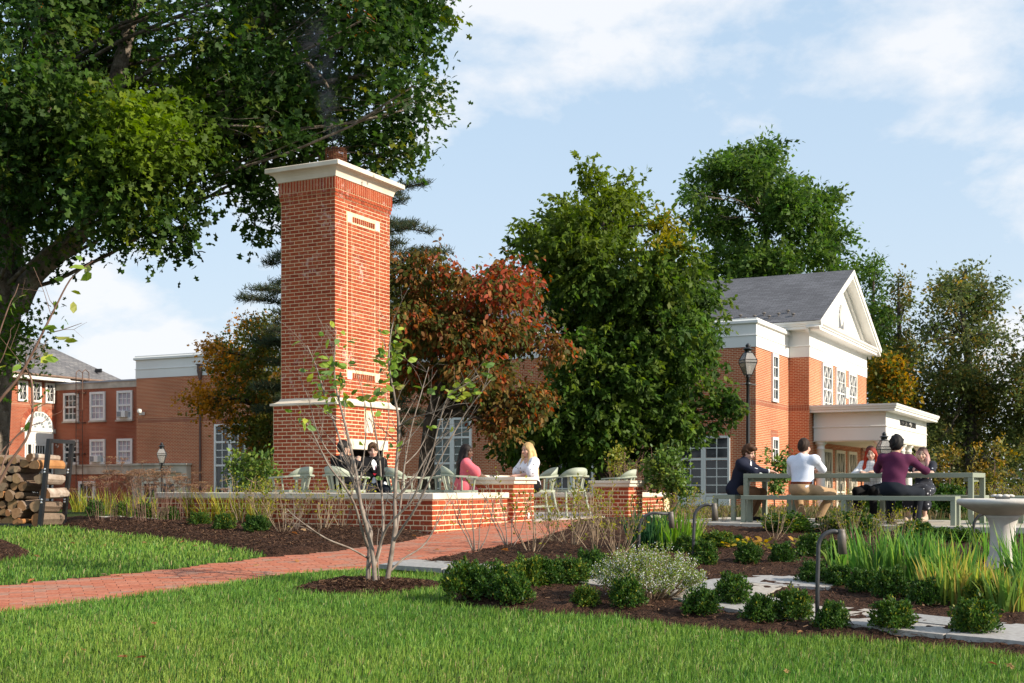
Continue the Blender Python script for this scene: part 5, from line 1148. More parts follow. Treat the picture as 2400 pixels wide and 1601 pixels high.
# broad leaved glossy bushes
def bush(label, u, v0, v1, d, wpx, n, size, seed, cols=((.06, .13, .03), (.09, .17, .04), (.12, .20, .05), (.035, .08, .02)), cat='shrub', group='glossy evergreen bushes'):
    zb = g((u - 1200) / F * d, d); b_ = Vector(((u - 1200) / F * d, d, zb)); H_ = (HZ - v0) / F * d - zb; R_ = wpx / F * d / 2
    bl = [(np.array(b_) + np.array([RNG.uniform(-.6, .6) * R_, RNG.uniform(-.6, .6) * R_, RNG.uniform(.35, .85) * H_]), R_ * RNG.uniform(.3, .5), 1.0) for _ in range(12)]
    tree('glossy_bush', label, cat, b_, [b_, b_ + Vector((0, 0, H_ * .3)), b_ + Vector((.02, 0, H_ * .7))], [.02, .016, .008], bl, n, size, cols, None, lf_oval(), m=M_LEAFG, per=9, spread=.1, upb=.5, droop=.2, bark=M_TWIGR, group=group, limb_r=.15)
bush('glossy evergreen bush behind the front wall left of the chimney', 588, 1062, 1150, 21.5, 115, 1500, .085, 1)
bush('glossy evergreen bush standing in front of the white french doors', 1575, 1045, 1240, 22, 140, 2200, .085, 2)
bush('glossy evergreen bush between the two seated men at the table', 1815, 1050, 1200, 25, 90, 900, .085, 3)
bush('yellow green leafy shrub behind the second brick pier', 1462, 1000, 1100, 26.5, 70, 500, .075, 4, ((.17, .22, .03), (.12, .18, .03), (.22, .24, .04)))
bush('wild yellow leafed bush at the right beyond the table', 2330, 1020, 1160, 30, 150, 900, .09, 5, ((.16, .16, .03), (.09, .11, .025), (.24, .18, .03), (.06, .08, .02)))
bush('wild yellow leafed bush beside the utility pole', 2225, 1040, 1160, 31, 110, 500, .09, 6, ((.16, .16, .03), (.09, .11, .025), (.24, .18, .03)))

# iris and other strap leaved clumps
def clump(name, label, cat, loc, n, h, w, spreadr, cols, wts=None, lean=.35, group=None, m=None, seg=4):
    t = thing(name, label, cat, loc, 0, group); V, Q, C = [], [], []
    col = palette(n, cols, wts)
    for k in range(n):
        a = RNG.uniform(0, 6.28); rr = spreadr * math.sqrt(RNG.random()); b0 = np.array([rr * math.cos(a), rr * math.sin(a), -.02]); a2 = a + RNG.normal() * .8
        L = h * RNG.uniform(.6, 1.1); ln = lean * RNG.uniform(.1, 1.0); face = RNG.uniform(0, 3.14); wd = w * RNG.uniform(.6, 1.2); droop = RNG.random() < .18
        o = len(V)
        for i in range(seg + 1):
            s = i / seg; out = ln * L * (s ** 1.7) * (1.8 if droop else 1); z = L * (s - (.35 * s ** 3 if droop else .06 * s * s)); ww = wd * (1 - s ** 2.2) * (.75 + .6 * s * (1 - s)) + .0008
            c = b0 + np.array([math.cos(a2) * out, math.sin(a2) * out, z]); e = np.array([math.cos(face), math.sin(face), 0]) * ww / 2
            V += [c - e, c + e]; C += [col[k] * (.9 + .25 * s)] * 2
        for i in range(seg): Q.append([o + 2 * i, o + 2 * i + 1, o + 2 * i + 3, o + 2 * i + 2])
    tag(link('leaves', arrmesh('leaves', np.array(V), np.array(Q), m or M_LEAF, col=np.array(C)), t), kind='stuff'); return t
IRG = [(.11, .24, .045), (.15, .30, .05), (.08, .18, .045), (.24, .36, .07)]; IRY = [(.34, .36, .06), (.20, .30, .055), (.14, .24, .05), (.42, .32, .08)]
GI = 'strap leaved iris clumps in the right bed'
for i, (u, v, h, n, cols, l) in enumerate([(1522, 1297, 140, 70, [(.025, .075, .03), (.035, .10, .04), (.05, .12, .035)], 'dark green upright iris clump beside the second brick pier'), (1592, 1300, 120, 55, [(.14, .27, .03), (.19, .32, .04)], 'bright lime green iris clump behind the white flowers'),
    (1990, 1350, 105, 34, IRG, 'thin blue green iris clump next to the light hood'), (2060, 1372, 165, 60, IRG, 'tall iris clump leftmost of the mass around the bird bath'), (2120, 1372, 150, 60, IRG, 'iris clump second from the left around the bird bath'), (2185, 1382, 160, 66, IRG, 'iris clump in the middle of the mass left of the bird bath'),
    (2240, 1400, 165, 66, IRG + IRY[:1], 'iris clump just left of the bird bath pedestal'), (2215, 1432, 150, 60, IRY, 'yellowing iris clump in front of the bird bath'), (2290, 1435, 150, 55, IRY, 'yellowing iris clump hiding the foot of the bird bath'), (2360, 1448, 150, 60, IRY, 'yellowing iris clump right of the bird bath foot'),
    (2395, 1380, 170, 50, IRG, 'green iris clump at the right edge of the view'), (2330, 1330, 130, 40, IRG, 'green iris clump behind the bird bath'), (2430, 1420, 180, 40, IRG, 'iris clump leaning in from the right edge')]):
    p = GP(u, v); clump('iris', l, 'plant', p + Vector((0, 0, .05)), int(n * 1.5), h / F * p.y * .88, .032, 34 / F * p.y * 1.5, cols, lean=.36, group=GI)
YL = [(.40, .38, .05), (.26, .32, .045), (.46, .36, .06), (.17, .25, .04)]
ORD = 'first second third fourth fifth sixth seventh eighth ninth tenth eleventh twelfth last'.split()
for i, u in enumerate((175, 205, 240, 275, 310, 345, 380, 415, 450, 485, 520, 560, 600)):
    v = 1205 + (u - 170) * .09; p = GP(u, v); clump('daylily', f'yellowing strap leaved daylily clump, {ORD[i]} along the row from the firewood rack', 'plant', p + Vector((0, .2, .06)), 46, .5 * RNG.uniform(.85, 1.15), .02, .13, YL, lean=.55, group='daylily clumps of the left bed')
# hostas (yellow) in the right bed
for u, v, l in ((1790, 1305, 'yellow hosta clump behind the small dark boxwoods'), (1755, 1298, 'small yellow hosta left of the larger one'), (1878, 1302, 'straggling yellow hosta right of the round dark boxwood'), (1712, 1300, 'single yellow hosta shoot on the mulch')):
    p = GP(u, v); t = thing('hosta', l, 'plant', p + Vector((0, 0, .06)), 0, 'yellow hostas'); n = 30 if u != 1712 else 8; a = RNG.uniform(0, 6.28, n); rr = RNG.uniform(.0, .1, n)
    leaves('leaves', np.stack([np.cos(a) * rr, np.sin(a) * rr, RNG.uniform(.02, .12, n)], 1), np.stack([np.cos(a), np.sin(a), RNG.uniform(-.1, .8, n)], 1), rdir(n, 1.2), RNG.uniform(.05, .10, n), palette(n, [(.30, .26, .04), (.20, .23, .05), (.34, .22, .06)]), lf_oval(), M_LEAF, t)
# dried flat flower heads behind the daylilies
for k in range(26):
    u = 215 + RNG.uniform(0, 270); d = 17.9 + RNG.uniform(0, .8) ; x = (u - 1200) / F * d; zb = g(x, d); H_ = RNG.uniform(.62, .98) if u < 420 else RNG.uniform(.5, .72)
    t = thing('dry_flower', 'dried brown flat topped flower heads on stiff stems in the left bed', 'plant', Vector((x, d, zb)), 0, 'dried flower stalks of the left bed'); mb = MB(); hp_ = []
    for j in range(4):
        e = Vector((RNG.normal() * .14, RNG.normal() * .12, H_ * RNG.uniform(.8, 1.05))); mb.tube([(e.x * .3, e.y * .3, 0), e * .55 + Vector((RNG.normal() * .02, 0, 0)), e], [.003, .0025, .002], 4)
        for q in range(12): f_ = e + Vector((RNG.normal() * .045, RNG.normal() * .04, .018 + RNG.uniform(-.006, .008))); mb.tube([e - Vector((0, 0, .03)), f_], .0015, 3, cap=False); hp_.append(f_)
    mb.build('stems', M_TWIGR, t); n = len(hp_) * 10; pos = np.repeat(np.array(hp_), 10, axis=0) + RNG.normal(size=(n, 3)) * np.array([.011, .011, .004]); leaves('flower_heads', pos, rdir(n, .2), rdir(n, 1), .015, palette(n, [(.28, .16, .09), (.36, .22, .13), (.20, .11, .06)]), lf_diamond(), M_FLOWER, t)
# white flowering calamint
p = GP(1528, 1430); t = thing('flowering_plant', 'mound of fine stems covered in tiny white flowers', 'plant', p + Vector((0, .25, .02)))
mb = MB(); stems = []
for k in range(230):
    a = RNG.uniform(0, 6.28); f_ = math.sqrt(RNG.random()); e = Vector((math.cos(a) * f_ * .50, math.sin(a) * f_ * .36, .46 * math.sqrt(max(.05, 1 - .72 * f_ * f_)) * RNG.uniform(.75, 1.16))); b0 = e * .25; b0.z = 0
    m_ = b0.lerp(e, .5) + Vector((math.cos(a), math.sin(a), 0)) * .02; mb.tube([b0, m_, e], [.003, .0022, .001], 3, cap=False); stems.append((b0, m_, e))
mb.build('stems', M_TWIGT, t); pos, fl = [], []
for b0, m_, e in stems:
    for j in range(40): s = RNG.uniform(.15, 1); pos.append(np.array(m_.lerp(e, s)) + RNG.normal(size=3) * .012)
    for j in range(22): s = RNG.uniform(.05, 1.0) ** .7; fl.append(np.array(m_.lerp(e, s)) + RNG.normal(size=3) * .014)
n = len(pos); leaves('leaves', np.array(pos), rdir(n, .5), rdir(n, .7), .022, palette(n, [(.15, .24, .07), (.20, .29, .09), (.10, .18, .055)]), lf_diamond(), M_LEAF, t)
n = len(fl); leaves('flowers', np.array(fl), rdir(n, .3), rdir(n, .4), RNG.uniform(.005, .010, n), palette(n, [(.80, .80, .82), (.72, .72, .78), (.85, .84, .82)], var=.06), (np.array([[0, -.4, 0], [1, -.4, 0], [1, .4, 0], [0, .4, 0]]), np.array([[0, 1, 2, 3]])), M_FLOWER, t)

# ------------------------------------------------------------------ young multi stemmed tree in front
LV, LF_ = lf_oval()
def leafmesh(c, k):
    mb = MB(); mb.add([tuple(v * np.array([1, 1, 1])) for v in LV], [(0, 1, 4, 5), (1, 2, 3, 4)]); me = mb.mesh('leaf', M_LEAFG)
    a = me.attributes.new('Col', 'FLOAT_COLOR', 'POINT'); a.data.foreach_set('color', np.tile(np.array([*c, 1], np.float32), 6)); return me
LM = [leafmesh(c, k) for k, c in enumerate([(.17, .27, .035), (.24, .33, .045), (.11, .20, .035), (.34, .38, .04), (.30, .31, .07), (.13, .22, .06)])]
def branch_tree(name, label, cat, base, lines, leafspots, size, bark, twigs=0, seed=4):
    t = thing(name, label, cat, base); mb = MB(); rg = np.random.default_rng(seed); allp = []
    for pts, r0, r1 in lines:
        q = [Vector(p) - base for p in pts]; s = spline(q, 4); mb.tube(s, list(np.linspace(r0, r1, len(s))), 7); allp.append((s, r0, r1))
    for s, r0, r1 in allp:
        for _ in range(int(twigs * len(s) / 12)):
            i = int(rg.integers(len(s) // 3, len(s) - 1)); dv = (s[-1] - s[0]).normalized() + Vector(rg.normal(size=3) * .55); dv.z = abs(dv.z) * .9 + .2; dv.normalize(); L = rg.uniform(.12, .42); q = s[i] + dv * L
            rr = max(.0016, (r0 + (r1 - r0) * i / len(s)) * .35); mid = s[i].lerp(q, .5) + Vector(rg.normal(size=3) * .015); mb.tube([s[i], mid, q], [rr, rr * .8, rr * .5], 4, cap=False)
            q2 = mid + (dv + Vector(rg.normal(size=3) * .7)).normalized() * L * .5; mb.tube([mid, q2], [rr * .6, rr * .3], 4, cap=False)
    mb.build('stems', bark, t, True)
    for p in leafspots:
        d = Vector(rg.normal(size=3)); d.z = d.z * .5 + .05; d.normalize(); u_ = Vector(rg.normal(size=3)) + Vector((.2, -.35, .35)); s_ = u_.cross(d).normalized(); n_ = d.cross(s_); sz = size * rg.uniform(.6, 1.15)
        o = link('leaf', LM[int(rg.choice(6, p=[.28, .24, .16, .12, .1, .1]))], t); R = Matrix((d, s_, n_)).transposed().to_4x4(); o.matrix_local = Matrix.Translation(Vector(p) - base) @ R @ Matrix.Scale(sz, 4)
    return t
BD = GP(880, 1378).y
yb = GP(880, 1378)
def W(u, v, dd=0): return P(u, v, BD + dd)
def Wl(*q): return [W(*a) for a in q]
lines = [
    (Wl((862, 1378, .05), (864, 1320, .06), (868, 1265, .08), (868, 1240, .1), (852, 1200, .2), (838, 1155, .3), (815, 1090, .35), (790, 1010, .4), (765, 940, .45), (745, 870, .5), (720, 810, .55)), .024, .004),
    (Wl((865, 1290, .1), (848, 1240, -.05), (830, 1180, -.15), (800, 1130, -.2), (770, 1090, -.25), (735, 1020, -.3), (712, 980, -.32)), .015, .004),
    (Wl((880, 1376, -.05), (876, 1325, -.05), (868, 1270, -.05), (852, 1210, -.1), (845, 1180, -.12), (835, 1110, -.1), (815, 1020, 0), (800, 960, .05), (786, 900, .1), (784, 840, .1), (788, 770, .1)), .024, .004),
    (Wl((878, 1320, 0), (893, 1270, -.1), (905, 1240, -.15), (925, 1215, -.2), (960, 1180, -.25), (985, 1130, -.3), (1010, 1070, -.3), (1030, 990, -.35), (1050, 930, -.35), (1085, 905, -.4), (1120, 880, -.4)), .014, .003),
    (Wl((876, 1330, -.05), (890, 1290, .1), (898, 1240, .2), (895, 1160, .3), (890, 1080, .3), (878, 1000, .35), (865, 930, .35)), .016, .004),
    (Wl((905, 1375, .1), (914, 1320, .1), (920, 1280, .1), (926, 1230, .1), (925, 1170, .1), (930, 1080, .1), (935, 1000, .1), (925, 930, .1), (912, 860, .1), (915, 790, .1), (925, 740, .1)), .026, .004),
    (Wl((920, 1280, .1), (932, 1230, .2), (940, 1170, .3), (948, 1090, .35), (965, 1000, .4), (985, 930, .45), (1005, 860, .5)), .014, .003),
    (Wl((922, 1270, .1), (945, 1235, 0), (975, 1190, -.1), (1010, 1120, -.15), (1050, 1040, -.2), (1090, 970, -.2), (1120, 930, -.25), (1150, 890, -.25)), .013, .003),
    (Wl((914, 1340, .1), (945, 1310, .2), (985, 1285, .3), (1010, 1255, .35), (1030, 1215, .4), (1060, 1160, .45)), .011, .003),
    (Wl((862, 1308, 0), (820, 1285, -.2), (770, 1265, -.35), (730, 1240, -.45), (690, 1210, -.5), (672, 1192, -.5)), .010, .0025),
    (Wl((925, 1170, .1), (965, 1130, .1), (1000, 1070, .1), (1040, 1010, .1), (1060, 960, .1)), .010, .003),
    (Wl((838, 1155, .3), (850, 1090, .4), (858, 1000, .45), (850, 920, .5), (830, 860, .5)), .008, .002),
    (Wl((815, 1090, .35), (770, 1060, .2), (740, 1000, .1), (725, 940, .1), (700, 880, .1)), .008, .002),
    (Wl((948, 1090, .35), (985, 1050, .5), (1010, 990, .5), (1030, 930, .5)), .007, .002),
    (Wl((935, 1000, .1), (965, 980, 0), (1010, 968, -.1), (1060, 950, -.15), (1100, 945, -.2)), .007, .002),
    (Wl((890, 1080, .3), (905, 1020, .2), (912, 960, .2), (905, 900, .2)), .006, .002),
    (Wl((888, 1362, .0), (886, 1310, 0), (884, 1270, 0), (888, 1240, .02)), .005, .003)]
spots = []
def cl(u, v, su, sv, n, dd=0):
    for _ in range(int(n * 1.25)): spots.append(P(RNG.normal(u, su), RNG.normal(v, sv), BD + dd + RNG.normal() * .12))
cl(785, 830, 14, 40, 22, .1); cl(780, 900, 28, 25, 26, .1); cl(800, 935, 30, 14, 12, .1); cl(745, 905, 18, 18, 8, .5); cl(918, 840, 24, 26, 34, .1); cl(925, 800, 12, 26, 14, .1); cl(915, 890, 22, 22, 18, .1); cl(880, 930, 20, 16, 10, .3)
cl(712, 985, 12, 12, 8, -.3); cl(1040, 920, 25, 25, 10, -.3); cl(1110, 905, 22, 22, 14, -.35); cl(840, 800, 40, 30, 6, .3); cl(720, 830, 15, 25, 6, .5); cl(1000, 1000, 60, 60, 8); cl(1150, 880, 15, 15, 5, -.25); cl(860, 1050, 40, 40, 5)
branch_tree('young_tree', 'young multi stemmed tree with bare grey stems and few leaves in a mulch ring', 'tree', yb, lines, spots, .10, M_TWIG, twigs=5)
# sapling branch reaching in from the left edge
LD = 8.4
def Q(u, v, dd=0): return P(u, v, LD + dd)
lb = G(-3.75, 8.4)
lines = [([lb, Q(-60, 1330), Q(-20, 1180), Q(20, 1090), Q(70, 1010), Q(75, 900, .05), Q(60, 860, .05), Q(62, 830)], .014, .004),
    ([Q(-60, 1330), Q(-60, 1120), Q(-20, 970), Q(40, 890), Q(75, 830), Q(110, 760), Q(130, 720), Q(165, 655), Q(200, 640 - 15), Q(218, 612)], .013, .003),
    ([Q(-20, 1180), Q(20, 1050, .2), Q(60, 1000, .2), Q(85, 960, .2), Q(110, 945, .2)], .006, .002),
    ([Q(-20, 970), Q(-10, 820, -.1), Q(20, 720, -.1), Q(35, 690, -.1), Q(44, 665, -.1)], .006, .002), ([Q(40, 890), Q(60, 870), Q(85, 855), Q(102, 850)], .004, .0015), ([Q(110, 780), Q(140, 775), Q(170, 765), Q(192, 757)], .004, .0015),
    ([Q(-20, 1090), Q(20, 1040, .1), Q(70, 1000, .1), Q(100, 990, .1), Q(115, 975, .1)], .005, .002), ([Q(-40, 900), Q(0, 850), Q(20, 800), Q(25, 790)], .004, .002)]
spots = [Q(*a) for a in ((190, 612), (185, 655), (205, 630), (215, 632), (150, 655), (215, 640), (190, 690), (130, 705), (172, 735), (158, 760), (150, 765), (135, 770), (150, 800), (165, 790), (128, 780), (60, 850), (100, 830), (95, 850), (105, 840), (75, 862), (40, 700), (28, 712), (5, 705), (32, 740), (50, 855), (108, 945), (75, 990), (3, 700), (12, 860), (2, 830))]
branch_tree('sapling', 'leafy young sapling branch reaching in from the left edge before the roof', 'tree', lb, lines, spots, .105, M_TWIGR, twigs=1.2, seed=8)
# ------------------------------------------------------------------ table and benches
def post_frame(mb_name, t, x0, x1, y0, y1, ztop, zbot, w, th, mid=False, top='tabletop'):
    mb = MB(); mb.bbox(x0, x1, y0, y1, ztop - th, ztop, .004); mb.build(top, M_SAGE, t)
    xs = [x0, x1 - w] + ([(x0 + x1) / 2 - w / 2] if mid else [])
    for x in xs:
        for y in (y0, y1 - w):
            mb = MB(); mb.bbox(x, x + w, y + (.0015 if y == y0 else -.0015), y + w + (.0015 if y == y0 else -.0015), zbot, ztop - th - .001, .004); mb.build('leg', M_SAGE, t)
t = thing('table', 'long sage green metal table with square legs at which five students sit', 'table', T0, TAX)
post_frame('t', t, 0, 3.56, 0, .95, .19, PLAT, .075, .07)
for x in (.07, 1.74, 3.41):
    mb = MB(); mb.box(x, x + .07, .08, .87, .06, .118); mb.build('cross_rail', M_SAGE, t)
BT = -.155; GB_ = 'sage green metal benches around the table'
def bench(label, x0, x1, y0, y1, mid=True):
    t = thing('bench', label, 'bench', T0, TAX, GB_); post_frame('b', t, x0, x1, y0, y1, BT, PLAT, .07, .065, mid, 'seat'); return t
bench('long sage green bench on the near side of the table', .25, 3.47, -.78, -.42)
bench('long sage green bench on the far side of the table', .25, 3.47, 1.40, 1.76)
bench('short sage green bench at the left head of the table under the blazer', -.54, -.16, .04, .92, False)
bench('short sage green bench at the right head of the table by the bird bath', 4.05, 4.43, .04, .92, False)

# ------------------------------------------------------------------ terrace chairs
def make_chair():
    t = thing('armchair', 'x', 'chair')
    mb = MB(); pl = [(-.24, .24), (.24, .24), (.265, .1), (.25, -.12), (.17, -.23), (0, -.26), (-.17, -.23), (-.25, -.12), (-.265, .1)]
    mb.prism(pl, .415, .455); mb.build('seat', M_CHAIR, t)
    for sx in (-1, 1):
        mb = MB(); mb.tube([(sx * .22, .2, .42), (sx * .245, .235, 0)], [.022, .018], 8); mb.build('leg', M_CHAIR, t)
        mb = MB(); mb.tube([(sx * .19, -.18, .42), (sx * .215, -.22, .2), (sx * .24, -.29, 0)], [.022, .02, .018], 8); mb.build('leg', M_CHAIR, t)
    path_ = spline([Vector(p) for p in ((-.30, .24, .645), (-.295, .1, .655), (-.28, -.08, .665), (-.21, -.235, .68), (0, -.30, .69), (.21, -.235, .68), (.28, -.08, .665), (.295, .1, .655), (.30, .24, .645))], 4)
    mb = MB(); vs_ = []; n = len(path_)
    for i, p in enumerate(path_):
        tg = (path_[min(i + 1, n - 1)] - path_[max(i - 1, 0)]); tg.z = 0; tg.normalize(); o = Vector((-tg.y, tg.x, 0)) * (.03 if abs(p.x) > .27 else .022)
        vs_ += [p - o + Vector((0, 0, -.014)), p + o + Vector((0, 0, -.014)), p + o + Vector((0, 0, .014)), p - o + Vector((0, 0, .014))]
    mb.add(vs_, [(i * 4 + k, i * 4 + (k + 1) % 4, i * 4 + 4 + (k + 1) % 4, i * 4 + 4 + k) for i in range(n - 1) for k in range(4)] + [(3, 2, 1, 0), (n * 4 - 4, n * 4 - 3, n * 4 - 2, n * 4 - 1)]); mb.build('arm_rail', M_CHAIR, t)
    mb = MB(); vs_ = []; m = 17
    for i in range(m):
        s = -1 + 2 * i / (m - 1); a = s * 1.18; x = .262 * math.sin(a); y = -.302 * math.cos(a) + .008; tp = .69 + .135 * max(0, 1 - abs(s) ** 2.6); nx, ny = math.sin(a), -math.cos(a)
        for r in (0, .022): vs_ += [(x + nx * r - nx * .01, y + ny * r - ny * .01, .675), (x + nx * (r + .02) - nx * .01, y + ny * (r + .02) - ny * .01, tp)]
    mb.add(vs_, [f for i in range(m - 1) for f in ((i * 4, i * 4 + 4, i * 4 + 5, i * 4 + 1), (i * 4 + 2, i * 4 + 3, i * 4 + 7, i * 4 + 6), (i * 4 + 1, i * 4 + 5, i * 4 + 7, i * 4 + 3), (i * 4, i * 4 + 2, i * 4 + 6, i * 4 + 4))]); mb.build('crest_rail', M_CHAIR, t, True)
    for k in range(5):
        a = (-1 + .5 * k) * .75; x, y = .24 * math.sin(a), -.29 * math.cos(a)
        mb = MB(); mb.box(-.018, .018, -.009, .009, 0, .24); o = mb.build('back_slat', M_CHAIR, t, loc=(x * .78, y * .82, .45), rot=(math.atan2(.06, .24) * 1.0, 0, a))
    for sx in (-1, 1):
        mb = MB(); mb.tube([(sx * .245, .17, .45), (sx * .29, .19, .64)], [.015, .018], 8); mb.build('arm_post', M_CHAIR, t)
        mb = MB(); mb.tube([(sx * .255, .0, .45), (sx * .285, .0, .65)], [.013, .014], 8); mb.build('arm_post', M_CHAIR, t)
        mb = MB(); mb.tube([(sx * .232, .215, .17), (sx * .22, -.23, .19)], .012, 6); mb.build('stretcher', M_CHAIR, t)
    return t
CH0 = make_chair(); first = [True]
def chair(u, d, hx, hy, label, dz=0):
    o = CH0 if first[0] else dup(CH0); first[0] = False
    x = (u - 1200) / F * d; o.location = (x, d, FLOOR + .006 + dz); o.rotation_euler = (0, 0, math.atan2(-hx, hy)); o['label'] = label; o['group'] = 'pale sage captain chairs on the terrace'; return o
chair(688, 20.3, -.85, .5, 'empty pale sage captain chair alone left of the chimney corner')
chair(806, 19.7, .55, .85, 'captain chair holding the man in the black sweater')
chair(876, 21.3, .55, -.8, 'captain chair holding the man with the red tie')
chair(945, 21.0, .8, .6, 'empty captain chair just right of the seated men')
chair(1040, 19.6, -.9, -.25, 'empty captain chair backing onto the woman in the pink dress')
chair(1082, 19.0, .95, .05, 'captain chair holding the woman in the pink dress')
chair(1262, 20.6, -.9, -.3, 'captain chair holding the blonde woman at the counter')
chair(1335, 21.4, -.5, .85, 'empty captain chair seen from behind between the two piers')
chair(1452, 23.6, -.8, .4, 'captain chair whose crest shows above the second pier')
st = thing('side_table', 'low pale sage slatted side table at the left end of the terrace', 'side table', (-4.15, 20.6, FLOOR), TH)
for k in range(5): mb = MB(); mb.box(-.3, .3, -.28 + k * .115, -.18 + k * .115, .38, .41); mb.build('slat', M_CHAIR, st)
for sx in (-1, 1):
    for sy in (-1, 1): mb = MB(); mb.box(sx * .26 - .025, sx * .26 + .025, sy * .23 - .025, sy * .23 + .025, 0, .379); mb.build('leg', M_CHAIR, st)
mb = MB(); mb.prism([(-.15, -.1), (.02, -.12), (.03, .1), (-.14, .11)], 0, .004); mb.prism([(.025, -.12), (.17, -.09), (.16, .12), (.03, .1)], .002, .012); bk = mb.build('open_book', M_WHITE, None, loc=T(-.52, 2.6, .128), rot=.3); tag(bk, 'open white book lying on the stone counter beside the blonde woman', 'book')

# ------------------------------------------------------------------ bird bath
d = 12.5; bp = G((2350 - 1200) / F * d, d); t = thing('bird_bath', 'round pale stone bird bath on a flared pedestal among the iris', 'bird bath', bp)
zt = (HZ - 1169) / F * d - bp.z
mb = MB(); mb.lathe([(.19, -.02), (.19, .06), (.16, .10), (.125, .2), (.118, .38), (.125, zt - .26), (.15, zt - .19), (.175, zt - .165)], 28); mb.build('pedestal', M_BATH, t, True)
mb = MB(); mb.lathe([(.16, zt - .164), (.22, zt - .15), (.36, zt - .085), (.42, zt - .055), (.435, zt - .035), (.432, zt - .012), (.41, zt), (.385, zt - .002), (.36, zt - .02), (.2, zt - .06), (.0, zt - .065)], 40); mb.build('bowl', M_BATH, t, True)
mb = MB(); mb.lathe([(.0, zt - .066), (.05, zt - .065), (.07, zt + .01), (.10, zt + .025), (.0, zt + .03)], 16)
for k in range(8): a = k * .785; mb.lathe([(.002, .012), (.035, .018), (.04, .03), (.02, .042), (.002, .045)], 10, (.08 * math.cos(a), .08 * math.sin(a), zt))
mb.build('shell_ornament', M_BATH, t, True)
mb = MB(); mb.lathe([(0.001, zt - .022), (.355, zt - .022), (.355, zt - .02), (0.001, zt - .02)], 32); mb.build('water', mat('still_water', (.05, .06, .06), (.07, .08, .08), rough=.03, spec=.6), t)

# ------------------------------------------------------------------ gooseneck garden lights
def goose(u, v, vtop, uarm, label, base=True):
    p = GP(u, v); d = p.y; s = d / F; H_ = (v - vtop) * s; A_ = (uarm - u) * s
    t = thing('garden_light', label, 'garden light', p, 0, 'gooseneck garden lights')
    R_ = min(.16, A_ * .75); arc = [(R_ - R_ * math.cos(a), 0, H_ - R_ + R_ * math.sin(a)) for a in np.linspace(0, math.pi / 2, 9)]
    mb = MB(); mb.tube([(-.01, 0, -.05), (-.006, 0, H_ * .5)] + arc + [(A_, 0, H_ - .008)], .0155, 10); mb.build('stem', M_IRON, t, True)
    mb = MB(); mb.box(-.035, .035, -.035, .035, .0, .075); mb.build('foot', M_IRON, t)
    mb = MB(); mb.lathe([(.024, .015), (.028, .0), (.028, -.02), (.031, -.025), (.031, -.165), (.027, -.165), (.026, -.09)], 14)
    hd = mb.build('hood', M_BRONZE, t, True, loc=(A_ + .012, 0, H_), rot=(0, -.06, 0))
    mb = MB(); mb.lathe([(.022, -.10), (.022, -.098)], 10); mb.build('lens', M_CLEAR, hd)
goose(1918, 1482, 1246, 1968, 'nearest gooseneck garden light at the stone walk'); goose(1499, 1312, 1203, 1570, 'left gooseneck garden light behind the white flowers beside the dark iris')
goose(1627, 1338, 1183, 1671, 'gooseneck garden light right of the white flowers below the end bench'); goose(2282, 1330, 1204, 2322, 'gooseneck garden light half hidden by the bird bath')
# white things in the left bed
p = GP(577, 1232) + Vector((0, .75, .1)); t = thing('utility_cover', 'white plastic utility cover half hidden by twigs before the front wall', 'utility cover', p)
mb = MB(); mb.lathe([(.17, 0), (.165, .22), (.155, .26), (.13, .28), (0.001, .285)], 20); mb.build('lid', M_WHITE, t, True)
p = GP(510, 1222) + Vector((0, .75, .1)); t = thing('spotlight', 'small white garden spotlight with a grey bracket in the left bed', 'spotlight', p); mb = MB(); mb.tube([(0, 0, 0), (0, 0, .1)], .015, 8); mb.lathe([(.02, .1), (.05, .12), (.05, .22), (.03, .27), (.03, .3), (0.01, .33)], 12); mb.build('lamp_head', M_WHITE, t); mb = MB(); mb.box(.04, .12, -.03, .03, .22, .32); mb.build('bracket', M_CASTD, t)
p = GP(612, 1234) + Vector((0, .7, .08)); t = thing('spotlight', 'small grey garden spotlight beside the white utility cover', 'spotlight', p); mb = MB(); mb.tube([(0, 0, 0), (0, 0, .12)], .015, 8); mb.build('stake', M_IRON, t); mb = MB(); mb.lathe([(.02, .1), (.055, .13), (.06, .24), (.04, .26)], 12); mb.build('lamp_head', mat('grey_metal', (.35, .35, .35), (.45, .45, .44), rough=.4), t)

# ------------------------------------------------------------------ firewood
ax = Vector((.18, .98, 0)).normalized(); rt = Vector((ax.y, -ax.x, 0)); FD = 17.8
fb = Vector(((93 - 1200) / F * FD, FD, g(-6.6, FD))); FRt_ = math.atan2(rt.y, rt.x)
def LG(x, y, z=0): return fb + rt * x + ax * y + Vector((0, 0, z))
rk = thing('firewood_rack', 'black steel firewood rack whose leaning end frame rises above the logs', 'firewood rack', fb, FRt_)
mb = MB(); lean = .15
for y in (0, .62):
    mb = MB(); pts_ = [(0, y, -.02), (lean, y, 1.27)]; w = .028
    vs_ = []
    for p in pts_: vs_ += [(p[0] - w, y - w, p[2]), (p[0] + w, y - w, p[2]), (p[0] + w, y + w, p[2]), (p[0] - w, y + w, p[2])]
    mb.add(vs_, [(0, 1, 5, 4), (1, 2, 6, 5), (2, 3, 7, 6), (3, 0, 4, 7), (4, 5, 6, 7), (3, 2, 1, 0)]); po = mb.build('post', M_BLACK, rk)
    for zz in (.37, .41, .80, .84):
        mb = MB(); mb.lathe([(.016, 0), (.016, .006), (.008, .012)], 8); b_ = mb.build('bolt', mat('bright_bolt', (.8, .8, .8), rough=.25, metal=.8), po); b_.location = (lean * zz / 1.29, y - w, zz); b_.rotation_euler = (math.pi / 2, 0, 0)
mb = MB(); mb.box(lean - .028, lean + .028, .03, .59, 1.215, 1.27); mb.build('top_bar', M_BLACK, rk)
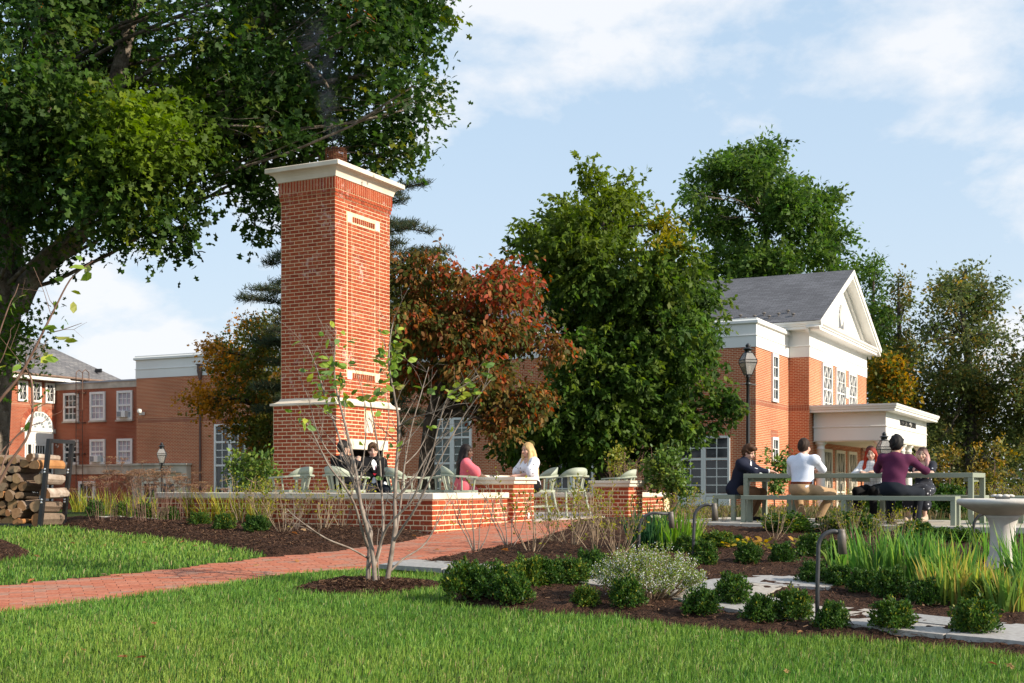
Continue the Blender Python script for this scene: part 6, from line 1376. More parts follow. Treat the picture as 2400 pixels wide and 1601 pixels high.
mb = MB(); mb.box(-1.8, -.03, .02, .06, .03, .07); mb.box(-1.8, -.03, .56, .60, .03, .07); mb.build('base_rail', M_BLACK, rk)
for y in (.2, .45):
    mb = MB(); mb.tube([(lean + .0, y + .03 * math.cos(a), 1.18 + .03 * math.sin(a)) for a in np.linspace(0, 6.28, 13)], .005, 5); mb.build('ring', M_BLACK, rk)
M_LOGB = brickpiece('log_bark', [(.09, .06, .04), (.20, .145, .10), (.27, .20, .15), (.13, .085, .055)], rough=.9)
M_LOGE = brickpiece('log_end', [(.20, .11, .055), (.38, .24, .12), (.30, .14, .06), (.42, .29, .17), (.24, .17, .11)], rough=.9)
M_SPLIT = mat('split_wood', (.30, .13, .05), (.43, .22, .09), scale=5, rough=.85, spec=.1, bmp=.4, bscale=40)
M_BIRCH = mat('pale_bark', (.27, .20, .15), (.48, .40, .33), scale=8, rough=.85, spec=.1, bmp=.4)
def log(x, z, r, L, y0, kind, label, group='logs in the firewood stack', tilt=0, yaw=0):
    t = thing('firewood_log', label, 'log', LG(x, y0, z), FRt_ + yaw, group)
    n = 11; ph = random.uniform(0, 6); prof = []
    for k in range(n):
        a = 2 * math.pi * k / n; rr = r * (1 + .15 * math.sin(a * 2 + ph) + .10 * math.sin(a * 3 - ph) + random.uniform(-.04, .04)); c_, s_ = math.cos(a), math.sin(a)
        if kind == 'split': rr = r * (1.0 if s_ > -.2 else .45 / max(.45, abs(s_))) * (1 + .08 * math.sin(a * 3 + ph))
        prof.append((rr * c_, rr * s_))
    mb = MB(); m = 5; vs_ = []
    for i in range(m):
        f_ = i / (m - 1); o_ = (math.sin(f_ * 3 + ph) * .01, f_ * L, math.cos(f_ * 2.5 + ph) * .01 + tilt * f_)
        vs_ += [(px_ * (1 - .05 * f_) + o_[0], o_[1], pz_ * (1 - .05 * f_) + o_[2]) for px_, pz_ in prof]
    fs = [(i * n + k, (i + 1) * n + k, (i + 1) * n + (k + 1) % n, i * n + (k + 1) % n) for i in range(m - 1) for k in range(n)]
    mb.add(vs_, fs); mb.build('bark', {'split': M_SPLIT, 'birch': M_BIRCH}.get(kind, M_LOGB), t)
    for q_ in (vs_[:n], vs_[-n:][::-1]): mb = MB(); mb.add(q_, [tuple(range(n))]); mb.build('cut_end', M_LOGE, t)
log(-.16, 1.0, .062, .56, .0, 'birch', 'pale barked log lying on top of the firewood stack', yaw=-.2); log(-.06, .885, .085, .62, -.02, 'split', 'big orange split log at the top right of the firewood stack', yaw=-.05); log(.0, .70, .078, .58, -.02, 'birch', 'tan barked log with hollow end below the orange split log'); log(.045, .505, .080, .55, .05, 'birch', 'grey barked log with orange cut end between the rack posts')
log(-.07, .31, .085, .6, .0, 'round', 'brown barked log at lower right of the firewood stack'); log(-.045, .12, .09, .6, .0, 'round', 'grey brown log at the bottom right of the firewood stack'); log(-.28, .90, .075, .55, .05, 'split', 'brown split log left of the big orange split log')
z = .09; row = 0; LAY = 'lowest second third fourth fifth sixth seventh eighth ninth'.split(); ORD = 'first second third fourth fifth sixth seventh eighth ninth tenth eleventh twelfth last'.split()
while z < .97:
    x = -.22 - (row % 2) * .06 - (.1 if z > .75 else 0)
    ci = 0
    while x > -1.35:
        r = random.uniform(.036, .085)
        k_ = random.choice(['round', 'round', 'split']); log(x - r, z + random.uniform(-.012, .012), r, random.uniform(.48, .6), random.uniform(-.05, .06), k_, f'{k_} brown log, {ORD[ci]} from the right in the {LAY[row]} layer of the stack'); x -= 2 * r + .004; ci += 1
    z += .125; row += 1
# smoke above the flue
m, nt, b = nmat('smoke'); pv = nt.nodes.new('ShaderNodeVolumePrincipled'); pv.inputs['Color'].default_value = (.55, .62, .72, 1)
tc = nt.nodes.new('ShaderNodeTexCoord'); no = nt.nodes.new('ShaderNodeTexNoise'); no.inputs['Scale'].default_value = 2.2; no.inputs['Detail'].default_value = 3; nt.links.new(tc.outputs['Object'], no.inputs['Vector'])
rr = nt.nodes.new('ShaderNodeMapRange'); rr.inputs[1].default_value = .36; rr.inputs[2].default_value = .75; rr.inputs[3].default_value = 0; rr.inputs[4].default_value = 1.0; nt.links.new(no.outputs[0], rr.inputs[0])
def MM(op, a, b_=None, cl=False):
    n_ = nt.nodes.new('ShaderNodeMath'); n_.operation = op; n_.use_clamp = cl
    for i_, v_ in enumerate((a, b_)):
        if v_ is None: continue
        if isinstance(v_, (int, float)): n_.inputs[i_].default_value = v_
        else: nt.links.new(v_, n_.inputs[i_])
    return n_.outputs[0]
sx_ = nt.nodes.new('ShaderNodeSeparateXYZ'); nt.links.new(tc.outputs['Object'], sx_.inputs[0]); zz_ = sx_.outputs[2]
dx_ = MM('ADD', sx_.outputs[0], MM('MULTIPLY', zz_, .2)); dy_ = MM('SUBTRACT', sx_.outputs[1], MM('MULTIPLY', zz_, .1))
rad_ = MM('DIVIDE', MM('SQRT', MM('ADD', MM('MULTIPLY', dx_, dx_), MM('MULTIPLY', dy_, dy_))), MM('ADD', MM('MULTIPLY', zz_, .17), .15))
fall_ = MM('MULTIPLY', MM('SUBTRACT', 1.0, rad_, True), MM('SUBTRACT', 1.0, MM('DIVIDE', zz_, 2.9), True))
nt.links.new(MM('MULTIPLY', MM('MULTIPLY', rr.outputs[0], fall_), 2.2), pv.inputs['Density'])
nt.nodes.remove(b); nt.links.new(pv.outputs[0], nt.nodes['Material Output'].inputs['Volume'])
mb = MB(); mb.tube([(0, 0, 0), (-.05, 0, .4), (-.15, 0, .9), (-.3, .1, 1.5), (-.45, .2, 2.2), (-.6, .3, 2.9)], [.16, .26, .36, .48, .6, .3], 14)
tag(mb.build('smoke', m, None, True, loc=(-3.33, 23.88, ztop + .8)), kind='stuff')
# ------------------------------------------------------------------ people: smooth implicit bodies turned into meshes
class SDF:
    def __init__(s, h): s.h = h; s.p = []
    def cap(s, a, b, ra, rb=None, k=.03, op='u'): s.p.append(('c', np.array(a, float), np.array(b, float), ra, ra if rb is None else rb, k, op)); return s
    def ell(s, c, r, R=None, k=.03, op='u'): s.p.append(('e', np.array(c, float), np.array(r, float), np.eye(3) if R is None else R, None, k, op)); return s
    def mesh(s, name, mats, noise=None, cuts=(), colfn=None, smooth=True):
        lo = np.full(3, 9.); hi = -lo; bb = []
        for q in s.p:
            if q[0] == 'c': r = max(q[3], q[4]); l, u = np.minimum(q[1], q[2]) - r, np.maximum(q[1], q[2]) + r
            else: r = q[2].max(); l, u = q[1] - r, q[1] + r
            bb.append((l, u))
            if q[6] == 'u': lo = np.minimum(lo, l); hi = np.maximum(hi, u)
        h = s.h; lo = lo - 3 * h; n = np.ceil((hi - lo) / h).astype(int) + 4; f = np.full(n, 1.0, np.float32)
        ax = [lo[i] + np.arange(n[i]) * h for i in range(3)]
        for q, (l, u) in zip(s.p, bb):
            k = q[5]; m = k + 3 * h; i0 = np.maximum(0, ((l - m - lo) / h).astype(int)); i1 = np.minimum(n, ((u + m - lo) / h).astype(int) + 2)
            if (i1 <= i0).any(): continue
            sl = tuple(slice(a, b) for a, b in zip(i0, i1)); G3 = np.stack(np.meshgrid(*[ax[j][sl[j]] for j in range(3)], indexing='ij'), -1)
            if q[0] == 'c':
                ab = q[2] - q[1]; w = G3 - q[1]; t = np.clip((w @ ab) / max(ab @ ab, 1e-9), 0, 1); d = np.linalg.norm(w - t[..., None] * ab, axis=-1) - (q[3] + (q[4] - q[3]) * t)
            else:
                w = (G3 - q[1]) @ q[3]; k0 = np.linalg.norm(w / q[2], axis=-1); k1 = np.linalg.norm(w / q[2] ** 2, axis=-1); d = k0 * (k0 - 1) / np.maximum(k1, 1e-6)
            o = f[sl]
            if q[6] == 'u': hh = np.maximum(k - np.abs(o - d), 0) / max(k, 1e-6); f[sl] = np.minimum(o, d) - hh * hh * k * .25
            else: hh = np.maximum(k - np.abs(o + d), 0) / max(k, 1e-6); f[sl] = np.maximum(o, -d) + hh * hh * k * .25
        G3 = None
        if noise is not None or cuts:
            X, Y, Z = np.meshgrid(*ax, indexing='ij')
            if noise is not None: f = f + noise(X, Y, Z)
            for c, nn in cuts: f = np.maximum(f, (X - c[0]) * nn[0] + (Y - c[1]) * nn[1] + (Z - c[2]) * nn[2])
        sg = f < 0; cs = [(i, j, k) for i in (0, 1) for j in (0, 1) for k in (0, 1)]
        sub = lambda c: tuple(slice(c[a], n[a] - 1 + c[a]) for a in range(3))
        cnt = sum(sg[sub(c)].astype(np.int8) for c in cs); act = (cnt > 0) & (cnt < 8); I = np.argwhere(act); m = len(I)
        vid = np.full(act.shape, -1, np.int64); vid[act] = np.arange(m)
        val = np.stack([f[tuple((I + np.array(c)).T)] for c in cs], 1); acc = np.zeros((m, 3)); num = np.zeros(m)
        for a in range(8):
            for b in range(a + 1, 8):
                ca, cb_ = np.array(cs[a]), np.array(cs[b])
                if np.abs(ca - cb_).sum() != 1: continue
                mk = (val[:, a] < 0) != (val[:, b] < 0); va, vb = val[mk, a], val[mk, b]; t = va / (va - vb)
                acc[mk] += ca + t[:, None] * (cb_ - ca); num[mk] += 1
        V = lo + (I + acc / num[:, None]) * h; Q = []
        for a in range(3):
            b, c = (a + 1) % 3, (a + 2) % 3; e = np.eye(3, dtype=int)
            sA = [slice(1, n[x] - 1) for x in range(3)]; sB = list(sA); sA[a] = slice(1, n[a] - 2); sB[a] = slice(2, n[a] - 1)
            A_, B_ = sg[tuple(sA)], sg[tuple(sB)]; E = np.argwhere(A_ != B_) + 1; fl = A_[tuple((E - 1).T)]
            q = np.stack([vid[tuple((E - e[b] - e[c]).T)], vid[tuple((E - e[c]).T)], vid[tuple(E.T)], vid[tuple((E - e[b]).T)]], 1); q[~fl] = q[~fl][:, ::-1]; Q.append(q)
        Q = np.concatenate(Q); Q = Q[(Q >= 0).all(1)]
        return arrmesh(name, V, Q, mats, col=None if colfn is None else colfn(V), smooth=smooth)
def unit(v): v = np.array(v, float); return v / np.linalg.norm(v)
def ik(S, Wt, l1, l2, hint):
    S, Wt = np.array(S, float), np.array(Wt, float); d = Wt - S; L = min(np.linalg.norm(d), (l1 + l2) * .995); dn = unit(d); Wt = S + dn * L
    a = (l1 * l1 - l2 * l2 + L * L) / (2 * L); hh = math.sqrt(max(0, l1 * l1 - a * a)); hn = np.array(hint, float); hn = unit(hn - dn * (hn @ dn)); return S + dn * a + hn * hh, Wt
def rot(yaw, pitch, roll=0):
    cy, sy, cp, sp_, cr, sr = math.cos(yaw), math.sin(yaw), math.cos(pitch), math.sin(pitch), math.cos(roll), math.sin(roll)
    return np.array([[cy, -sy, 0], [sy, cy, 0], [0, 0, 1]]) @ np.array([[1, 0, 0], [0, cp, -sp_], [0, sp_, cp]]) @ np.array([[cr, 0, sr], [0, 1, 0], [-sr, 0, cr]])
M_HAIR = leafmat('hair', trans=.0, rough=.6, spec=.18)
def skin(name, c): 
    m = mat(name, tuple(x * .93 for x in c), c, scale=20, rough=.5, spec=.35); m.node_tree.nodes['Principled BSDF'].inputs['Subsurface Weight'].default_value = .08; return m
SK_P, SK_A, SK_T, SK_D = skin('fair_skin', (.62, .36, .27)), skin('light_skin', (.60, .38, .28)), skin('tan_skin', (.45, .25, .165)), skin('dark_skin', (.13, .065, .04))
M_EYE = mat('eye', (.02, .014, .012), rough=.2); M_LIP = mat('lip', (.42, .15, .12), rough=.5)
def cloth(name, c1, c2=None, scale=60, rough=.85, b=.25): return mat(name, c1, c2 or tuple(x * 1.15 for x in c1), scale=scale, rough=rough, spec=.15, bmp=b, bscale=35, dist=.004)
def folds(amp, f=24, ph=0): return lambda X, Y, Z: amp * (np.sin(f * (X * .9 + .5 * Z) + 3 * np.sin(9 * Y + ph) + ph) * np.cos(f * .6 * (Z - .4 * X) + ph) + .6 * np.sin(f * 1.9 * (Z * .8 + Y * .6) + 2 * np.sin(11 * X + ph)))
def person(label, loc, head, lean=.1, side=0, twist=0, hyaw=0, hpitch=-.1, hroll=0, s=1.0, hands=((-.2, .4, .3), (.2, .4, .3)), hint=((-1, -.3, -.6), (1, -.3, -.6)), hdir=((.4, 1, -.1), (-.4, 1, -.1)), knees=((-.14, .42, .06), (.14, .42, .06)), ankles=((-.14, .40, -.36), (.14, .40, -.36)), sh=.182,
           skinm=None, top=None, bottom=None, hair=None, sleeve='long', jacket=None, tie=None, belt=None, dress=False, shoe=None, female=False, collar=True, group='people', hx=.011, bare_calf=False, puff=False, neck='crew'):
    H = np.array([0, 0, .105]); dr = unit([math.sin(side), math.sin(lean), 1.0]); X = np.array([math.cos(twist), math.sin(twist), 0]); Yv = unit(np.cross(dr, X)) * -1 if False else unit(np.cross(np.array([0, 0, 1.0]), X)); Yv = unit(Yv - dr * (Yv @ dr)); Xv = np.cross(Yv, dr); Rt = np.stack([Xv, Yv, dr], 1)
    L = .98 if not female else .94
    N = H + .475 * L * dr - .01 * Yv; C = H + .30 * L * dr; Wp = H + .14 * dr; S2 = [H + .435 * L * dr + sgn * sh * Xv - .005 * Yv for sgn in (-1, 1)]
    hd = unit(dr * .75 + np.array([0, .05, .5])); Hc = N + .165 * hd + .025 * Yv; Rh = rot(hyaw, hpitch, hroll)
    hp = lambda x, y, z: Hc + Rh @ np.array([x, y, z])
    cw = .166 if not female else .138; cd = .108 if not female else .100
    el, wr = [], []
    for i in (0, 1): e, w = ik(S2[i], hands[i], .275 * L, .245 * L, hint[i]); el.append(e); wr.append(w)
    hips = [H + np.array([-.085, .02, -.015]), H + np.array([.085, .02, -.015])]
    def legs(q, d, calf=True, k=.03):
        for i in (0, 1):
            q.cap(hips[i], knees[i], .078 + d, .056 + d, k)
            if calf: q.cap(knees[i], ankles[i], .054 + d, .040 + d, k)
    def torso(q, d, k=.06, low=True):
        q.ell(H + np.array([0, -.01, .0]), (.165 + d, .12 + d, .105 + d), None, k)
        q.ell(Wp, ((.152 if not female else .118) + d, .106 + d, .15 + d), Rt, k); q.ell(C + .02 * dr, (cw + d, cd + d, .185 + d), Rt, k)
        q.cap(S2[0] + .03 * Xv, S2[1] - .03 * Xv, .062 + d, None, k); q.cap(N - .05 * dr, N + .0 * dr, .06 + d, None, .05)
        if female: 
            for sg_ in (-1, 1): q.ell(C + sg_ * .06 * Xv + .085 * Yv + .03 * dr, (.06 + d, .05 + d, .06 + d), Rt, .04)
    # body: one continuous figure
    B = SDF(hx); torso(B, -.004); legs(B, -.006)
    for i in (0, 1):
        B.cap(S2[i], el[i], .050, .040, .04); B.cap(el[i], wr[i], .040, .027, .03)
        hd_ = unit(hdir[i]); sd_ = unit(np.cross(hd_, [0, 0, 1])); sg_ = -1 if i == 0 else 1; dn = unit(np.cross(sd_, hd_)) * -1
        pc = wr[i] + hd_ * .045; B.ell(pc, (.040, .050, .016), np.stack([sd_, hd_, np.cross(sd_, hd_)], 1), .02); B.cap(wr[i], pc, .024, .022, .02)
        for f_, (o_, l_) in enumerate(((-.030, .068), (-.010, .078), (.011, .072), (.031, .056))):
            k0 = wr[i] + hd_ * .085 + sd_ * o_; k1 = k0 + hd_ * l_ * .55 + dn * .012; k2 = k1 + hd_ * l_ * .4 + dn * .022; B.cap(k0 - hd_ * .02, k1, .0095, .009, .006); B.cap(k1, k2, .009, .0078, .004)
        t0 = wr[i] + hd_ * .025 - sd_ * sg_ * .03; t1 = t0 + hd_ * .035 - sd_ * sg_ * .022; B.cap(t0, t1, .012, .0105, .012); B.cap(t1, t1 + hd_ * .03 - sd_ * sg_ * .004 + dn * .008, .0105, .009, .006)
    B.cap(N - .02 * dr, Hc + Rh @ np.array([0, -.015, -.05]), .054 if not female else .046, .05 if not female else .043, .03)
    B.ell(hp(0, -.008, .02), (.073, .092, .100), Rh, .02); B.ell(hp(0, .022, -.045), (.058, .066, .070), Rh, .03); B.ell(hp(0, .055, -.088), (.026, .026, .022), Rh, .02)
    B.cap(hp(0, .088, .005), hp(0, .108, -.032), .009, .0135, .012)
    for sg_ in (-1, 1):
        B.ell(hp(sg_ * .076, -.008, -.012), (.010, .020, .032), Rh, .006); B.ell(hp(sg_ * .033, .092, .006), (.020, .012, .011), Rh, .012, 's'); B.ell(hp(sg_ * .045, .062, -.03), (.022, .022, .022), Rh, .02)
    B.ell(hp(0, .085, -.058), (.026, .012, .012), Rh, .01)
    for i in (0, 1): B.cap(np.array(ankles[i]) + [0, -.03, -.035], np.array(ankles[i]) + [0, .15, -.045], .036, .028, .02)
    sm = skinm or SK_P
    o = link('person', B.mesh('body', sm), None, loc); o.rotation_euler = (0, 0, head); o.scale = (s, s, s); tag(o, label, 'person', group)
    kid = lambda nm, me: link(nm, me, o)
    for sg_ in (-1, 1):
        e = MB(); c = hp(sg_ * .032, .083, .004)
        e.lathe([(.0005, -.0075), (.010, -.004), (.012, 0), (.010, .004), (.0005, .0075)], 8, c); kid('eye', e.mesh('eye', M_EYE, True))
        e = MB(); e.tube([hp(sg_ * .014, .094, .026), hp(sg_ * .034, .091, .032), hp(sg_ * .052, .078, .026)], [.004, .005, .003], 5); kid('eyebrow', e.mesh('eyebrow', hair[2] if hair and len(hair) > 2 else M_EYE))
    e = MB(); e.tube([hp(-.024, .088, -.058), hp(-.008, .0995, -.055), hp(.008, .0995, -.055), hp(.024, .088, -.058)], [.003, .006, .006, .003], 6); kid('mouth', e.mesh('mouth', M_LIP, True))
    # clothes
    d = .014
    if top is not None:
        q = SDF(.0105); torso(q, d + (.004 if dress else 0))
        if dress or True: pass
        for i in (0, 1):
            if puff: q.cap(S2[i], S2[i] + (el[i] - S2[i]) * .75, .078, .098, .05); q.cap(S2[i] + (el[i] - S2[i]) * .75, S2[i] + (el[i] - S2[i]) * .98, .09, .052, .03)
            elif sleeve == 'long': q.cap(S2[i], el[i], .060, .053, .05); q.cap(el[i], wr[i] - unit(wr[i] - el[i]) * .02, .051, .040, .03)
            elif sleeve == 'rolled': q.cap(S2[i], el[i], .064, .056, .05); q.cap(el[i], el[i] + (wr[i] - el[i]) * .22, .056, .055, .02)
            elif sleeve == 'short': q.cap(S2[i], S2[i] + (el[i] - S2[i]) * .68, .066, .064, .05)
        if dress:
            kn = [np.array(k) for k in knees]; mid = (kn[0] + kn[1]) / 2
            q.cap(H, mid + [0, .02, -.02], .135, .12, .06)
            for i in (0, 1): q.cap(hips[i], kn[i], .105, .095, .05); q.cap(kn[i], np.array(ankles[i]) * .55 + kn[i] * .45, .09, .10, .06)
        if neck == 'square': q.ell(C + .19 * dr + .10 * Yv, (.075, .07, .085), Rt, .01, 's')
        q.cap(N + .00 * dr + .01 * Yv, N + .2 * dr, .058, .07, .01, 's')
        cuts = [] if dress else [(H + np.array([0, 0, .0]) + dr * (.02 if belt is not None else -.015), -dr)] if False else []
        if not dress: q.cap(H + np.array([-.3, 0, -.19]), H + np.array([.3, 0, -.19]), .245 if belt is not None else .135, None, .008, 's')
        kid('dress' if dress else 'shirt', q.mesh('shirt', top, folds(.0075, 15, len(label))))
        if collar and jacket is None:
            q = SDF(.008); q.cap(N - .012 * dr, N + .028 * dr + .005 * Yv, .070, .062, .01); q.cap(N - .1 * dr + .02 * Yv, N + .2 * dr, .054, .056, .004, 's'); q.ell(N + .09 * Yv + .0 * dr, (.022, .05, .06), Rt, .005, 's'); kid('collar', q.mesh('collar', top))
    if jacket is not None:
        q = SDF(.0105); torso(q, .030, .07); 
        for i in (0, 1): q.cap(S2[i], el[i], .072, .062, .06); q.cap(el[i], wr[i] - unit(wr[i] - el[i]) * .045, .060, .047, .03)
        q.cap(H + np.array([-.08, -.03, -.02]), H + np.array([-.11, .02, -.09]), .12, .11, .05); q.cap(H + np.array([.08, -.03, -.02]), H + np.array([.11, .02, -.09]), .12, .11, .05)
        q.ell(C + .13 * dr + .155 * Yv, (.055, .09, .14), Rt, .012, 's'); q.ell(H + .08 * dr + .17 * Yv, (.05, .09, .12), Rt, .02, 's')
        q.cap(N + .01 * dr + .02 * Yv, N + .2 * dr, .058, .07, .01, 's'); q.ell(np.array([0, .02, -.17]), (.35, .35, .165), None, .005, 's')
        kid('jacket', q.mesh('jacket', jacket, folds(.005, 20, 2)))
        for sg_ in (-1, 1):
            e = MB(); a_ = [N + sg_ * .052 * Xv + .02 * Yv + .03 * dr, N + sg_ * .085 * Xv + .06 * Yv - .02 * dr, C + sg_ * .085 * Xv + .152 * Yv + .06 * dr, C + sg_ * .02 * Xv + .158 * Yv - .06 * dr, C + sg_ * .045 * Xv + .150 * Yv + .06 * dr]
            e.add([tuple(p) for p in a_] + [tuple(p - .008 * Yv) for p in a_], [(0, 1, 2, 3, 4), (9, 8, 7, 6, 5), (0, 5, 6, 1), (1, 6, 7, 2), (2, 7, 8, 3), (3, 8, 9, 4), (4, 9, 5, 0)]); kid('lapel', e.mesh('lapel', jacket))
        for i in (0, 1):
            q = SDF(.008); a_ = wr[i] - unit(wr[i] - el[i]) * .05; q.cap(a_, wr[i] - unit(wr[i] - el[i]) * .012, .040, .036, .004); kid('cuff', q.mesh('cuff', top))
        q = SDF(.008); q.cap(N - .01 * dr + .01 * Yv, N + .035 * dr + .012 * Yv, .068, .060, .01); q.cap(N - .1 * dr + .02 * Yv, N + .2 * dr, .054, .055, .004, 's'); kid('collar', q.mesh('collar', top))
    if tie is not None:
        e = MB(); K = N - .015 * dr + .068 * Yv; e.tube([K + .012 * dr, K - .02 * dr + .006 * Yv], [.016, .011], 6); p_ = C + .135 * Yv - .06 * dr
        a_ = [K - .02 * dr - .010 * Xv, K - .02 * dr + .010 * Xv, C + .13 * Yv + .05 * dr + .022 * Xv, p_ + .030 * Xv, p_ - .04 * dr, p_ - .030 * Xv, C + .13 * Yv + .05 * dr - .022 * Xv]
        e.add([tuple(p + .012 * Yv) for p in a_] + [tuple(p + .004 * Yv) for p in a_], [tuple(range(7)), tuple(range(7, 14))[::-1]] + [(i, 7 + i, 7 + (i + 1) % 7, (i + 1) % 7) for i in range(7)]); kid('tie', e.mesh('tie', tie))
    if bottom is not None:
        q = SDF(.0115); q.ell(H + np.array([0, -.015, -.012]), (.185, .138, .112), None, .05); q.ell(H + np.array([0, -.005, .05]), (.158, .122, .075), None, .05)
        for i in (0, 1):
            q.cap(hips[i], knees[i], .094, .072, .05); a_ = np.array(ankles[i]) + [0, 0, .02]; q.cap(knees[i], a_, .070, .058, .04)
        q.ell(H + np.array([0, 0, .20]), (.3, .3, .105), None, .004, 's'); q.cap(H + np.array([-.3, -.03, -.345]), H + np.array([.3, -.03, -.345]), .235, None, .03, 's') if False else None
        kid('trousers', q.mesh('trousers', bottom, folds(.0045, 20, 5)))
    if belt is not None:
        e = MB(); e_ = [tuple(H + np.array([.166 * math.cos(a), -.006 + .131 * math.sin(a), .085 + .0 * math.cos(a)]) + dr * .0) for a in np.linspace(0, 2 * math.pi, 33)]
        for i in range(32):
            p0, p1_ = np.array(e_[i]), np.array(e_[i + 1]); e.add([p0 - [0, 0, .017], p1_ - [0, 0, .017], p1_ + [0, 0, .017], p0 + [0, 0, .017]], [(0, 1, 2, 3)])
        kid('belt', e.mesh('belt', belt))
    if shoe is not None:
        for i in (0, 1):
            a_ = np.array(ankles[i]); q = SDF(.010); q.cap(a_ + [0, -.035, -.045], a_ + [0, .16, -.052], .044, .036, .02); q.cap(a_ + [0, -.02, .0], a_ + [0, -.02, -.04], .046, .046, .02); q.cap(a_ + [-.2, .06, -.13], a_ + [.2, .06, -.13], .05, None, .004, 's'); kid('shoe', q.mesh('shoe', shoe))
    if hair is not None:
        style, c = hair[0], hair[1]; q = SDF(.009)
        if style in ('short', 'curly', 'mop'):
            th = {'short': .012, 'curly': .024, 'mop': .030}[style]
            q.ell(hp(0, -.020, .030), (.078 + th * .6, .092 + th * .6, .096 + th), Rh, .02); q.ell(hp(0, -.055, -.01), (.070, .052, .075), Rh, .03)
            if style != 'short': q.cap(hp(-.04, .075, .092), hp(.05, .07, .09), .028, .03, .03)
            q.ell(hp(0, .105, -.035), (.072, .062, .098), Rh, .01, 's'); q.ell(hp(.085, .035, -.06), (.03, .055, .06), Rh, .01, 's'); q.ell(hp(-.085, .035, -.06), (.03, .055, .06), Rh, .01, 's'); q.cap(hp(-.1, 0, -.125), hp(.1, 0, -.125), .055, None, .01, 's')
            am, fr = {'short': (.003, 110), 'curly': (.008, 75), 'mop': (.005, 80)}[style]
        else:
            q.ell(hp(0, -.018, .026), (.088, .102, .108), Rh, .02); ln = hair[3]; wd = hair[4] if len(hair) > 4 else 1
            for sg_ in (-1, 1):
                a0_ = hp(sg_ * .070, .02, .03); a1_ = hp(sg_ * .088, .015, -.09); a2_ = Hc + Rt @ np.array([sg_ * .105 * wd, .055 + hair[5] * .05, -.10 - ln * .55]); a3_ = Hc + Rt @ np.array([sg_ * .10 * wd, .085 + hair[5] * .06, -.10 - ln])
                q.cap(a0_, a1_, .026, .030, .03); q.cap(a1_, a2_, .030, .034, .03); q.cap(a2_, a3_, .034, .014, .03)
            b0_ = hp(0, -.075, -.03); b1_ = Hc + Rt @ np.array([0, -.095, -.22]); b2_ = Hc + Rt @ np.array([0, -.115, -.12 - ln])
            for dx in (-.05, 0, .05): q.cap(b0_ + Xv * dx, b1_ + Xv * dx * 1.25, .05, .05, .04); q.cap(b1_ + Xv * dx * 1.25, b2_ + Xv * dx * 1.2, .05, .024, .04)
            q.ell(hp(.0, .112, -.03), (.062, .068, .108), Rh, .012, 's'); am, fr = .004, 120
        inv = Rh.T
        nz = lambda X_, Y_, Z_: am * np.sin(fr * X_ + 4 * np.sin(22 * Z_) + 3 * np.sin(17 * Y_)) * (np.cos(fr * .7 * Y_) * .5 + .7)
        kid('hair', q.mesh('hair', M_HAIR, nz, colfn=lambda V: c((V - Hc) @ Rh) * np.random.default_rng(3).uniform(.85, 1.15, (len(V), 1))))
    return o
def solid(c): return lambda P_: np.tile(np.array(c), (len(P_), 1))
def grad(c0, c1, z0, z1): return lambda P_: np.array(c0) + (np.array(c1) - np.array(c0)) * np.clip((P_[:, 2:3] - z0) / (z1 - z0), 0, 1)
def face(h): return math.atan2(-h[0], h[1])
TXV, TYV = (.857, -.515), (.515, .857)
W_SHIRT = cloth('pale_blue_shirt', (.66, .70, .80), (.72, .76, .85)); NAVY = cloth('navy_wool', (.014, .016, .030)); WHITE_C = cloth('white_cotton', (.78, .78, .80)); KHAKI = cloth('khaki_chino', (.37, .24, .135)); BROWNP = cloth('brown_chino', (.16, .085, .045))
MAROON = cloth('maroon_shirt', (.085, .018, .050)); DARKP = cloth('dark_trousers', (.012, .015, .022)); BLACKC = cloth('black_wool', (.008, .008, .009)); PINK = cloth('pink_dress', (.62, .13, .16)); REDT = cloth('red_tie', (.36, .012, .03)); BELT = cloth('brown_belt', (.16, .045, .022), b=0)
def spots(name, base, dot, scale, thr, rough=.85):
    m, nt, b = nmat(name); v = nt.nodes.new('ShaderNodeTexVoronoi'); v.inputs['Scale'].default_value = scale; tc = nt.nodes.new('ShaderNodeTexCoord'); nt.links.new(tc.outputs['Object'], v.inputs['Vector'])
    r = nt.nodes.new('ShaderNodeValToRGB'); r.color_ramp.elements[0].position = thr; r.color_ramp.elements[1].position = thr + .05; r.color_ramp.elements[0].color = (*dot, 1); r.color_ramp.elements[1].color = (*base, 1); nt.links.new(v.outputs['Distance'], r.inputs[0]); nt.links.new(r.outputs[0], b.inputs['Base Color']); b.inputs['Roughness'].default_value = rough; return m
NAVYF = spots('navy_floral', (.010, .012, .022), (.55, .56, .62), 13, .17); WFLOR = spots('white_floral', (.78, .78, .82), (.16, .13, .15), 15, .16)
def plaid(name):
    m, nt, b = nmat(name); tc = nt.nodes.new('ShaderNodeTexCoord'); cs = []
    for ax_ in ('X', 'Z'):
        w = nt.nodes.new('ShaderNodeTexWave'); w.bands_direction = ax_; w.inputs['Scale'].default_value = 7; nt.links.new(tc.outputs['Object'], w.inputs['Vector']); r = nt.nodes.new('ShaderNodeValToRGB'); r.color_ramp.elements[0].position = .03; r.color_ramp.elements[1].position = .07; r.color_ramp.elements[0].color = (.45, .43, .44, 1); r.color_ramp.elements[1].color = (.72, .70, .68, 1); nt.links.new(w.outputs['Fac'], r.inputs[0]); cs.append(r)
    mx = nt.nodes.new('ShaderNodeMix'); mx.data_type = 'RGBA'; mx.blend_type = 'DARKEN'; mx.inputs[0].default_value = 1; nt.links.new(cs[0].outputs[0], mx.inputs[6]); nt.links.new(cs[1].outputs[0], mx.inputs[7]); nt.links.new(mx.outputs[2], b.inputs['Base Color']); b.inputs['Roughness'].default_value = .9; return m
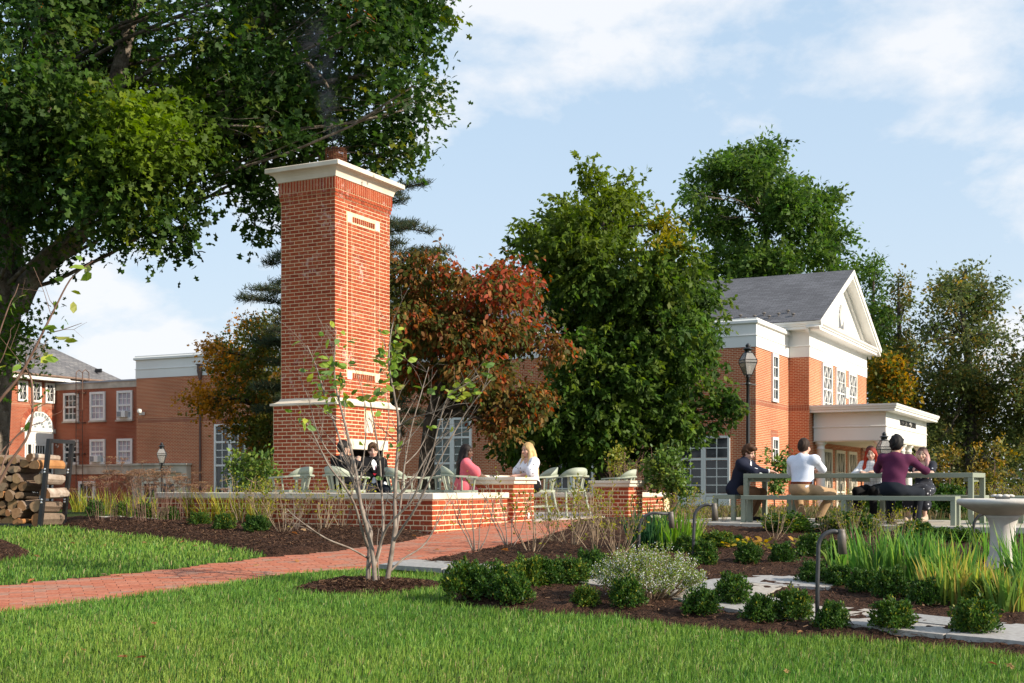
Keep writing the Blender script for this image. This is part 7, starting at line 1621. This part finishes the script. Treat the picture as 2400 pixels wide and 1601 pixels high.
SHOE_D = cloth('dark_leather', (.012, .010, .010), b=0); SHOE_T = cloth('tan_shoe', (.45, .36, .28), b=0); HB = mat('dark_brow', (.03, .018, .012)); HBL = mat('fair_brow', (.30, .17, .08))
zt_ = .19 - BT       # table top above the bench seat
def seat(x, y): return TT(x, y, BT)
person('young man in a navy blazer with curly brown hair at the left table end', seat(-.30, .50), face(TXV), lean=.36, hyaw=-.08, hpitch=-.34, hands=((-.05, .56, zt_ + .035), (.06, .58, zt_ + .045)), hdir=((.3, 1, -.05), (-.5, 1, -.1)), hint=((-.9, -.2, -.5), (.9, -.2, -.7)), skinm=SK_P, top=WHITE_C, jacket=NAVY, tie=cloth('grey_tie', (.2, .2, .24)), bottom=BROWNP, shoe=SHOE_D, hair=('curly', solid((.065, .030, .014)), HB), group='students at the long table', knees=((-.12, .40, .03), (.16, .38, .05)), ankles=((-.14, .20, -.35), (.16, .24, -.35)))
person('man in a pale blue shirt and khaki trousers seen from behind on the near bench', seat(1.17, -.60), face(TYV), lean=.16, twist=-.12, hyaw=-.25, hpitch=-.12, hands=((-.10, .47, zt_ + .04), (.10, .47, zt_ + .04)), hdir=((.9, .5, 0), (-.9, .5, 0)), hint=((-1, .1, -.75), (1, .1, -.7)), skinm=SK_P, sh=.192, top=W_SHIRT, sleeve='rolled', bottom=KHAKI, belt=BELT, shoe=SHOE_D, hair=('short', solid((.035, .020, .013)), HB), group='students at the long table', knees=((-.20, .38, .04), (.34, .33, .03)), ankles=((-.10, .32, -.35), (.18, .24, -.35)), s=1.03)
person('dark haired man in a maroon shirt seen from behind on the near bench', seat(2.55, -.60), face(TYV), lean=.22, side=.03, twist=.10, hyaw=-.1, hpitch=-.2, hands=((-.12, .42, zt_ + .04), (.27, .42, zt_ + .05)), hdir=((.6, .7, 0), (.5, .7, .05)), hint=((-1, -.1, -.5), (.9, -.25, -.6)), skinm=SK_T, sh=.192, top=MAROON, sleeve='long', bottom=DARKP, shoe=SHOE_D, hair=('mop', solid((.012, .010, .010)), HB), group='students at the long table', knees=((-.13, .38, .04), (.28, .33, .04)), ankles=((-.12, .32, -.35), (.26, .24, -.35)), s=1.05)
person('woman with long red hair and a white plaid shirt on the far bench', seat(1.70, 1.50), face((-TYV[0] - .1, -TYV[1])), lean=.20, hyaw=.25, hpitch=-.16, hroll=.08, hands=((-.12, .36, zt_ + .04), (.08, .38, zt_ + .04)), hdir=((.7, .6, 0), (-.6, .7, 0)), skinm=SK_A, female=True, sh=.165, top=plaid('white_plaid'), sleeve='long', bottom=BLACKC, shoe=WHITE_C, hair=('long', grad((.34, .030, .012), (.03, .014, .010), .02, .12), HB, .24, .9, .6), group='students at the long table', s=.97)
person('woman with long pink blonde hair and a dark floral dress on the far bench', seat(2.52, 1.50), face((-TYV[0] - .12, -TYV[1])), lean=.16, hyaw=.10, hpitch=-.06, hroll=-.07, hands=((-.02, .40, zt_ + .04), (.20, .40, zt_ + .045)), hdir=((.9, .3, 0), (-.9, .4, 0)), hint=((-1, 0, -.5), (1, 0, -.5)), skinm=SK_A, female=True, sh=.165, top=NAVYF, sleeve='short', dress=True, collar=False, neck='square', shoe=SHOE_T, hair=('long', grad((.55, .30, .27), (.04, .022, .016), -.02, .10), HB, .30, 1.1, .5), group='students at the long table', s=.93)
GT = 'people seated on the terrace'
def tp(u, d, z=FLOOR + .46): return Vector(((u - 1200) / F * d, d, z))
person('dark haired man in a black sweater seen from behind in a captain chair', tp(803, 19.75, -.11), face((.55, .85)), lean=.02, hyaw=-.45, hpitch=-.05, hands=((-.16, .30, .25), (.13, .24, .50)), hdir=((.5, .8, .1), (-.3, .5, .8)), skinm=SK_A, top=BLACKC, sleeve='long', collar=False, bottom=DARKP, shoe=SHOE_D, hair=('short', solid((.012, .010, .009)), HB), group=GT, s=.95, hx=.012)
person('young man in a black suit with a red tie facing the camera by the firebox', tp(873, 21.2, -.12), face((.35, -.95)), lean=.05, hyaw=-.25, hpitch=-.12, hroll=.06, hands=((-.15, .28, .12), (.22, .36, .06)), hdir=((.3, 1, -.3), (-.1, 1, -.6)), skinm=SK_P, top=WHITE_C, jacket=BLACKC, tie=REDT, bottom=DARKP, shoe=SHOE_D, hair=('curly', solid((.075, .040, .020)), HB), group=GT, s=.96, hx=.012)
person('woman with long straight black hair in a pink puff sleeved dress', tp(1085, 19.05, -.13), face((.93, .22)), lean=.08, hyaw=-.5, hpitch=-.05, hands=((-.1, .40, .26), (.12, .40, .26)), skinm=SK_D, female=True, sh=.16, top=PINK, puff=True, dress=True, collar=False, shoe=SHOE_T, hair=('long', solid((.016, .011, .010)), HB, .33, .8, -.2), group=GT, s=.90, hx=.012)
person('blonde woman in a white floral blouse leaning on the stone counter', tp(1246, 20.1, -.11), face((-.82, -.57)), lean=.12, hyaw=.06, hpitch=-.05, hands=((-.02, .34, .27), (.16, .26, .26)), hdir=((.6, .8, 0), (-.5, .8, 0)), skinm=SK_P, female=True, sh=.165, top=WFLOR, puff=True, collar=False, neck='square', bottom=BLACKC, shoe=SHOE_T, hair=('long', grad((.62, .42, .20), (.42, .27, .12), -.05, .1), HBL, .32, .95, .5), group=GT, s=.95, hx=.012)
# ------------------------------------------------------------------ grass
def grass(name, poly, dens_fn, hmin, hmax, wid, cap_n, excl=(), seg=2, parent=None, tone=None):
    P2 = np.array([p[:2] for p in poly]); lo, hi = P2.min(0), P2.max(0); A = (hi - lo).prod()
    n = int(min(cap_n * 3, A * dens_fn(lo[1])))
    c = lo + RNG.random((n, 2)) * (hi - lo)
    c = c[RNG.random(len(c)) < np.array([dens_fn(y) for y in c[:, 1]]) / dens_fn(lo[1])]
    c = c[np.abs(c[:, 0] / c[:, 1]) < .44]; c = c[sdpoly(c, poly) > -.03]
    for e in excl:
        dd_ = sdpoly(c, e); c = c[(dd_ < .0 + .03 * RNG.normal(size=len(c)))]
    c = c[:cap_n]; n = len(c)
    a = RNG.uniform(0, 6.28, n); tuft = .5 + .5 * fbm(c[:, 0], c[:, 1], 2.2, 5) / 1.6
    tuft2 = .5 + .5 * fbm(c[:, 0], c[:, 1], 7.5, 6) / 1.6
    h = (hmin + (hmax - hmin) * RNG.random(n) ** 1.3) * (.72 + .55 * np.clip(tuft2, 0, 1)); w = wid * RNG.uniform(.6, 1.3, n) * (.7 + .05 * c[:, 1])
    ln = np.abs(RNG.normal(0, .5, n)) * h; lean = np.stack([np.cos(a), np.sin(a)], 1) * ln[:, None] + np.array([.10, -.02]) * h[:, None]
    f = RNG.uniform(0, 3.14, n); e = np.stack([np.cos(f), np.sin(f)], 1) * w[:, None] / 2
    z = gv(c); V = np.zeros((n, 5, 3))
    V[:, 0, :2] = c - e; V[:, 1, :2] = c + e; V[:, 2, :2] = c + e * .8 + lean * .35; V[:, 3, :2] = c - e * .8 + lean * .35; V[:, 4, :2] = c + lean
    V[:, 0, 2] = V[:, 1, 2] = z - .005; V[:, 2, 2] = V[:, 3, 2] = z + h * .58; V[:, 4, 2] = z + np.maximum(h - .35 * ln, h * .5)
    idx = np.arange(n)[:, None] * 5
    Fq = np.concatenate([idx + np.array([[0, 1, 2]]), idx + np.array([[0, 2, 3]]), idx + np.array([[3, 2, 4]])])
    base = np.array([.125, .265, .036]); yel = np.array([.25, .36, .065]); dark = np.array([.075, .185, .030]); tan_ = np.array([.40, .34, .16])
    t = np.clip(tuft * .6 + RNG.normal(.2, .22, n), 0, 1)[:, None]
    col = base * (1 - t) + yel * t; dk_ = (RNG.random(n) < .3)[:, None]; col = np.where(dk_, dark, col); tn = (RNG.random(n) < .035)[:, None]; col = np.where(tn, tan_, col); col = col * RNG.uniform(.8, 1.2, (n, 1)) * (1 + .16 * fbm(c[:, 0], c[:, 1], 1.1, 9) / 1.6)[:, None] * (1 + np.array([.2, .04, .08]) * np.clip(fbm(c[:, 0], c[:, 1], .6, 4) / 1.2, -.3, 1)[:, None])
    if tone is not None: col = palette(n, tone)
    o = link(name, arrmesh(name, V.reshape(-1, 3), Fq, M_GRASS, col=np.repeat(col, 5, axis=0)), parent); tag(o, 'short green mown lawn grass', None, None, 'stuff'); return n
front = px((-160, 1464), (0, 1439), (160, 1419), (306, 1401), (536, 1370), (700, 1346), (850, 1337), (930, 1332), (1010, 1342), (1060, 1358), (1048, 1395), (1062, 1420), (1130, 1432), (1260, 1443), (1440, 1453), (1640, 1480), (1850, 1498), (2000, 1505), (2150, 1517), (2400, 1543), (2600, 1564)) + [G(5.5, 5.6), G(-5, 5.6)]
left_l = px((-200, 1228), (0, 1230), (165, 1238), (215, 1248), (330, 1258), (420, 1268), (500, 1281), (570, 1294), (622, 1307), (500, 1324), (330, 1344), (160, 1360), (0, 1375), (-160, 1391), (-300, 1390))
ng = grass('lawn_grass', front, lambda y: 4300 if y < 8.5 else 4300 * (8.5 / y) ** 1.6, .028, .075, .0046, 190000, excl=(ring_poly,))
ng += grass('lawn_grass', left_l, lambda y: 1500 * (11 / max(11, y)) ** 1.2, .03, .08, .007, 60000, excl=(patch_poly,))
far = [G(2.6, 20.5), G(4.2, 21.8), G(9, 23), G(20, 30), G(22, 44), G(4, 46), G(3, 30)]
grass('meadow_grass', far, lambda y: 120, .08, .22, .02, 26000, excl=([TT(-1.3, -1.2), TT(5, -1.2), TT(5, 2.3), TT(-1.3, 2.3)],), tone=[(.16, .14, .06), (.24, .18, .09), (.09, .11, .035), (.12, .13, .04), (.20, .14, .07)])
# fallen leaves
def fallen(pts, cols, size, group, label):
    me = []
    for k in range(3):
        V0, F0 = lf_oak(); mb = MB(); mb.add([(v[0], v[1], v[2] * 2 + .15 * abs(v[1])) for v in V0], [tuple(dict.fromkeys(f)) for f in F0.tolist()]); m_ = mb.mesh('fallen_leaf', M_LEAF)
        a = m_.attributes.new('Col', 'FLOAT_COLOR', 'POINT'); a.data.foreach_set('color', np.tile(np.array([*cols[k % len(cols)], 1], np.float32), len(V0))); me.append(m_)
    for i, p in enumerate(pts):
        o = link('fallen_leaf', me[i % 3], None, p); o.scale = (size * random.uniform(.7, 1.3),) * 3; o.rotation_euler = (random.uniform(-.5, .5), random.uniform(-.5, .5), random.uniform(0, 6.28)); tag(o, label, 'leaf', group)
fallen([GP(u, v) + Vector((0, 0, .05)) for u, v in ((365, 1483), (315, 1562), (195, 1540), (653, 1417), (285, 1265), (345, 1282), (420, 1283), (245, 1285), (1845, 1590), (1868, 1502), (2340, 1580), (2355, 1575), (300, 1560), (165, 1262), (465, 1290), (390, 1292), (175, 1285), (95, 1318))], [(.36, .17, .07), (.24, .10, .045), (.42, .26, .11)], .075, 'fallen leaves on the lawn', 'dry fallen leaf lying on the grass')
fallen([GP(u, v) + Vector((0, 0, .03)) for u, v in ((548, 1316), (1018, 1295), (965, 1300), (610, 1330), (700, 1320), (235, 1353), (270, 1356), (65, 1375), (640, 1318), (1000, 1262), (960, 1262))], [(.5, .30, .15), (.42, .2, .08), (.55, .40, .25)], .085, 'fallen leaves on the brick path', 'dry fallen leaf lying on the brick path')
fallen([GP(u, v) + Vector((0, 0, .09)) for u, v in ((905, 1270), (930, 1262), (820, 1278), (700, 1270), (640, 1285), (760, 1258), (1195, 1311), (1360, 1430), (1750, 1325), (1450, 1425), (500, 1262), (520, 1268), (665, 1278), (720, 1262))], [(.45, .18, .06), (.55, .36, .2), (.3, .12, .05)], .08, 'fallen leaves on the mulch', 'dry fallen leaf lying on the dark mulch')
